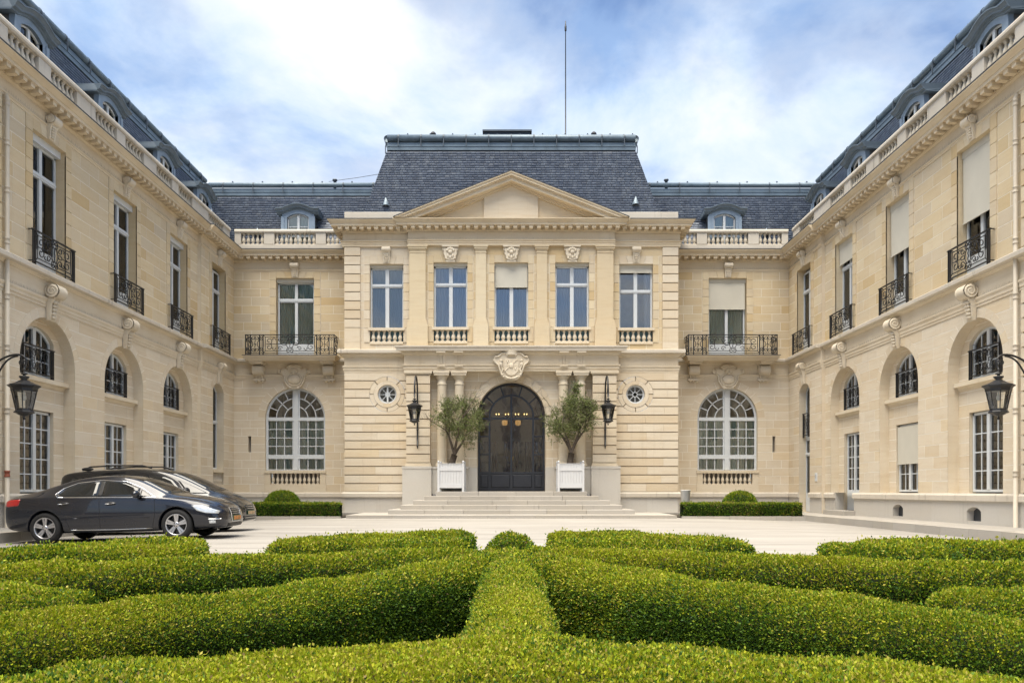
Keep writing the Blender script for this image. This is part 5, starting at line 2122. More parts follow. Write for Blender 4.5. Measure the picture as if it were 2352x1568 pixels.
    for s in (-1, 1):
        for t0, t1, o in layers:
            z = lambda x, t: AZ - slope * x - t * nrm
            xe0, xe1 = (AZ - t0 * nrm - 12.635) / slope, (AZ - t1 * nrm - 12.635) / slope
            poly = [(0, z(0, t1)), (xe1, 12.635), (xe0, 12.635), (0, z(0, t0))]
            poly = [(s * x, q) for x, q in poly]
            if s < 0:
                poly = poly[::-1]
            rk.prism(poly, -o, 0.5)
    put('raking_cornice', rk, 'trim_up', th, M)
    ld = MB()
    for s in (-1, 1):
        pts = [(0, AZ + 0.003), (s * 5.0, AZ - slope * 5.0 + 0.003), (s * 5.0, AZ - slope * 5.0 + 0.03), (0, AZ + 0.03)]
        ld.prism(pts if s < 0 else pts, -0.875, 0.6, True)
    put('pediment_flashing', ld, 'lead', th, M)
    # ---- roof
    ya, za, yb, zb = 0.70, 12.55, 1.85, 16.62
    bx, tx = 6.80, 5.66
    r = MB()
    r.add([(-bx, ya + 0.02, za), (bx, ya + 0.02, za), (tx, yb + 0.02, zb), (-tx, yb + 0.02, zb), (-bx, 6.0, za), (bx, 6.0, za), (tx, 5.5, zb), (-tx, 5.5, zb)],
          [(0, 1, 2, 3), (1, 5, 6, 2), (4, 0, 3, 7), (3, 2, 6, 7)])
    r.box(-tx, tx, yb, 5.5, zb, zb + 0.4)
    roof = put('roof', r, 'roof_core', th, M)
    slate_slope(roof, M, ya, za, yb, zb, -bx, bx, (bx - tx) / (yb - ya), (bx - tx) / (yb - ya), seed=77)
    for s in (-1, 1):
        F = frame((s * HX, 0, 0), 'right' if s < 0 else 'left')
        y0_, y1_ = HX - bx, HX - tx
        kf = (yb - ya) / (bx - tx)
        a, b = (-40.0, -34.7) if s < 0 else (34.7, 40.0)
        slate_slope(roof, F, y0_, za, y1_, zb, a, b, 0 if s < 0 else kf, kf if s < 0 else 0, seed=80 + s, limit=0)
        zinc_ridge(roof, F, y1_, zb, *((-39.5, -35.85) if s < 0 else (35.85, 39.5)), 0, 0, strap=1.3, r=0.16)
    zinc_ridge(roof, M, yb, zb, -tx, tx, 0, 0, strap=1.03, r=0.16)
    for u, y, z in ((-5.6, 0.95, 13.75), (0.0, 1.2, 14.75), (5.55, 0.95, 13.8)):
        roof_vent(roof, M, u, y, z, 1.05)
    sk = MB()
    sk.box(-1.3, 0.9, 3.6, 5.2, 16.9, 18.24)
    sk.box(-1.38, 0.98, 3.5, 5.3, 18.24, 18.32)
    put('skylight_box', sk, 'zinc_dark', roof, M)
    ms = MB()
    ms.tube([(2.63, 4.0, 16.9), (2.63, 4.0, 20.5), (2.63, 4.0, 23.4)], [0.035, 0.028, 0.02], 8)
    ms.lathe([(0.03, 0), (0.05, 0.03), (0.05, 0.25), (0.03, 0.3), (0.02, 0.5)], (2.63, 4.0, 23.3), 8)
    put('antenna_mast', ms, 'lead', roof, M)
    for u in (-3.65, 3.85):
        pt = MB()
        pt.lathe([(0.06, 0), (0.06, 0.6), (0.13, 0.66), (0.13, 0.72), (0.05, 0.8)], (u, 2.6, 17.0), 10)
        put('flue', pt, 'lead', roof, M)
    return th


PAV = build_pavilion()

# ------------------------------------------------------------------ entrance steps and forecourt slab
st = empty('entrance_steps', (0, 31, 0), kind='structure')
slab = MB()
slab.box(-6.3, 6.3, 30.1, 33.7, -0.2, 0.121)
put('slab', slab, 'step', st)
kerb_run(st, (-6.3, 29.8), (6.3, 29.8), 0.32, 0.119, 1.8, seed=5, name='slab_edge')
treads = [(31.0, 4.89, 0.12, 0.30), (31.35, 4.44, 0.30, 0.48), (31.7, 3.99, 0.48, 0.66), (32.05, 3.57, 0.66, 0.84), (32.4, 3.13, 0.84, 1.02)]
rs = random.Random(4)
for yf, hwid, z0, z1 in treads:
    n = round(2 * hwid / 1.75)
    cuts = [-hwid + 2 * hwid * (i + (rs.uniform(-0.2, 0.2) if 0 < i < n else 0)) / n for i in range(n + 1)]
    for a, b in zip(cuts[:-1], cuts[1:]):
        m = MB()
        d = 0.45
        m.add([(a + 0.006, yf, z0 - 0.02), (b - 0.006, yf, z0 - 0.02), (b - 0.006, yf + d, z0 - 0.02), (a + 0.006, yf + d, z0 - 0.02),
               (a + 0.006, yf, z1 - 0.012), (b - 0.006, yf, z1 - 0.012), (a + 0.006, yf + 0.012, z1), (b - 0.006, yf + 0.012, z1), (b - 0.006, yf + d, z1), (a + 0.006, yf + d, z1)],
              [(0, 1, 5, 4), (4, 5, 7, 6), (6, 7, 8, 9), (1, 2, 8, 7, 5), (0, 4, 6, 9, 3)])
        put('step', m, 'step', st)
    m = MB()
    m.box(-hwid + 0.004, hwid - 0.004, yf + 0.40, 34.2, z0 - 0.1, z1 - 0.004)
    put('step_core', m, 'step', st)

# ------------------------------------------------------------------ iron and glass entrance door (part of the pavilion)
DM = frame((0, 34.52, 0), 'front')
hw, sp, z0 = 1.47, 4.32, 1.04
dm = MB()
a, b = -0.05, 0.05
dm.box(-hw, -hw + 0.10, a, b, z0, sp)
dm.box(hw - 0.10, hw, a, b, z0, sp)
dm.arcbar(0, sp, hw - 0.11, hw, 0, PI, a, b, 32)
for x in (-0.96, 0.96):
    dm.box(x - 0.045, x + 0.045, a - 0.03, b, z0, sp)
dm.box(-0.045, 0.045, a - 0.03, b, z0, sp + 0.98)
dm.box(-hw + 0.1, hw - 0.1, a - 0.02, b, sp - 0.14, sp - 0.05)
dm.arcbar(0, sp - 0.05, 0.93, 1.01, R(2), R(178), a - 0.02, b, 24)
for an in (38, 70, 110, 142):
    c_, n_ = math.cos(R(an)), math.sin(R(an))
    w_ = 0.03
    dm.prism([(1.0 * c_ + w_ * n_, sp - 0.05 + 1.0 * n_ - w_ * c_), (1.40 * c_ + w_ * n_, sp + 1.40 * n_ - w_ * c_), (1.40 * c_ - w_ * n_, sp + 1.40 * n_ + w_ * c_), (1.0 * c_ - w_ * n_, sp - 0.05 + 1.0 * n_ + w_ * c_)], a - 0.01, b)
for s in (-1, 1):
    x0, x1 = sorted((s * 1.005, s * (hw - 0.1)))
    for z in (3.44, 2.64):
        dm.box(x0, x1, a, b, z - 0.03, z + 0.03)
dm.box(-hw + 0.1, hw - 0.1, a - 0.01, b, 1.80, 1.88)
dm.box(-hw + 0.1, hw - 0.1, a + 0.01, b, z0, 1.80)
door = put('entrance_door', dm, 'door_iron', PAV, DM)
for x0, x1 in ((-1.34, -1.03), (-0.89, -0.07), (0.07, 0.89), (1.03, 1.34)):
    p = MB()
    p.bbox(x0, x1, a - 0.02, a + 0.02, 1.20, 1.74, 0.02)
    p.box(x0 - 0.02, x1 + 0.02, a - 0.015, a + 0.02, 1.10, 1.15)
    put('kick_panel', p, 'door_iron', door, DM)
panes = [[(-0.915, 1.88), (-0.045, 1.88), (-0.045, 4.18), (-0.915, 4.18)], [(0.045, 1.88), (0.915, 1.88), (0.915, 4.18), (0.045, 4.18)]]
for s in (-1, 1):
    x0, x1 = sorted((s * 1.005, s * 1.37))
    for q0, q1 in ((1.88, 2.61), (2.67, 3.41), (3.47, 4.18)):
        panes.append([(x0, q0), (x1, q0), (x1, q1), (x0, q1)])
    arc = [(s * 0.94 * math.cos(t), sp - 0.05 + 0.94 * math.sin(t)) for t in [PI / 2 * i / 10 for i in range(11)]]
    poly = [(s * 0.04, sp - 0.05)] + arc[:-1] + [(s * 0.04, sp + 0.88)]
    panes.append(poly if s > 0 else poly[::-1])
for a0, a1 in ((2, 38), (38, 70), (70, 110), (110, 142), (142, 178)):
    o = [(1.37 * math.cos(R(a0 + (a1 - a0) * i / 6)), sp + 1.37 * math.sin(R(a0 + (a1 - a0) * i / 6))) for i in range(7)]
    n = [(1.0 * math.cos(R(a0 + (a1 - a0) * i / 6)), sp - 0.05 + 1.0 * math.sin(R(a0 + (a1 - a0) * i / 6))) for i in range(6, -1, -1)]
    panes.append(o + n)
for p in panes:
    put('pane', pane_mesh(p, 0.0), 'glass_door', door, DM)
hd = MB()
hd.tube([(0.07, -0.09, 2.40), (0.07, -0.12, 2.42), (0.07, -0.12, 2.52), (0.07, -0.09, 2.54)], 0.009, 6)
put('door_handle', hd, 'brass', door, DM)
# lobby behind the door
lb = MB()
x0, x1, y0, y1, zb, zt = -3.4, 3.4, 34.72, 41.0, 1.03, 6.1
lb.add([(x0, y0, zb), (x1, y0, zb), (x1, y1, zb), (x0, y1, zb), (x0, y0, zt), (x1, y0, zt), (x1, y1, zt), (x0, y1, zt)], [(0, 3, 7, 4), (1, 5, 6, 2), (3, 2, 6, 7), (4, 7, 6, 5)])
put('lobby', lb, 'lobby_wall', PAV)
fl = MB()
fl.box(x0, x1, 34.2, y1, 0.9, 1.028)
put('lobby_floor', fl, 'lobby_floor', PAV)
for k, xx in enumerate((-2.2, -1.1, 0.0, 1.1, 2.2)):
    cu = curtain_mesh(xx - 0.38, xx + 0.38, 1.03, 3.6, 40.7, 0.14, 0.05, 70 + k)
    put('lobby_drape', cu, 'drape_red', PAV)
lc = empty('chandelier', (0, 38.0, 4.6), 'lit brass chandelier hanging behind the arched glass door', 'chandelier')
cm = MB()
cm.tube([(0.95 * math.cos(2 * PI * k / 20), 38.0 + 0.6 * math.sin(2 * PI * k / 20), 4.55) for k in range(20)], 0.02, 6, closed=True)
cm.tube([(0, 38, 4.55), (0, 38, 6.1)], 0.015, 6)
cm.tube([(-0.95, 38, 4.55), (0.95, 38, 4.55)], 0.012, 6)
put('frame', cm, 'brass', lc)
for xx in (-0.72, -0.6, -0.28, -0.14, 0.2, 0.34, 0.62, 0.74):
    bm_ = MB()
    bm_.ball((xx, 37.6, 4.72), (0.024, 0.024, 0.036), 8, 6)
    put('bulb', bm_, 'bulb', lc)
for xx in (-0.32, 0.32):
    bm_ = MB()
    bm_.lathe([(0.08, 0.0), (0.13, 0.05), (0.14, 0.2), (0.11, 0.24)], (xx, 37.8, 4.2), 12)
    put('shade', bm_, 'lamp_shade_lit', lc)


def text_mesh(body, size, name, mat, depth=0.002):
    cu = bpy.data.curves.new(name, 'FONT')
    cu.body = body
    cu.size = size
    cu.extrude = depth
    cu.resolution_u = 3
    o = bpy.data.objects.new('tmp_text', cu)
    COL.objects.link(o)
    dg = bpy.context.evaluated_depsgraph_get()
    me = bpy.data.meshes.new_from_object(o.evaluated_get(dg))
    me.name = name
    bpy.data.objects.remove(o)
    me.materials.clear()
    me.materials.append(MATS[mat])
    return me


UPRIGHT = Matrix.Rotation(R(90), 4, 'X')
sg = MB()
sg.box(-1.33, -0.88, 34.64, 34.66, 1.03, 2.74)
bd = tag(put('sign_board', sg, 'board_white'), 'white sign board with dark lettering standing inside the door beside its edge', 'sign')
put('lettering', text_mesh('OECD', 0.125, 'lettering', 'print_dark'), None, bd, TR(-1.20, 34.632, 2.26) @ UPRIGHT)
ch = MB()
for k in range(2):
    ch.tube([(-1.285 + 0.035 * k, 34.632, 2.255), (-1.265 + 0.035 * k, 34.632, 2.30), (-1.285 + 0.035 * k, 34.632, 2.345)], 0.006, 4)
put('emblem', ch, 'print_dark', bd)
gs = MB()
for k in range(3):
    gs.box(1.10, 1.24 + 0.03 * (k % 2), -0.012, -0.008, 2.26 - 0.045 * k, 2.272 - 0.045 * k)
for k in range(7):
    an = R(120 + 25 * k)
    gs.tube([(1.31 + 0.03 * math.cos(an), -0.01, 2.5 + 0.03 * math.sin(an)), (1.31 + 0.10 * math.cos(an), -0.01, 2.5 + 0.10 * math.sin(an))], 0.004, 4)
put('glass_print', gs, 'print_dark', door, DM)

# ------------------------------------------------------------------ arms over the entrance
AM = frame((0, 33.62, 0), 'front') @ TR(0, -0.02, 6.42)
ca = MB()
half = [(0.0, -0.66), (0.22, -0.62), (0.40, -0.45), (0.50, -0.22), (0.52, 0.0), (0.62, 0.02), (0.78, 0.20), (0.70, 0.36), (0.55, 0.38), (0.42, 0.50), (0.26, 0.54), (0.16, 0.40), (0.0, 0.42)]
poly = half + [(-x, z) for x, z in half[::-1] if x > 0]
ca.prism(poly, -0.14, 0.05)
for s in (-1, 1):
    ca.tube([(s * x, -0.16, z) for x, z in ((0.14, 0.36), (0.26, 0.52), (0.42, 0.48), (0.54, 0.36), (0.70, 0.33))], 0.045, 6)
    ca.tube([(s * x, -0.15, z) for x, z in ((0.78, 0.18), (0.66, 0.08), (0.56, 0.0), (0.50, -0.15), (0.42, -0.42), (0.24, -0.60), (0.0, -0.65))], 0.045, 6)
    ca.ball((s * 0.43, -0.17, 0.18), (0.07, 0.05, 0.07), 8, 6)
    ca.ball((s * 0.45, -0.15, 0.02), (0.08, 0.06, 0.14), 8, 6)
    ca.tube([(s * 0.47, -0.17, -0.02), (s * 0.36, -0.2, -0.18), (s * 0.44, -0.19, -0.34), (s * 0.38, -0.17, -0.42)], 0.05, 6)
arms = put('coat_of_arms', ca, 'carved', PAV, AM)
sh = MB()
sh.prism([(-0.30, 0.26), (-0.30, -0.25), (-0.15, -0.42), (0.0, -0.46), (0.15, -0.42), (0.30, -0.25), (0.30, 0.26)][::1], -0.20, -0.12)
sh.box(-0.012, 0.012, -0.212, -0.2, -0.4, 0.26)
sh.box(-0.30, 0.30, -0.21, -0.2, -0.06, -0.04)
sh.ball((0, -0.2, -0.05), (0.11, 0.05, 0.13), 10, 8)
for x, z in ((-0.17, 0.12), (0.17, -0.18)):
    sh.ball((x, -0.2, z), (0.04, 0.03, 0.07), 8, 6)
    for s in (-1, 1):
        sh.tube([(x, -0.205, z + 0.02), (x + s * 0.07, -0.21, z + 0.08), (x + s * 0.09, -0.205, z - 0.02)], 0.014, 5)
for x, z in ((0.16, 0.1), (-0.16, -0.2)):
    sh.tube([(x - 0.1, -0.205, z - 0.05), (x, -0.21, z + 0.04), (x + 0.1, -0.205, z + 0.1)], 0.018, 5)
put('shield', sh, 'carved', arms, AM)
cr = MB()
cr.lathe([(0.22, 0.40), (0.24, 0.44), (0.235, 0.46), (0.27, 0.60), (0.28, 0.62)], (0, -0.12, 0), 18, sy=0.7)
for k in range(5):
    cr.ball((-0.26 + 0.13 * k, -0.2 - 0.08 * math.sin(PI * k / 4), 0.67 - 0.012 * abs(k - 2)), 0.042, 8, 6)
put('crown', cr, 'carved', arms, AM)
bn = MB()
bn.tube([(-0.30, -0.18, -0.50), (-0.15, -0.20, -0.57), (0, -0.21, -0.60), (0.15, -0.20, -0.57), (0.30, -0.18, -0.50)], 0.05, 6)
put('banner', bn, 'carved', arms, AM)
put('motto', text_mesh('EGRIT', 0.075, 'motto', 'groove_shade'), None, arms, AM @ TR(-0.115, -0.262, -0.625) @ UPRIGHT)


# ------------------------------------------------------------------ lanterns
def lantern_parts(th, B, glassy=True):
    """B: matrix whose origin is the top finial of the lantern"""
    f = MB()
    f.lathe([(0.015, 0.10), (0.02, 0.0), (0.07, -0.01), (0.075, -0.03), (0.03, -0.05), (0.035, -0.07), (0.11, -0.085), (0.115, -0.10), (0.06, -0.16), (0.075, -0.175)], n=12)
    cap = put('finial', f, 'iron', th, B)
    r = MB()
    r.lathe([(0.07, -0.165), (0.22, -0.25), (0.352, -0.30), (0.355, -0.32), (0.30, -0.36), (0.285, -0.39), (0.285, -0.43), (0.265, -0.44)], n=8, smooth=False, a0=R(22.5))
    put('roof', r, 'iron', th, B)
    for k in range(8):
        an = R(22.5 + 45 * k)
        p = MB()
        p.tube([(0.262 * math.cos(an), 0.262 * math.sin(an), -0.43), (0.178 * math.cos(an), 0.178 * math.sin(an), -0.86)], 0.0145, 4)
        put('glazing_bar', p, 'iron', th, B)
        a2 = R(22.5 + 45 * (k + 1))
        g = MB()
        g.add([(0.176 * math.cos(an), 0.176 * math.sin(an), -0.86), (0.176 * math.cos(a2), 0.176 * math.sin(a2), -0.86), (0.26 * math.cos(a2), 0.26 * math.sin(a2), -0.43), (0.26 * math.cos(an), 0.26 * math.sin(an), -0.43)], [(0, 1, 2, 3)])
        put('pane', g, 'glass', th, B)
    b_ = MB()
    b_.lathe([(0.05, -1.03), (0.10, -1.01), (0.15, -0.985), (0.165, -0.97), (0.22, -0.955), (0.222, -0.935), (0.19, -0.90), (0.185, -0.86), (0.17, -0.855)], n=8, smooth=False, a0=R(22.5))
    put('base', b_, 'iron', th, B)
    d = MB()
    d.lathe([(0.012, -1.03), (0.015, -1.06)], n=8)
    d.ball((0, 0, -1.085), 0.034, 8, 6)
    put('drop', d, 'iron', th, B)
    lb_ = MB()
    lb_.lathe([(0.02, -0.44), (0.02, -0.52), (0.045, -0.56), (0.05, -0.62), (0.02, -0.66)], n=8)
    put('lamp', lb_, 'white_paint', th, B)


def wall_lantern(side):
    x = side * 4.015
    th = empty('wall_lantern', (x, 33.55, 2.9), 'black lantern on a hooked wall bracket beside the %s olive tree' % ('forked leaning' if side < 0 else 'taller'), 'lantern', 'wall lanterns')
    yl, zl = 32.5, 4.88
    lantern_parts(th, TR(x, yl, zl))
    p = MB()
    pts = [(x, 33.52, 2.98), (x, 33.53, 3.6), (x, 33.53, 4.6), (x, 33.50, 5.05)]
    for k in range(1, 13):
        t = PI * k / 12
        pts.append((x, (33.5 + yl) / 2 + (33.5 - yl) / 2 * math.cos(t), 5.15 + 0.72 * math.sin(t)))
    pts.append((x, yl, 4.95))
    p.tube(pts, 0.036, 8)
    p.tube([(x, yl + q[0] + 0.12, 5.2 + q[1]) for q in spiral(0, 0, 0.03, 0.16, R(-90), R(470), 26)], 0.016, 6)
    p.lathe([(0.03, 0), (0.05, 0.03), (0.05, 0.07), (0.03, 0.1)], (x, 33.53, 3.62), 8)
    p.lathe([(0.028, 0), (0.045, 0.02), (0.028, 0.05)], (x, 33.53, 3.25), 8)
    p.ball((x, 33.52, 3.0), (0.035, 0.03, 0.16), 8, 6)
    p.box(x - 0.03, x + 0.09, 33.5, 33.6, 4.55, 4.68)
    p.box(x - 0.02, x + 0.02, 33.5, 33.6, 3.15, 3.2)
    put('bracket', p, 'iron', th)
    return th


def wing_lantern(side):
    xl, yl, zl = side * 11.6, 18.66, 3.86
    th = empty('wall_lantern', (side * 12.85, yl, 3.2), 'black lantern on a long swan neck arm from the wing %s' % ('behind the dark cars' if side < 0 else 'with the roller blinds'), 'lantern', 'wall lanterns')
    lantern_parts(th, TR(xl, yl, zl))
    w = side * 12.84
    s = side
    p = MB()

    def bez(a, b_, c, d, n=16):
        return [tuple((1 - t) ** 3 * a[i] + 3 * (1 - t) ** 2 * t * b_[i] + 3 * (1 - t) * t * t * c[i] + t ** 3 * d[i] for i in range(3)) for t in [k / n for k in range(n + 1)]]
    hook = [(xl - s * 0.02 + s * 0.16 * math.cos(t), yl, zl + 0.30 + 0.13 * math.sin(t)) for t in [R(90 + 18 * k) for k in range(6)]]
    p.tube(bez((w, yl, zl + 0.02), (w - s * 0.5, yl, zl + 0.08), (w - s * 0.7, yl, zl + 0.46), (xl + s * 0.12, yl, zl + 0.43)) + [(xl + s * 0.02, yl, zl + 0.40), (xl - s * 0.06, yl, zl + 0.30), (xl - s * 0.04, yl, zl + 0.2), (xl, yl, zl + 0.08)], 0.026, 7)
    p.tube(bez((w, yl, zl - 0.45), (w - s * 0.75, yl, zl - 0.35), (w - s * 0.55, yl, zl + 0.34), (xl + s * 0.15, yl, zl + 0.40)), 0.022, 7)
    p.tube([(xl + s * 0.06 + s * q[0], yl, zl + 0.24 + q[1]) for q in spiral(0, 0, 0.02, 0.075, 0, R(520), 20)], 0.014, 6)
    p.tube([(w - s * 0.25 + s * q[0], yl, zl - 0.2 + q[1]) for q in spiral(0, 0, 0.03, 0.17, R(100), R(560), 24)], 0.018, 6)
    p.box(min(w, w + s * 0.03), max(w, w + s * 0.03), yl - 0.05, yl + 0.05, zl - 0.6, zl + 0.2)
    put('bracket', p, 'iron', th)


for sd in (-1, 1):
    wall_lantern(sd)
    wing_lantern(sd)


# ------------------------------------------------------------------ planters
def planter(x, side):
    yc = 33.15 - 0.0
    cy = 32.4 + 0.62
    th = empty('planter_box', (x, cy, 1.02), 'white slatted wooden planter box holding the %s olive tree' % ('forked leaning' if side < 0 else 'taller'), 'planter', 'white planter boxes')
    h, hw_ = 1.04, 0.51
    B = TR(x, cy, 1.02)
    for sx in (-1, 1):
        for sy in (-1, 1):
            p = MB()
            p.box(sx * hw_ - 0.045, sx * hw_ + 0.045, sy * hw_ - 0.045, sy * hw_ + 0.045, 0.0, h + 0.13)
            p.lathe([(0.02, 0), (0.02, 0.02)], (sx * hw_, sy * hw_, h + 0.13), 8)
            p.ball((sx * hw_, sy * hw_, h + 0.195), 0.052, 10, 8)
            put('corner_post', p, 'white_box', th, B)
    for side_ in range(4):
        Rz = Matrix.Rotation(R(90) * side_, 4, 'Z')
        n = 8
        for k in range(n):
            a_ = -hw_ + 0.045 + (2 * hw_ - 0.09) * k / n
            b_ = -hw_ + 0.045 + (2 * hw_ - 0.09) * (k + 1) / n
            m = MB()
            m.bbox(a_ + 0.002, b_ - 0.002, -hw_ - 0.0, -hw_ + 0.025, 0.14, h + 0.10, 0.006)
            put('slat', m, 'white_box', th, B @ Rz)
        for ya_, yb_, za_, zb_ in ((-0.022, -0.001, 0.86, 0.99), (-0.022, -0.001, 0.15, 0.30), (-0.018, 0.02, h + 0.101, h + 0.125)):
            m = MB()
            m.box(-hw_ + 0.045, hw_ - 0.045, -hw_ + ya_, -hw_ + yb_, za_, zb_)
            put('rail', m, 'white_box', th, B @ Rz)
    s_ = MB()
    s_.box(-hw_ + 0.03, hw_ - 0.03, -hw_ + 0.03, hw_ - 0.03, h - 0.12, h - 0.02)
    put('soil', s_, 'soil', th, B)
    s_ = MB()
    s_.box(-hw_ + 0.03, hw_ - 0.03, -hw_ + 0.03, hw_ - 0.03, 0.1, 0.14)
    put('floor', s_, 'lead', th, B)
    return Vector((x, cy, 1.02 + h - 0.04))


PL = planter(-2.51, -1)
PR = planter(2.47, 1)

# ------------------------------------------------------------------ waste bin behind the low hedge
bn_ = empty('waste_bin', (7.18, 32.3, 0.12), 'plain white tapered waste bin behind the low hedge', 'bin')
bb = MB()
bb.lathe([(0.13, 0.0), (0.14, 0.02), (0.195, 0.93), (0.205, 0.94), (0.205, 0.965), (0.18, 0.965), (0.14, 0.3)], (7.18, 32.3, 0.12), 20, cap=False)
put('body', bb, 'bin_white', bn_)
bl_ = MB()
bl_.lathe([(0.165, 0.9), (0.16, 0.88)], (7.18, 32.3, 0.12), 20)
put('liner', bl_, 'lead', bn_)

# ------------------------------------------------------------------ foliage
def leaf_quads(P, N, length, width, col, rr, out=0.6, up=0.25, jit=0.8):
    """one folded leaf per point; returns verts, quads, colours"""
    n = len(P)
    rnd = rr.normal(size=(n, 3))
    d = N * out + rnd * jit * 0.6
    d[:, 2] += up
    d /= np.linalg.norm(d, axis=1)[:, None] + 1e-9
    s = np.cross(d, rr.normal(size=(n, 3)))
    s /= np.linalg.norm(s, axis=1)[:, None] + 1e-9
    nn = np.cross(s, d)
    L = (length * rr.uniform(0.7, 1.25, n))[:, None]
    Wd = (width * rr.uniform(0.75, 1.25, n))[:, None]
    v = np.empty((n, 4, 3))
    v[:, 0] = P
    v[:, 1] = P + d * L * 0.5 + s * Wd * 0.5 + nn * Wd * 0.14
    v[:, 2] = P + d * L
    v[:, 3] = P + d * L * 0.5 - s * Wd * 0.5 + nn * Wd * 0.14
    q = (np.arange(n) * 4)[:, None] + np.array([0, 1, 2, 3])
    c = np.repeat(np.concatenate([col, np.ones((n, 1))], 1), 4, axis=0)
    return v.reshape(-1, 3), q, c


def sample_tris(T, dens, rr):
    """T (n,3,3); dens points per m2 (n,); returns points, normals"""
    e1, e2 = T[:, 1] - T[:, 0], T[:, 2] - T[:, 0]
    cr = np.cross(e1, e2)
    ar = np.linalg.norm(cr, axis=1) / 2
    nr = cr / (2 * ar[:, None] + 1e-12)
    cnt = rr.poisson(ar * dens)
    idx = np.repeat(np.arange(len(T)), cnt)
    a, b = rr.random(len(idx)), rr.random(len(idx))
    f = a + b > 1
    a[f], b[f] = 1 - a[f], 1 - b[f]
    return T[idx, 0] + e1[idx] * a[:, None] + e2[idx] * b[:, None], nr[idx]


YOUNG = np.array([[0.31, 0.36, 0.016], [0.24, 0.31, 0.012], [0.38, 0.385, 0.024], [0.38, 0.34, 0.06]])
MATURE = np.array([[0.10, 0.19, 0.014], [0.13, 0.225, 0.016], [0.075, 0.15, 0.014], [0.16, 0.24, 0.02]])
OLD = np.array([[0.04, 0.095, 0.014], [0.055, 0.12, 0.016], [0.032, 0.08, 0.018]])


def lumps(p):
    x, y, z = p[:, 0], p[:, 1], p[:, 2]
    return (np.sin(3.1 * x + 1.3 * y) * np.sin(2.7 * y - 0.8 * x + 2 * z) * 0.5 + np.sin(7.3 * x - 2.1 * z + 1) * np.sin(6.1 * y + 3.3 * z) * 0.3 + np.sin(13 * x + 5 * z) * np.sin(12 * y - 7 * z + 2) * 0.2)


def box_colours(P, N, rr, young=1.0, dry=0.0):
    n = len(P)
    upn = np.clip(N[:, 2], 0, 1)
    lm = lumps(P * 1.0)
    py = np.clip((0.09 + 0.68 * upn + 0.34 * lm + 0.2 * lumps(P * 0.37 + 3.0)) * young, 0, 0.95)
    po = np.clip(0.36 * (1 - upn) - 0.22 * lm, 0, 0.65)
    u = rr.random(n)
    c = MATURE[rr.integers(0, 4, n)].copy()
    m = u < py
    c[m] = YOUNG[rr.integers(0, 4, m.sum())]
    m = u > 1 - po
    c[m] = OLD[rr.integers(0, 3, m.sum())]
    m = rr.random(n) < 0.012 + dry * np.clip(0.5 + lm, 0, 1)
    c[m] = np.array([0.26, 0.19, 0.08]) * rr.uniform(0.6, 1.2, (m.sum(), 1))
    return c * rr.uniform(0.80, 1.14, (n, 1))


def grid_tris(V):
    """V (a,b,3) grid -> quads list and triangles"""
    a, b = V.shape[:2]
    i, j = np.meshgrid(np.arange(a - 1), np.arange(b - 1), indexing='ij')
    p = (i * b + j).ravel()
    q = np.stack([p, p + 1, p + b + 1, p + b], 1)
    F = V.reshape(-1, 3)
    T = np.concatenate([F[q[:, [0, 1, 2]]], F[q[:, [0, 2, 3]]]], 0)
    return q, T


def cat_smooth(path, n):
    P = [np.array(p, float) for p in path]
    if len(P) == 2:
        return np.array([P[0] + (P[1] - P[0]) * k / n for k in range(n + 1)])
    P = [2 * P[0] - P[1]] + P + [2 * P[-1] - P[-2]]
    out = []
    m = len(P) - 3
    for k in range(n + 1):
        t = m * k / n
        i = min(int(t), m - 1)
        f = t - i
        p0, p1, p2, p3 = P[i:i + 4]
        out.append(0.5 * ((2 * p1) + (-p0 + p2) * f + (2 * p0 - 5 * p1 + 4 * p2 - p3) * f * f + (-p0 + 3 * p1 - 3 * p2 + p3) * f ** 3))
    return np.array(out)


def foliage_from(T, th, seed, young=1.0, dry=0.0, cover=2.3, big=None):
    rr = np.random.default_rng(seed)
    # orient outward normals handled by caller
    c = T.mean(1)
    d = np.linalg.norm(c - np.array(EYE), axis=1)
    ln = big if big else np.clip(0.0036 * d, 0.0132, 0.031)
    ln = np.broadcast_to(ln, d.shape)
    area = 0.30 * ln * ln
    nr = np.cross(T[:, 1] - T[:, 0], T[:, 2] - T[:, 0])
    nr /= np.linalg.norm(nr, axis=1)[:, None] + 1e-12
    facing = ((np.array(EYE) - c) * nr).sum(1) / d
    vis = np.array([in_view(p, 120) for p in c])
    ln = np.where(vis, ln, np.maximum(ln, 0.028))
    area = 0.30 * ln * ln
    dens = cover / area * np.where(facing > -0.15, 1.0, 0.5)
    P, N = sample_tris(T, dens, rr)
    dd = np.linalg.norm(P - np.array(EYE), axis=1)
    L = np.full(len(P), big) if big else np.clip(0.0036 * dd, 0.0132, 0.031)
    if not big:
        L = np.where([in_view(p, 120) for p in P], L, np.maximum(L, 0.028))
    P = P + N * (rr.uniform(-1.1, 0.2, len(P)) * L * 1.3)[:, None] + N * (lumps(P * 3) * 0.012)[:, None]
    k_ = rr.random(len(P)) < 0.03
    P[k_] += N[k_] * rr.uniform(0.4, 1.6, (k_.sum(), 1)) * L[k_][:, None]
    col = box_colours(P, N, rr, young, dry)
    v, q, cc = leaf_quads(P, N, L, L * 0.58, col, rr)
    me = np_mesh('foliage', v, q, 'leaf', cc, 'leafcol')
    tag(link('foliage', me, th), kind='stuff')


def shrunk(F, q, by=0.045):
    me = np_mesh('core', F, q, 'hedge_core', smooth=True)
    nr = np.empty(len(F) * 3, dtype=np.float32)
    me.vertex_normals.foreach_get('vector', nr)
    me.vertices.foreach_set('co', (F - nr.reshape(-1, 3) * by).astype(np.float32).ravel())
    me.update()
    return me


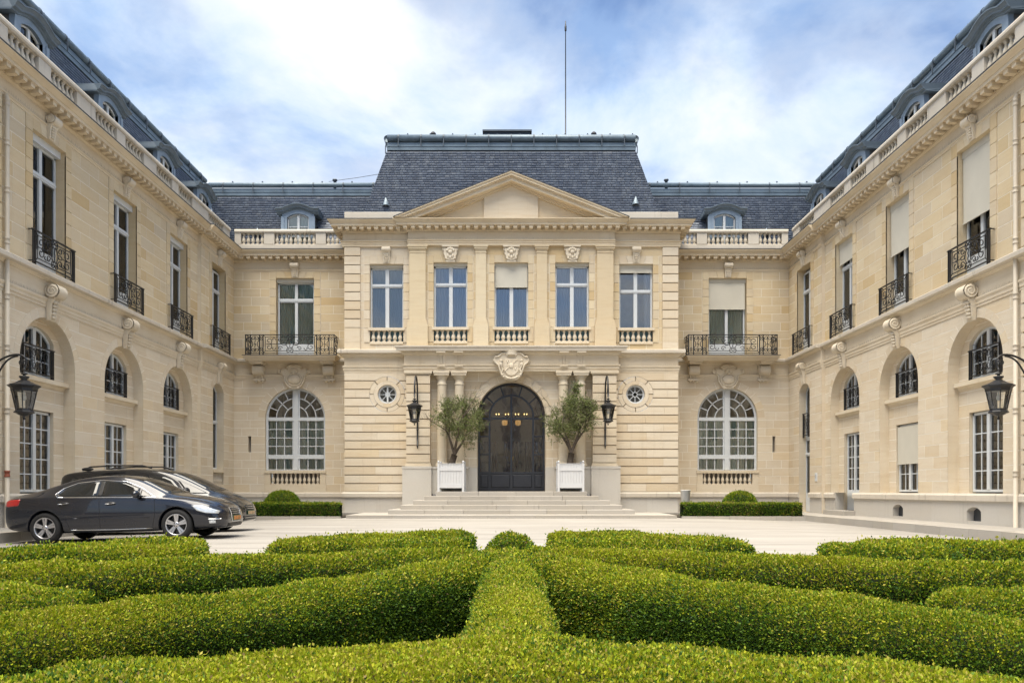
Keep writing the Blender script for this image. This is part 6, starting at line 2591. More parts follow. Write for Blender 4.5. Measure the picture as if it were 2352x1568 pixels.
def hedge(name, path, w, zt, label, seed, z0=0.0, n=None, round_ends=(1, 1), young=1.0, dry=0.0, cover=2.7, big=None, rad=0.18, group='clipped box hedges of the parterre', wob=0.025, noise_top=0.025):
    L = sum(math.dist(a, b) for a, b in zip(path[:-1], path[1:]))
    n = n or max(6, int(L / 0.09))
    C = cat_smooth(path, n)
    tang = np.gradient(C, axis=0)
    tang /= np.linalg.norm(tang, axis=1)[:, None]
    nor = np.stack([-tang[:, 1], tang[:, 0]], 1)
    s = np.concatenate([[0], np.cumsum(np.linalg.norm(np.diff(C, axis=0), axis=1))])
    h = zt - z0
    # cross-section, from right foot over the top to left foot
    sec = []
    hw_ = w / 2
    for k in range(5):
        sec.append((hw_ * (0.93 + 0.07 * k / 4), (h - rad) * k / 4))
    for k in range(1, 6):
        a_ = R(90) * k / 6
        sec.append((hw_ - rad + rad * math.cos(a_), h - rad + rad * math.sin(a_)))
    for k in range(7):
        t = k / 6
        x = (hw_ - rad) * (1 - 2 * t)
        sec.append((x, h + 0.012 * math.cos(x / hw_ * PI / 2)))
    sec += [(-x, z) for x, z in sec[:10][::-1]]
    sec = np.array(sec)
    rows = []
    er = hw_
    S = s[-1]
    caps0 = [(-er * math.cos(R(90) * k / 6), math.sin(R(90) * k / 6)) for k in range(6)] if round_ends[0] else []
    caps1 = [(er * math.sin(R(90) * k / 6), math.cos(R(90) * k / 6)) for k in range(1, 7)] if round_ends[1] else []
    stations = [(C[0] + tang[0] * o, nor[0], f) for o, f in caps0] + [(C[i], nor[i], 1.0) for i in range(len(C))] + [(C[-1] + tang[-1] * o, nor[-1], f) for o, f in caps1]
    V = np.zeros((len(stations), len(sec), 3))
    for i, (c, nn, f) in enumerate(stations):
        f = max(f, 0.02)
        hz = sec[:, 1] * (0.80 + 0.20 * math.sqrt(f))
        V[i, :, 0] = c[0] + nn[0] * sec[:, 0] * f
        V[i, :, 1] = c[1] + nn[1] * sec[:, 0] * f
        V[i, :, 2] = z0 + hz
    F = V.reshape(-1, 3)
    lm = lumps(F * 1.4)
    F[:, 2] += lm * noise_top * (F[:, 2] - z0) / h
    F[:, 0] += np.sin(F[:, 1] * 5 + F[:, 2] * 4) * wob * 0.5
    F[:, 1] += lm * wob
    V = F.reshape(V.shape)
    q, T = grid_tris(V)
    # make normals point outward (up on the top)
    nz = np.cross(T[:, 1] - T[:, 0], T[:, 2] - T[:, 0])[:, 2]
    if nz.sum() < 0:
        q = q[:, ::-1]
        T = T[:, [0, 2, 1]]
    th = empty(name, (float(C[len(C) // 2][0]), float(C[len(C) // 2][1]), z0), label, 'hedge', group)
    link('core', shrunk(F, q), th)
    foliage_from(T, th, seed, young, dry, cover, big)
    return th


def dome(name, x, y, z0, rx, rz, label, seed, cover=2.2, big=0.05, cat='topiary', young=0.5, group='clipped domes'):
    nu, nv = 36, 12
    V = np.zeros((nv + 1, nu + 1, 3))
    for j in range(nv + 1):
        a_ = R(90) * j / nv
        for i in range(nu + 1):
            b_ = 2 * PI * i / nu
            wob = 1 + 0.02 * math.sin(3 * b_ + j)
            V[j, i] = (x + rx * math.cos(a_) ** 0.8 * math.cos(b_) * wob, y + rx * math.cos(a_) ** 0.8 * math.sin(b_) * wob, z0 + rz * math.sin(a_))
    q, T = grid_tris(V)
    ctr = np.array([x, y, z0])
    nr = np.cross(T[:, 1] - T[:, 0], T[:, 2] - T[:, 0])
    if ((T.mean(1) - ctr) * nr).sum() < 0:
        q = q[:, ::-1]
        T = T[:, [0, 2, 1]]
    th = empty(name, (x, y, z0), label, cat, group)
    link('core', shrunk(V.reshape(-1, 3), q), th)
    foliage_from(T, th, seed, young, 0.0, cover, big)


# parterre bed
bed = MB()
n_ = 48
bed.add([(4.3 * math.cos(2 * PI * k / n_), 3.6 + 4.3 * math.sin(2 * PI * k / n_), 0.012) for k in range(n_)], [tuple(range(n_))])
tag(put('planting_bed', bed, 'soil'), kind='structure')

ZT = 0.55
ZO = 0.525
arc = [(1.80 * math.sin(R(t)), 0.6 + 1.80 * math.cos(R(t))) for t in range(-90, 91, 10)]
hedge('box_hedge', arc, 0.76, ZT, 'broad curved box hedge sweeping across the very front of the garden', 11, round_ends=(0, 0))
hedge('box_hedge', [(0, 2.62), (0.0, 4.0), (0, 5.4), (0, 6.55)], 0.41, ZT + 0.01, 'straight box hedge running down the middle towards the doorway', 12, round_ends=(0, 1))
for s, wd in ((-1, 'cars'), (1, 'roller blind')):
    side = 'on the %s side' % wd
    hedge('box_hedge', [(s * 0.235, 6.04), (s * 0.61, 5.21), (s * 1.16, 4.13), (s * 1.58, 3.54), (s * 1.97, 3.1), (s * 2.9, 2.3)], 0.46, ZT, 'tall dark sided box hedge slanting from the middle hedge %s' % side, 20 + s, round_ends=(1, 0))
    hedge('box_hedge', [(s * 0.30, 6.62), (s * 0.91, 6.39), (s * 1.87, 5.93), (s * 2.68, 5.5), (s * 3.48, 5.2), (s * 4.6, 4.75)], 0.50, ZT, 'second slanting box hedge just beyond the tall one %s' % side, 23 + s, round_ends=(1, 0))
    hedge('box_hedge', [(s * 2.35, 3.98), (s * 2.8, 3.95), (s * 3.7, 3.75)], 0.46, ZT, 'short round ended box hedge between two slanting hedges %s' % side, 26 + s, round_ends=(1, 0))
    hedge('box_hedge', [(s * 0.74, 8.3), (s * 1.35, 8.3)], 0.60, ZO, 'small rounded box mound beside the ball in the outer ring %s' % side, 29 + s)
    hedge('box_hedge', [(s * 0.75, 9.75), (s * 1.35, 9.5), (s * 2.0, 8.75), (s * 2.25, 8.2)], 0.60, ZO, 'outer ring box hedge nearest the steps %s' % side, 32 + s)
    hedge('box_hedge', [(-3.6, 8.4), (-3.85, 8.0), (-4.4, 7.0), (-5.0, 5.8)] if s < 0 else [(3.85, 8.1), (4.6, 8.1), (5.6, 7.75), (7.0, 7.0)], 0.66, ZO, 'outer ring box hedge at the edge of the picture %s' % side, 35 + s)
    hedge('box_hedge', [(s * 3.25, 7.5), (s * 3.8, 7.2)], 0.58, ZO, 'rounded box mound in front of the outer ring %s' % side, 38 + s)
dome('box_ball', 0, 8.0, 0.0, 0.345, 0.62, 'clipped box ball in the middle of the outer ring', 41, big=0.03, young=0.8)

# low hedges and domes at the foot of the rear ranges
for s, x0_, x1_, wd in ((-1, -10.9, -6.62, 'beside the minivan'), (1, 6.62, 11.2, 'in front of the white bin')):
    a_, b_ = sorted((x0_, x1_))
    hedge('low_hedge', [(a_, 30.45), ((a_ + b_) / 2, 30.45), (b_, 30.45)], 0.62, 0.56, 'low square clipped hedge edged with kerb stones %s' % wd, 44 + s, z0=0.05, round_ends=(0, 0), rad=0.05, big=0.055, dry=0.16, young=0.55,
          group='low hedges under the rear windows')
    kb = empty('kerb', ((a_ + b_) / 2, 29.9, 0), kind='structure')
    kerb_run(kb, (a_ - 0.1, 29.88), (b_ + 0.1, 29.88), 0.16, 0.075, 0.62, seed=8 + s)
    sb = MB()
    sb.box(a_ - 0.1, b_ + 0.1, 30.04, 33.6, -0.2, 0.05)
    put('bed_soil', sb, 'soil', kb)
dome('topiary_dome', -9.24, 31.6, 0.05, 0.80, 1.0, 'green clipped dome between the low hedge and minivan', 51)
dome('topiary_dome', 9.22, 31.6, 0.05, 0.78, 0.98, 'green clipped dome between the low hedge and white doors', 52)


# ------------------------------------------------------------------ olive trees
def olive(base, seed, label, lean, shoot, crown_c, crown_r, fork):
    rr = random.Random(seed)
    nr_ = np.random.default_rng(seed)
    th = empty('olive_tree', tuple(base), label, 'tree', 'olive trees')
    tr = MB()
    tips = []

    def branch(p, d, ln, r, depth):
        pts, rad = [p], [r]
        q = p
        n = 4
        for k in range(n):
            d = (d + Vector((rr.uniform(-.22, .22), rr.uniform(-.22, .22), rr.uniform(-.08, .16)))).normalized()
            q = q + d * (ln / n)
            pts.append(q)
            rad.append(r * (1 - 0.45 * (k + 1) / n))
        tr.tube(pts, rad, 7 if depth < 2 else 4)
        if depth >= 2:
            tips.extend((pts[i], d) for i in range(1, n + 1))
        if depth < 4:
            k = 3 if depth < 3 else 4
            for i in range(k):
                a_ = rr.uniform(0, 2 * PI)
                sp_ = rr.uniform(0.4, 0.95)
                nd = (d + Vector((math.cos(a_) * sp_, math.sin(a_) * sp_, rr.uniform(-0.25, 0.35)))).normalized()
                branch(pts[-1] if i < 2 else pts[-2], nd, ln * rr.uniform(0.58, 0.78), rad[-1] * 0.72, depth + 1)
    top = Vector(base) + Vector((lean, 0, fork))
    m = Vector(base) + Vector((lean * 0.25, 0.02, fork * 0.5))
    tr.tube([Vector(base) - Vector((0, 0, 0.1)), Vector(base) + Vector((0.01, 0, 0.15)), m, top], [0.185, 0.155, 0.13, 0.13], 10)
    cc = Vector(crown_c)
    for k in range(4):
        a_ = 2 * PI * k / 4 + 0.5
        tgt = cc + Vector((math.cos(a_) * crown_r[0] * 0.55, math.sin(a_) * crown_r[1] * 0.5, -0.1 + 0.2 * (k % 2)))
        d = (tgt - top).normalized()
        branch(top, d, (tgt - top).length * 0.8, 0.062, 1)
    put('trunk', tr, 'bark', th)
    # leaves on twigs around branch tips, kept in an uneven crown
    pts = []
    for _ in range(36):
        # clump centres through the crown volume
        v = nr_.normal(size=3)
        v /= np.linalg.norm(v)
        rad = nr_.uniform(0.45, 1.0) ** 0.6
        lump = 1 + 0.16 * math.sin(3 * math.atan2(v[2], v[0]) + seed) + 0.08 * math.sin(5 * v[0] + 7 * v[2])
        c = np.array(cc) + v * np.array(crown_r) * rad * lump
        pts.append((c, 0.24))
    for p, d in tips:
        rel = (np.array(p) - np.array(cc)) / np.array(crown_r)
        if np.linalg.norm(rel) < 1.08 and rr.random() < 0.12:
            pts.append((np.array(p), 0.12))
    for z in shoot:
        pts.append((np.array(z), 0.10))
    P, N = [], []
    tw = MB()
    for c, sg_ in pts:
        k = int(nr_.integers(12, 24))
        for _ in range(k):
            d = nr_.normal(size=3)
            d[2] += 0.25
            d /= np.linalg.norm(d)
            s0 = c + nr_.normal(size=3) * sg_ * 0.55
            ln = nr_.uniform(0.16, 0.32)
            t = np.linspace(0.05, 1, 9)
            pp = s0 + d * (t * ln)[:, None]
            P.append(pp)
            N.append(np.tile(d, (9, 1)))
            tw.tube([s0, s0 + d * ln], 0.004, 3)
    P, N = np.concatenate(P), np.concatenate(N)
    cols = np.array([[0.19, 0.225, 0.08], [0.14, 0.18, 0.055], [0.24, 0.28, 0.12], [0.10, 0.135, 0.04], [0.32, 0.34, 0.20]])
    c = cols[nr_.choice(5, len(P), p=[.3, .28, .17, .17, .08])] * nr_.uniform(0.75, 1.2, (len(P), 1))
    v, q, ccx = leaf_quads(P, N, np.full(len(P), 0.09), np.full(len(P), 0.027), c, nr_, out=0.7, up=0.05, jit=1.1)
    crown = link('crown', np_mesh('crown', v, q, 'leaf', ccx, 'leafcol'), th)
    tag(crown, kind='stuff')
    put('twigs', tw, 'bark', th)
    tag(bpy.data.objects[th.children[-1].name], kind='stuff')


olive(PL, 5, 'olive tree with a forked leaning trunk in the planter beside the lettered sign', 0.12, [], (-2.16, 33.0, 3.98), (1.10, 0.88, 0.88), 0.55)
olive(PR, 9, 'olive tree with a tall top shoot in the planter away from the lettered sign', 0.06, [(2.70, 33.0, 4.95 + 0.16 * k) for k in range(4)], (2.50, 33.0, 4.08), (1.12, 0.88, 0.88), 0.62)

# ------------------------------------------------------------------ cars
def car_paint(name, col, flake=0.5):
    m, t, b, out = material(name)
    b.inputs['Base Color'].default_value = (*col, 1)
    b.inputs['Metallic'].default_value = flake
    b.inputs['Roughness'].default_value = 0.32
    b.inputs['Coat Weight'].default_value = 1.0
    b.inputs['Coat Roughness'].default_value = 0.03
    g = t.new('ShaderNodeNewGeometry')
    n = t.noise(g.outputs['Position'], 7.0, 3.0, 0.6)
    r = t.ramp(n, [(0.3, 0.20), (0.7, 0.28)])
    t.link(r, b.inputs['Roughness'])


car_paint('paint_blue', (0.010, 0.0125, 0.022), 0.45)
car_paint('paint_black', (0.009, 0.010, 0.013), 0.35)
simple('car_glass', (0.010, 0.012, 0.014), 0.03, noise=0.0, spec=0.9)
simple('chrome', (0.72, 0.73, 0.75), 0.12, metal=1.0, noise=0.03)
simple('alloy', (0.58, 0.58, 0.60), 0.28, metal=0.9, noise=0.05)
simple('tyre', (0.014, 0.014, 0.015), 0.8, noise=0.2, nscale=20)
simple('trim_black', (0.010, 0.010, 0.011), 0.5, noise=0.1)
simple('tail_red', (0.42, 0.012, 0.012), 0.12, noise=0.1, nscale=20, coat=1.0)
simple('headlamp', (0.62, 0.66, 0.70), 0.08, metal=0.35, noise=0.35, nscale=16, coat=1.0)
simple('plate_orange', (0.62, 0.20, 0.035), 0.5, noise=0.03)
simple('plate_pale', (0.60, 0.36, 0.20), 0.5, noise=0.03)
simple('plate_green', (0.03, 0.13, 0.07), 0.5, noise=0.03)


def loft_car(stations):
    """rings from the station table (x, zb, wM, zB, wB, zR, wR, zT)"""
    mb = MB()
    rings = []
    for x, zb, wM, zB, wB, zR, wR, zT in stations:
        half = [(0.0, zb), (0.60 * wM, zb), (0.90 * wM, zb + 0.02), (0.975 * wM, zb + 0.10), (wM, zb + 0.5 * (zB - zb)), (wM * 0.992, zb + 0.78 * (zB - zb)), (wB, zB),
                (wB * 0.985, zB + 0.02), (wR + (wB - wR) * 0.42, zB + (zR - zB) * 0.58), (wR + 0.02, zR - 0.015), (wR - 0.04, zR + 0.3 * (zT - zR)), (wR * 0.55, zT - 0.12 * (zT - zR)), (0.0, zT)]
        ring = [(x, -y, z) for y, z in half] + [(x, y, z) for y, z in half[-2:0:-1]]
        rings.append(ring)
    n = len(rings[0])
    vs = [p for r in rings for p in r]
    fs = []
    for j in range(len(rings) - 1):
        for i in range(n):
            i2 = (i + 1) % n
            fs.append((j * n + i, (j + 1) * n + i, (j + 1) * n + i2, j * n + i2))
    fs.append(tuple(range(n)))
    fs.append(tuple((len(rings) - 1) * n + i for i in range(n))[::-1])
    mb.add(vs, fs, True)
    return mb


def fix_normals(me):
    b = bmesh.new()
    b.from_mesh(me)
    bmesh.ops.recalc_face_normals(b, faces=b.faces)
    b.to_mesh(me)
    b.free()


def evaluated(mb, mods, name='tmp'):
    me = mb.mesh(name)
    fix_normals(me)
    o = bpy.data.objects.new(name, me)
    COL.objects.link(o)
    extra = []
    for kind, kw in mods:
        md = o.modifiers.new(kind, kind)
        for k, v in kw.items():
            setattr(md, k, v)
    dg = bpy.context.evaluated_depsgraph_get()
    dg.update()
    r = bpy.data.meshes.new_from_object(o.evaluated_get(dg))
    bpy.data.objects.remove(o)
    return r


class Car:
    def __init__(s, th, M, stations, paint, axles, wheel_r, track):
        s.th, s.M = th, M
        mb = loft_car(stations)
        full = evaluated(mb, [('SUBSURF', dict(levels=3, render_levels=3))])
        s.bvh = BVHTree.FromPolygons([v.co.copy() for v in full.vertices], [tuple(p.vertices) for p in full.polygons])
        cut = MB()
        for ax in axles:
            for sy in (-1, 1):
                n = 40
                rr = wheel_r + 0.055
                y0, y1 = sorted((sy * (track - 0.14), sy * (track + 0.6)))
                vs = [(ax + rr * math.cos(2 * PI * k / n), y, wheel_r + rr * math.sin(2 * PI * k / n)) for y in (y0, y1) for k in range(n)]
                fs = [(k, (k + 1) % n, (k + 1) % n + n, k + n) for k in range(n)] + [tuple(range(n))[::-1], tuple(range(n, 2 * n))]
                cut.add(vs, fs)
        cme = cut.mesh('cut')
        fix_normals(cme)
        co = bpy.data.objects.new('cut', cme)
        COL.objects.link(co)
        body_me = evaluated(mb, [('SUBSURF', dict(levels=3, render_levels=3)), ('BOOLEAN', dict(object=co, operation='DIFFERENCE', solver='EXACT'))])
        bpy.data.objects.remove(co)
        body_me.name = 'body'
        body_me.materials.clear()
        body_me.materials.append(MATS[paint])
        body_me.polygons.foreach_set('use_smooth', [True] * len(body_me.polygons))
        s.body = link('body', body_me, th, M)
        liner = MB()
        for ax in axles:
            liner.box(ax - 0.42, ax + 0.42, -track + 0.2, track - 0.2, 0.2, 0.66)
        put('wheel_housing', liner, 'trim_black', th, M)

    def hit(s, a, b, way, off):
        if way == 'side':                      # a=x, b=z, from the near flank
            o, d = Vector((a, -3, b)), Vector((0, 1, 0))
        elif way == 'top':                     # a=x, b=y
            o, d = Vector((a, b, 4)), Vector((0, 0, -1))
        elif way == 'front':                   # a=y, b=z
            o, d = Vector((4, a, b)), Vector((-1, 0, 0))
        elif way == 'corner':                  # a along the corner plane, b=z
            d = Vector((-0.55, 0.83, 0)).normalized()
            o = Vector((a, 0, b)) - d * 4 + Vector((0, -0.0, 0))
        p, n, i, _ = s.bvh.ray_cast(o, d)
        if p is None:
            p, n, i, _ = s.bvh.find_nearest(o + d * 2.6 if way != 'top' else o + d * 3)
        if n.dot(d) > 0:
            n = -n
        return p + n * off

    def patch(s, name, poly, mat, way='side', off=0.004, sub=5, parent=None, rings=4, both=False):
        pts = []
        for (a, b), (c, d) in zip(poly, poly[1:] + poly[:1]):
            for k in range(sub):
                pts.append((a + (c - a) * k / sub, b + (d - b) * k / sub))
        ca, cb = sum(p[0] for p in pts) / len(pts), sum(p[1] for p in pts) / len(pts)
        n = len(pts)
        vs, fs = [], []
        for r in range(rings):
            t = 1 - r / rings
            for a, b in pts:
                vs.append(tuple(s.hit(ca + (a - ca) * t, cb + (b - cb) * t, way, off)))
        vs.append(tuple(s.hit(ca, cb, way, off)))
        for r in range(rings - 1):
            for k in range(n):
                fs.append((r * n + k, r * n + (k + 1) % n, (r + 1) * n + (k + 1) % n, (r + 1) * n + k))
        for k in range(n):
            fs.append(((rings - 1) * n + k, (rings - 1) * n + (k + 1) % n, rings * n))
        edge0 = len(vs)                        # rim turned into the body, so the pane has thickness
        for a, b in pts:
            vs.append(tuple(s.hit(a, b, way, -0.01)))
        for k in range(n):
            fs.append((edge0 + k, edge0 + (k + 1) % n, (k + 1) % n, k))
        mb = MB()
        mb.add(vs, fs, True)
        o = put(name, mb, mat, parent or s.th, s.M)
        if both:
            mb2 = MB()
            mb2.add([(x, -y, z) for x, y, z in vs], fs, True)
            put(name, mb2, mat, parent or s.th, s.M)
        return o

    def strip(s, name, line, r, mat, way='side', off=0.0, parent=None, n=5, sub=6, both=False):
        pts = []
        for (a, b), (c, d) in zip(line[:-1], line[1:]):
            for k in range(sub):
                pts.append(s.hit(a + (c - a) * k / sub, b + (d - b) * k / sub, way, off))
        pts.append(s.hit(*line[-1], way, off))
        mb = MB()
        mb.tube(pts, r, n)
        put(name, mb, mat, parent or s.th, s.M)
        if both:
            mb = MB()
            mb.tube([(p[0], -p[1], p[2]) for p in pts], r, n)
            put(name, mb, mat, parent or s.th, s.M)

    def wheel(s, x, y, r, side, spokes=5, rim=0.70):
        """wheel on the flank side (-1 near): tyre > rim parts"""
        Mw = s.M @ TR(x, y, r)
        w = 0.215
        A = Matrix.Rotation(R(-90) * side * -1, 4, 'X')
        Mw = Mw @ Matrix.Rotation(R(90) if side < 0 else R(-90), 4, 'X')
        wh = link('wheel', None, s.th, Mw)
        t = MB()
        rr = r * rim
        prof = [(rr - 0.01, -w / 2 + 0.02), (rr + 0.01, -w / 2), (r - 0.045, -w / 2 - 0.004), (r - 0.012, -w / 2 + 0.02), (r, -w / 2 + 0.05), (r, w / 2 - 0.05), (r - 0.012, w / 2 - 0.02), (r - 0.045, w / 2 + 0.004), (rr + 0.01, w / 2), (rr - 0.01, w / 2 - 0.02)]
        t.lathe(prof, n=40, cap=False)
        put('tyre', t, 'tyre', wh, Mw)
        b = MB()
        b.lathe([(rr, -w / 2 + 0.03), (rr, 0.02), (0.0, 0.02)], n=32, cap=False)
        put('brake_disc', b, 'trim_black', wh, Mw)
        rm_ = MB()
        z1 = w / 2 - 0.012
        rm_.lathe([(rr - 0.028, 0.0), (rr - 0.024, z1 - 0.02), (rr - 0.016, z1), (rr + 0.006, z1), (rr + 0.008, z1 - 0.02)], n=40, cap=False)
        rm_.lathe([(0.062, z1 - 0.06), (0.06, z1 - 0.015), (0.03, z1 - 0.005), (0.0, z1 - 0.004)], n=20, cap=False)
        put('rim', rm_, 'alloy', wh, Mw)
        for k in range(spokes):
            sp_ = MB()
            a_ = 2 * PI * k / spokes + 0.3
            Rz = Matrix.Rotation(a_, 4, 'Z')
            for sg in (-1, 1):
                w0, w1 = 0.016, 0.024
                c0, c1 = sg * 0.014, sg * 0.030
                r0, r1 = 0.05, rr - 0.02
                vs = [(r0, c0 - w0, z1 - 0.055), (r0, c0 + w0, z1 - 0.055), (r1, c1 + w1, z1 - 0.045), (r1, c1 - w1, z1 - 0.045),
                      (r0, c0 - w0, z1 - 0.018), (r0, c0 + w0, z1 - 0.018), (r1, c1 + w1, z1 - 0.008), (r1, c1 - w1, z1 - 0.008)]
                sp_.add([tuple(Rz @ Vector(v)) for v in vs], [(4, 7, 6, 5), (0, 4, 5, 1), (1, 5, 6, 2), (3, 2, 6, 7), (0, 3, 7, 4)])
            put('spoke', sp_, 'alloy', wh, Mw)
        nt = MB()
        for k in range(5):
            a_ = 2 * PI * k / 5
            nt.lathe([(0.011, 0), (0.011, 0.012)], (0.042 * math.cos(a_), 0.042 * math.sin(a_), z1 - 0.016), 6)
        put('wheel_nuts', nt, 'trim_black', wh, Mw)

    def plate(s, x, y, z, w, h, text, mat):
        m = MB()
        m.box(x - 0.012, x, y - w / 2, y + w / 2, z - h / 2, z + h / 2)
        p = put('number_plate', m, 'plate_green', s.th, s.M)
        m = MB()
        m.box(x, x + 0.002, y - w / 2 + 0.012, y + w / 2 - 0.012, z - h / 2 + 0.012, z + h / 2 - 0.012)
        put('plate_face', m, mat, p, s.M)
        me = text_mesh(text, h * 0.95, 'characters', 'plate_green', 0.001)
        put('characters', me, None, p, s.M @ TR(x + 0.003, y - w * 0.42, z - h * 0.33) @ Matrix.Rotation(R(90), 4, 'Z') @ UPRIGHT)


def build_sedan():
    pitch = Matrix.Rotation(-0.028, 4, 'Y')
    M = TR(-8.67, 17.82, -0.045) @ Matrix.Rotation(R(1.0), 4, 'Z') @ pitch
    th = empty('sedan', (0, 0, 0), 'dark blue grey four door saloon with chrome window trim, nearest the camera', 'car', 'dark cars parked by the wing', M=M)
    S = [(-2.40, 0.46, 0.50, 0.74, 0.48, 0.80, 0.36, 0.83), (-2.37, 0.34, 0.72, 0.86, 0.69, 0.95, 0.52, 0.985), (-2.24, 0.27, 0.83, 0.95, 0.795, 1.03, 0.60, 1.055), (-1.95, 0.24, 0.89, 0.97, 0.855, 1.075, 0.62, 1.095),
         (-1.62, 0.22, 0.912, 0.975, 0.88, 1.14, 0.60, 1.165), (-1.25, 0.20, 0.918, 0.972, 0.888, 1.26, 0.585, 1.285), (-0.85, 0.19, 0.92, 0.962, 0.89, 1.365, 0.585, 1.40), (-0.4, 0.185, 0.92, 0.95, 0.89, 1.415, 0.59, 1.455),
         (0.0, 0.185, 0.92, 0.938, 0.888, 1.415, 0.59, 1.46), (0.35, 0.185, 0.92, 0.925, 0.885, 1.365, 0.60, 1.415), (0.65, 0.185, 0.918, 0.915, 0.88, 1.255, 0.63, 1.315), (0.95, 0.19, 0.917, 0.905, 0.875, 1.10, 0.68, 1.165),
         (1.2, 0.20, 0.917, 0.895, 0.868, 0.985, 0.72, 1.025), (1.5, 0.205, 0.915, 0.865, 0.855, 0.935, 0.66, 0.965), (1.85, 0.21, 0.90, 0.80, 0.82, 0.875, 0.58, 0.905), (2.12, 0.215, 0.85, 0.715, 0.755, 0.80, 0.50, 0.835),
         (2.30, 0.22, 0.74, 0.63, 0.64, 0.715, 0.42, 0.745), (2.39, 0.25, 0.56, 0.55, 0.47, 0.61, 0.32, 0.635), (2.41, 0.30, 0.40, 0.48, 0.34, 0.52, 0.24, 0.54)]
    c = Car(th, M, S, 'paint_blue', (-1.4085, 1.4085), 0.332, 0.80)
    # side glass
    top = [(-1.20, 1.08), (-1.06, 1.18), (-0.78, 1.275), (-0.24, 1.325), (0.26, 1.285), (0.60, 1.15), (0.93, 0.955)]
    c.patch('rear_side_window', [(-1.10, 1.005), (-0.27, 0.985), (-0.27, 1.315), (-0.78, 1.27), (-1.06, 1.165), (-1.15, 1.06)], 'car_glass', both=True)
    c.patch('front_side_window', [(-0.18, 0.985), (0.60, 0.965), (0.60, 1.135), (0.26, 1.27), (-0.18, 1.315)], 'car_glass', both=True)
    c.patch('quarter_window', [(0.63, 0.965), (0.88, 0.955), (0.63, 1.11)], 'car_glass', both=True)
    c.patch('door_pillar', [(-0.265, 0.985), (-0.185, 0.985), (-0.185, 1.315), (-0.265, 1.315)], 'trim_black', both=True)
    c.strip('window_trim', [(-1.12, 0.985), (-1.20, 1.05), (-1.06, 1.185), (-0.78, 1.29), (-0.24, 1.338), (0.26, 1.298), (0.61, 1.155), (0.96, 0.935), (-0.2, 0.965), (-1.12, 0.985)], 0.0125, 'chrome', both=True)
    c.patch('windscreen', [(1.20, -0.66), (1.26, 0.0), (1.20, 0.66), (0.48, 0.50), (0.40, 0.0), (0.48, -0.50)], 'car_glass', 'top', sub=6)
    c.patch('rear_window', [(-1.02, -0.46), (-0.95, 0.0), (-1.02, 0.46), (-1.62, 0.52), (-1.70, 0.0), (-1.62, -0.52)], 'car_glass', 'top', sub=6)
    for ln in ([(-0.225, 0.96), (-0.215, 0.6), (-0.215, 0.27)], [(0.955, 0.90), (0.97, 0.6), (0.93, 0.40), (0.90, 0.28)], [(-1.13, 0.96), (-1.10, 0.80), (-0.98, 0.62), (-0.90, 0.40), (-0.86, 0.28)],
               [(1.12, 0.93), (1.6, 0.86), (1.9, 0.80)], [(-2.0, 1.0), (-1.98, 0.72), (-2.2, 0.66)]):
        c.strip('panel_gap', ln, 0.005, 'trim_black', both=True)
    c.strip('sill_trim', [(-0.85, 0.275), (0.0, 0.262), (0.90, 0.268)], 0.010, 'chrome', both=True)
    c.strip('side_moulding', [(-0.80, 0.52), (0.0, 0.505), (0.85, 0.50)], 0.012, 'paint_blue', both=True)
    for xh, zh in ((-0.98, 0.845), (0.02, 0.825)):
        p = c.hit(xh, zh, 'side', 0.0)
        m = MB()
        m.ball((p.x, p.y - 0.012, p.z), (0.115, 0.028, 0.022), 12, 8)
        h = put('door_handle', m, 'paint_blue', th, M)
        m = MB()
        m.ball((p.x, p.y + 0.004, p.z - 0.004), (0.13, 0.02, 0.042), 12, 8)
        put('handle_recess', m, 'trim_black', h, M)
        m = MB()
        m.tube([(p.x - 0.10, p.y - 0.037, p.z - 0.006), (p.x + 0.10, p.y - 0.037, p.z - 0.006)], 0.006, 6)
        put('handle_trim', m, 'chrome', h, M)
    for s in (-1, 1):
        p = c.hit(0.70, 0.95, 'side', 0.0)
        m = MB()
        m.ball((0.62, s * -(p.y - 0.15) * -1 if False else s * (abs(p.y) + 0.15), 1.01), (0.085, 0.13, 0.085), 14, 10)
        mr = put('door_mirror', m, 'paint_blue', th, M)
        m = MB()
        m.tube([(0.68, s * (abs(p.y) - 0.04), 0.955), (0.64, s * (abs(p.y) + 0.10), 0.965)], [0.03, 0.022], 8)
        put('mirror_stalk', m, 'trim_black', mr, M)
    c.patch('tail_lamp', [(-2.33, 0.80), (-1.97, 0.83), (-1.93, 0.965), (-2.20, 0.955), (-2.33, 0.90)], 'tail_red', both=True)
    c.patch('headlamp', [(1.74, 0.735), (1.95, 0.735), (2.29, 0.60), (2.27, 0.545), (2.05, 0.56), (1.86, 0.62)], 'headlamp', both=True)
    c.patch('fog_lamp', [(2.10, 0.335), (2.22, 0.335), (2.22, 0.40), (2.10, 0.40)], 'headlamp', both=True)
    c.strip('bumper_trim', [(2.08, 0.43), (2.20, 0.425), (2.31, 0.425)], 0.014, 'chrome', both=True)
    g = c.patch('grille', [(-0.31, 0.66), (0.31, 0.66), (0.26, 0.36), (-0.26, 0.36)], 'trim_black', 'front', sub=5)
    c.strip('grille_frame', [(-0.31, 0.66), (0.31, 0.66), (0.26, 0.36), (-0.26, 0.36), (-0.31, 0.66)], 0.013, 'chrome', 'front', parent=g)
    for z in (0.62, 0.575, 0.53):
        c.strip('grille_bar', [(-0.29, z), (0.29, z)], 0.009, 'chrome', 'front', 0.008, parent=g)
    c.patch('lower_intake', [(-0.50, 0.33), (0.50, 0.33), (0.46, 0.25), (-0.46, 0.25)], 'trim_black', 'front', sub=5)
    p = c.hit(0, 0.44, 'front', 0)
    c.plate(p.x + 0.03, 0.0, 0.43, 0.50, 0.11, '4 12 116', 'plate_orange')
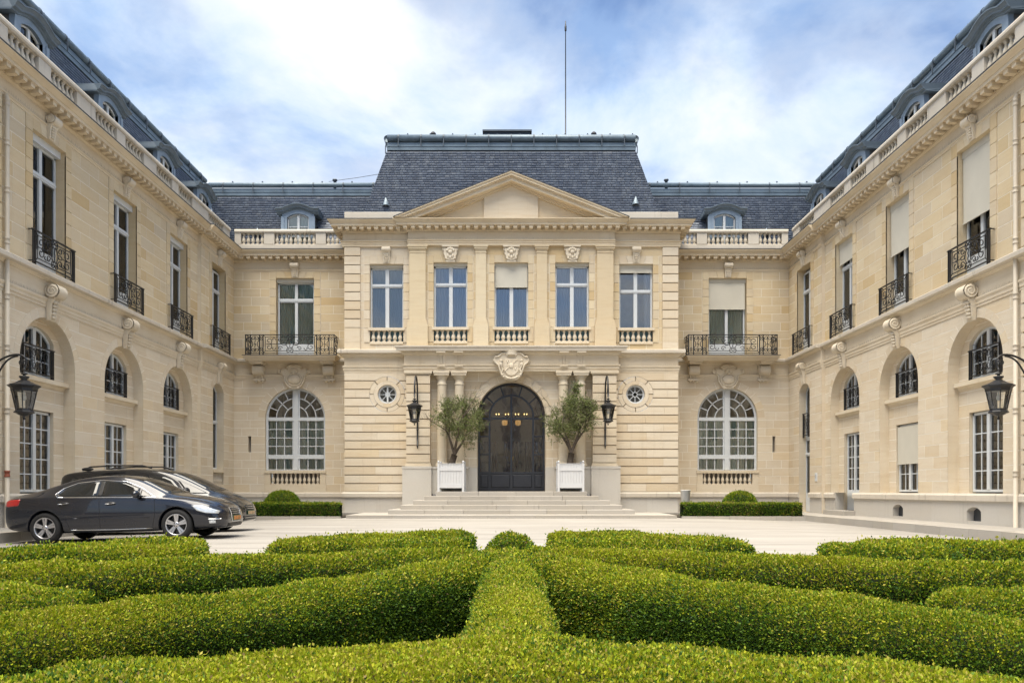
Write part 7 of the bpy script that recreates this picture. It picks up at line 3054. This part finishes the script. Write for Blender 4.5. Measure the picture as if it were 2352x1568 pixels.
    p = c.hit(2.16, 0.0, 'top', 0.006)
    e = MB()
    e.prism([(-0.03, -0.05), (0.0, -0.06), (0.03, -0.05), (0.015, -0.02), (0.04, 0.01), (0.02, 0.015), (0.025, 0.05), (0.0, 0.062), (-0.025, 0.045), (-0.015, 0.02), (-0.045, 0.0), (-0.02, -0.02)], 0.0, 0.012, True)
    put('emblem', e, 'chrome', th, M @ TR(p.x + 0.03, 0, p.z - 0.01) @ Matrix.Rotation(R(90), 4, 'Z') @ Matrix.Rotation(R(-30), 4, 'X'))
    for x in (-1.4085, 1.4085):
        for s in (-1, 1):
            c.wheel(x, s * 0.795, 0.332, s)


def build_van():
    M = TR(-9.36, 20.95, -0.06) @ Matrix.Rotation(-0.02, 4, 'Y') @ Matrix.Diagonal((1, 1, 0.985, 1))
    th = empty('minivan', (0, 0, 0), 'black people carrier with roof bars parked behind the saloon', 'minivan', 'dark cars parked by the wing', M=M)
    S = [(-2.36, 0.50, 0.58, 0.98, 0.58, 1.40, 0.46, 1.46), (-2.30, 0.36, 0.82, 1.04, 0.80, 1.56, 0.60, 1.62), (-2.05, 0.28, 0.90, 1.05, 0.885, 1.64, 0.66, 1.70), (-1.2, 0.24, 0.925, 1.04, 0.905, 1.68, 0.67, 1.745), (-0.3, 0.24, 0.93, 1.02, 0.91, 1.68, 0.67, 1.75),
         (0.25, 0.24, 0.93, 1.005, 0.91, 1.64, 0.67, 1.715), (0.7, 0.24, 0.93, 0.995, 0.905, 1.52, 0.68, 1.60), (1.15, 0.24, 0.925, 0.985, 0.895, 1.31, 0.70, 1.39), (1.5, 0.24, 0.92, 0.97, 0.88, 1.13, 0.72, 1.20), (1.75, 0.24, 0.91, 0.94, 0.86, 1.035, 0.66, 1.08),
         (2.02, 0.24, 0.87, 0.86, 0.80, 0.94, 0.54, 0.97), (2.22, 0.25, 0.79, 0.76, 0.70, 0.83, 0.44, 0.86), (2.35, 0.27, 0.64, 0.65, 0.54, 0.71, 0.34, 0.735), (2.40, 0.32, 0.48, 0.56, 0.40, 0.60, 0.26, 0.62)]
    c = Car(th, M, S, 'paint_black', (-1.45, 1.38), 0.335, 0.80)
    c.patch('rear_quarter_window', [(-2.05, 1.12), (-1.30, 1.10), (-1.30, 1.50), (-1.95, 1.48)], 'car_glass', both=True)
    c.patch('sliding_door_window', [(-1.20, 1.08), (-0.12, 1.06), (-0.12, 1.52), (-1.20, 1.51)], 'car_glass', both=True)
    c.patch('front_side_window', [(0.0, 1.06), (1.00, 1.04), (0.66, 1.40), (0.45, 1.49), (0.0, 1.52)], 'car_glass', both=True)
    c.patch('quarter_window', [(1.08, 1.04), (1.58, 1.03), (1.20, 1.22), (0.78, 1.39)], 'car_glass', both=True)
    c.patch('windscreen', [(1.60, -0.70), (1.70, 0.0), (1.60, 0.70), (0.42, 0.55), (0.34, 0.0), (0.42, -0.55)], 'car_glass', 'top', sub=6)
    for ln in ([(-0.06, 1.02), (-0.06, 0.3)], [(1.05, 1.0), (1.08, 0.6), (1.0, 0.35)], [(-1.25, 1.05), (-1.25, 0.5)], [(1.62, 0.98), (2.0, 0.88), (2.25, 0.77)]):
        c.strip('panel_gap', ln, 0.005, 'trim_black')
    c.patch('headlamp', [(1.72, 0.93), (1.98, 0.87), (2.29, 0.69), (2.24, 0.63), (2.0, 0.74), (1.8, 0.85)], 'headlamp', both=True)
    g = c.patch('grille', [(-0.34, 0.70), (0.34, 0.70), (0.30, 0.56), (-0.30, 0.56)], 'trim_black', 'front')
    for z in (0.66, 0.61):
        c.strip('grille_bar', [(-0.31, z), (0.31, z)], 0.008, 'chrome', 'front', 0.006, parent=g)
    g2 = c.patch('lower_intake', [(-0.52, 0.42), (0.52, 0.42), (0.48, 0.31), (-0.48, 0.31)], 'trim_black', 'front')
    c.strip('grille_bar', [(-0.50, 0.37), (0.50, 0.37)], 0.010, 'chrome', 'front', 0.006, parent=g2)
    p = c.hit(0, 0.49, 'front', 0)
    c.plate(p.x + 0.025, 0.0, 0.50, 0.50, 0.11, '4 12 116', 'plate_pale')
    for s in (-1, 1):
        rb = MB()
        rb.tube([(-1.75, s * 0.58, 1.70), (-1.55, s * 0.58, 1.79), (-0.9, s * 0.58, 1.815), (-0.2, s * 0.58, 1.80), (0.05, s * 0.58, 1.73)], 0.02, 8)
        rb.ball((-1.62, s * 0.58, 1.73), (0.16, 0.03, 0.05), 10, 6)
        put('roof_bar', rb, 'trim_black', th, M)
        m = MB()
        m.ball((1.12, s * 1.04, 1.10), (0.09, 0.13, 0.10), 12, 8)
        mr = put('door_mirror', m, 'trim_black', th, M)
    wp = MB()
    wp.tube([(1.58, -0.30, 1.145), (1.68, -0.62, 1.085)], 0.012, 5)
    put('wiper', wp, 'trim_black', th, M)
    for x in (-1.45, 1.38):
        for s in (-1, 1):
            c.wheel(x, s * 0.80, 0.335, s)


build_sedan()
build_van()

# ------------------------------------------------------------------ street front behind the camera, seen only mirrored in the glass
ob = empty('street_building', (0, -26, 0), 'plain stone street front mirrored in the entrance glass', 'building')
wm = MB()
wm.box(-24, 24, -27, -26, -0.4, 15.5)
wm.box(-24.3, 24.3, -27, -25.6, 15.5, 16.0)
wm.box(-24.1, 24.1, -27, -25.75, 5.2, 5.6)
put('wall', wm, 'trim', ob)
for i in range(11):
    for z0_, z1_ in ((1.2, 4.4), (6.2, 9.6), (10.8, 13.8)):
        x_ = -21 + 4.2 * i
        f_ = MB()
        f_.box(x_ - 0.75, x_ + 0.75, -26.02, -25.97, z0_, z1_)
        w_ = put('window', f_, 'room_dark', ob)
        f_ = MB()
        f_.box(x_ - 0.05, x_ + 0.05, -25.97, -25.93, z0_, z1_)
        f_.box(x_ - 0.9, x_ + 0.9, -25.97, -25.7, z0_ - 0.2, z0_)
        put('frame', f_, 'white_paint', w_)
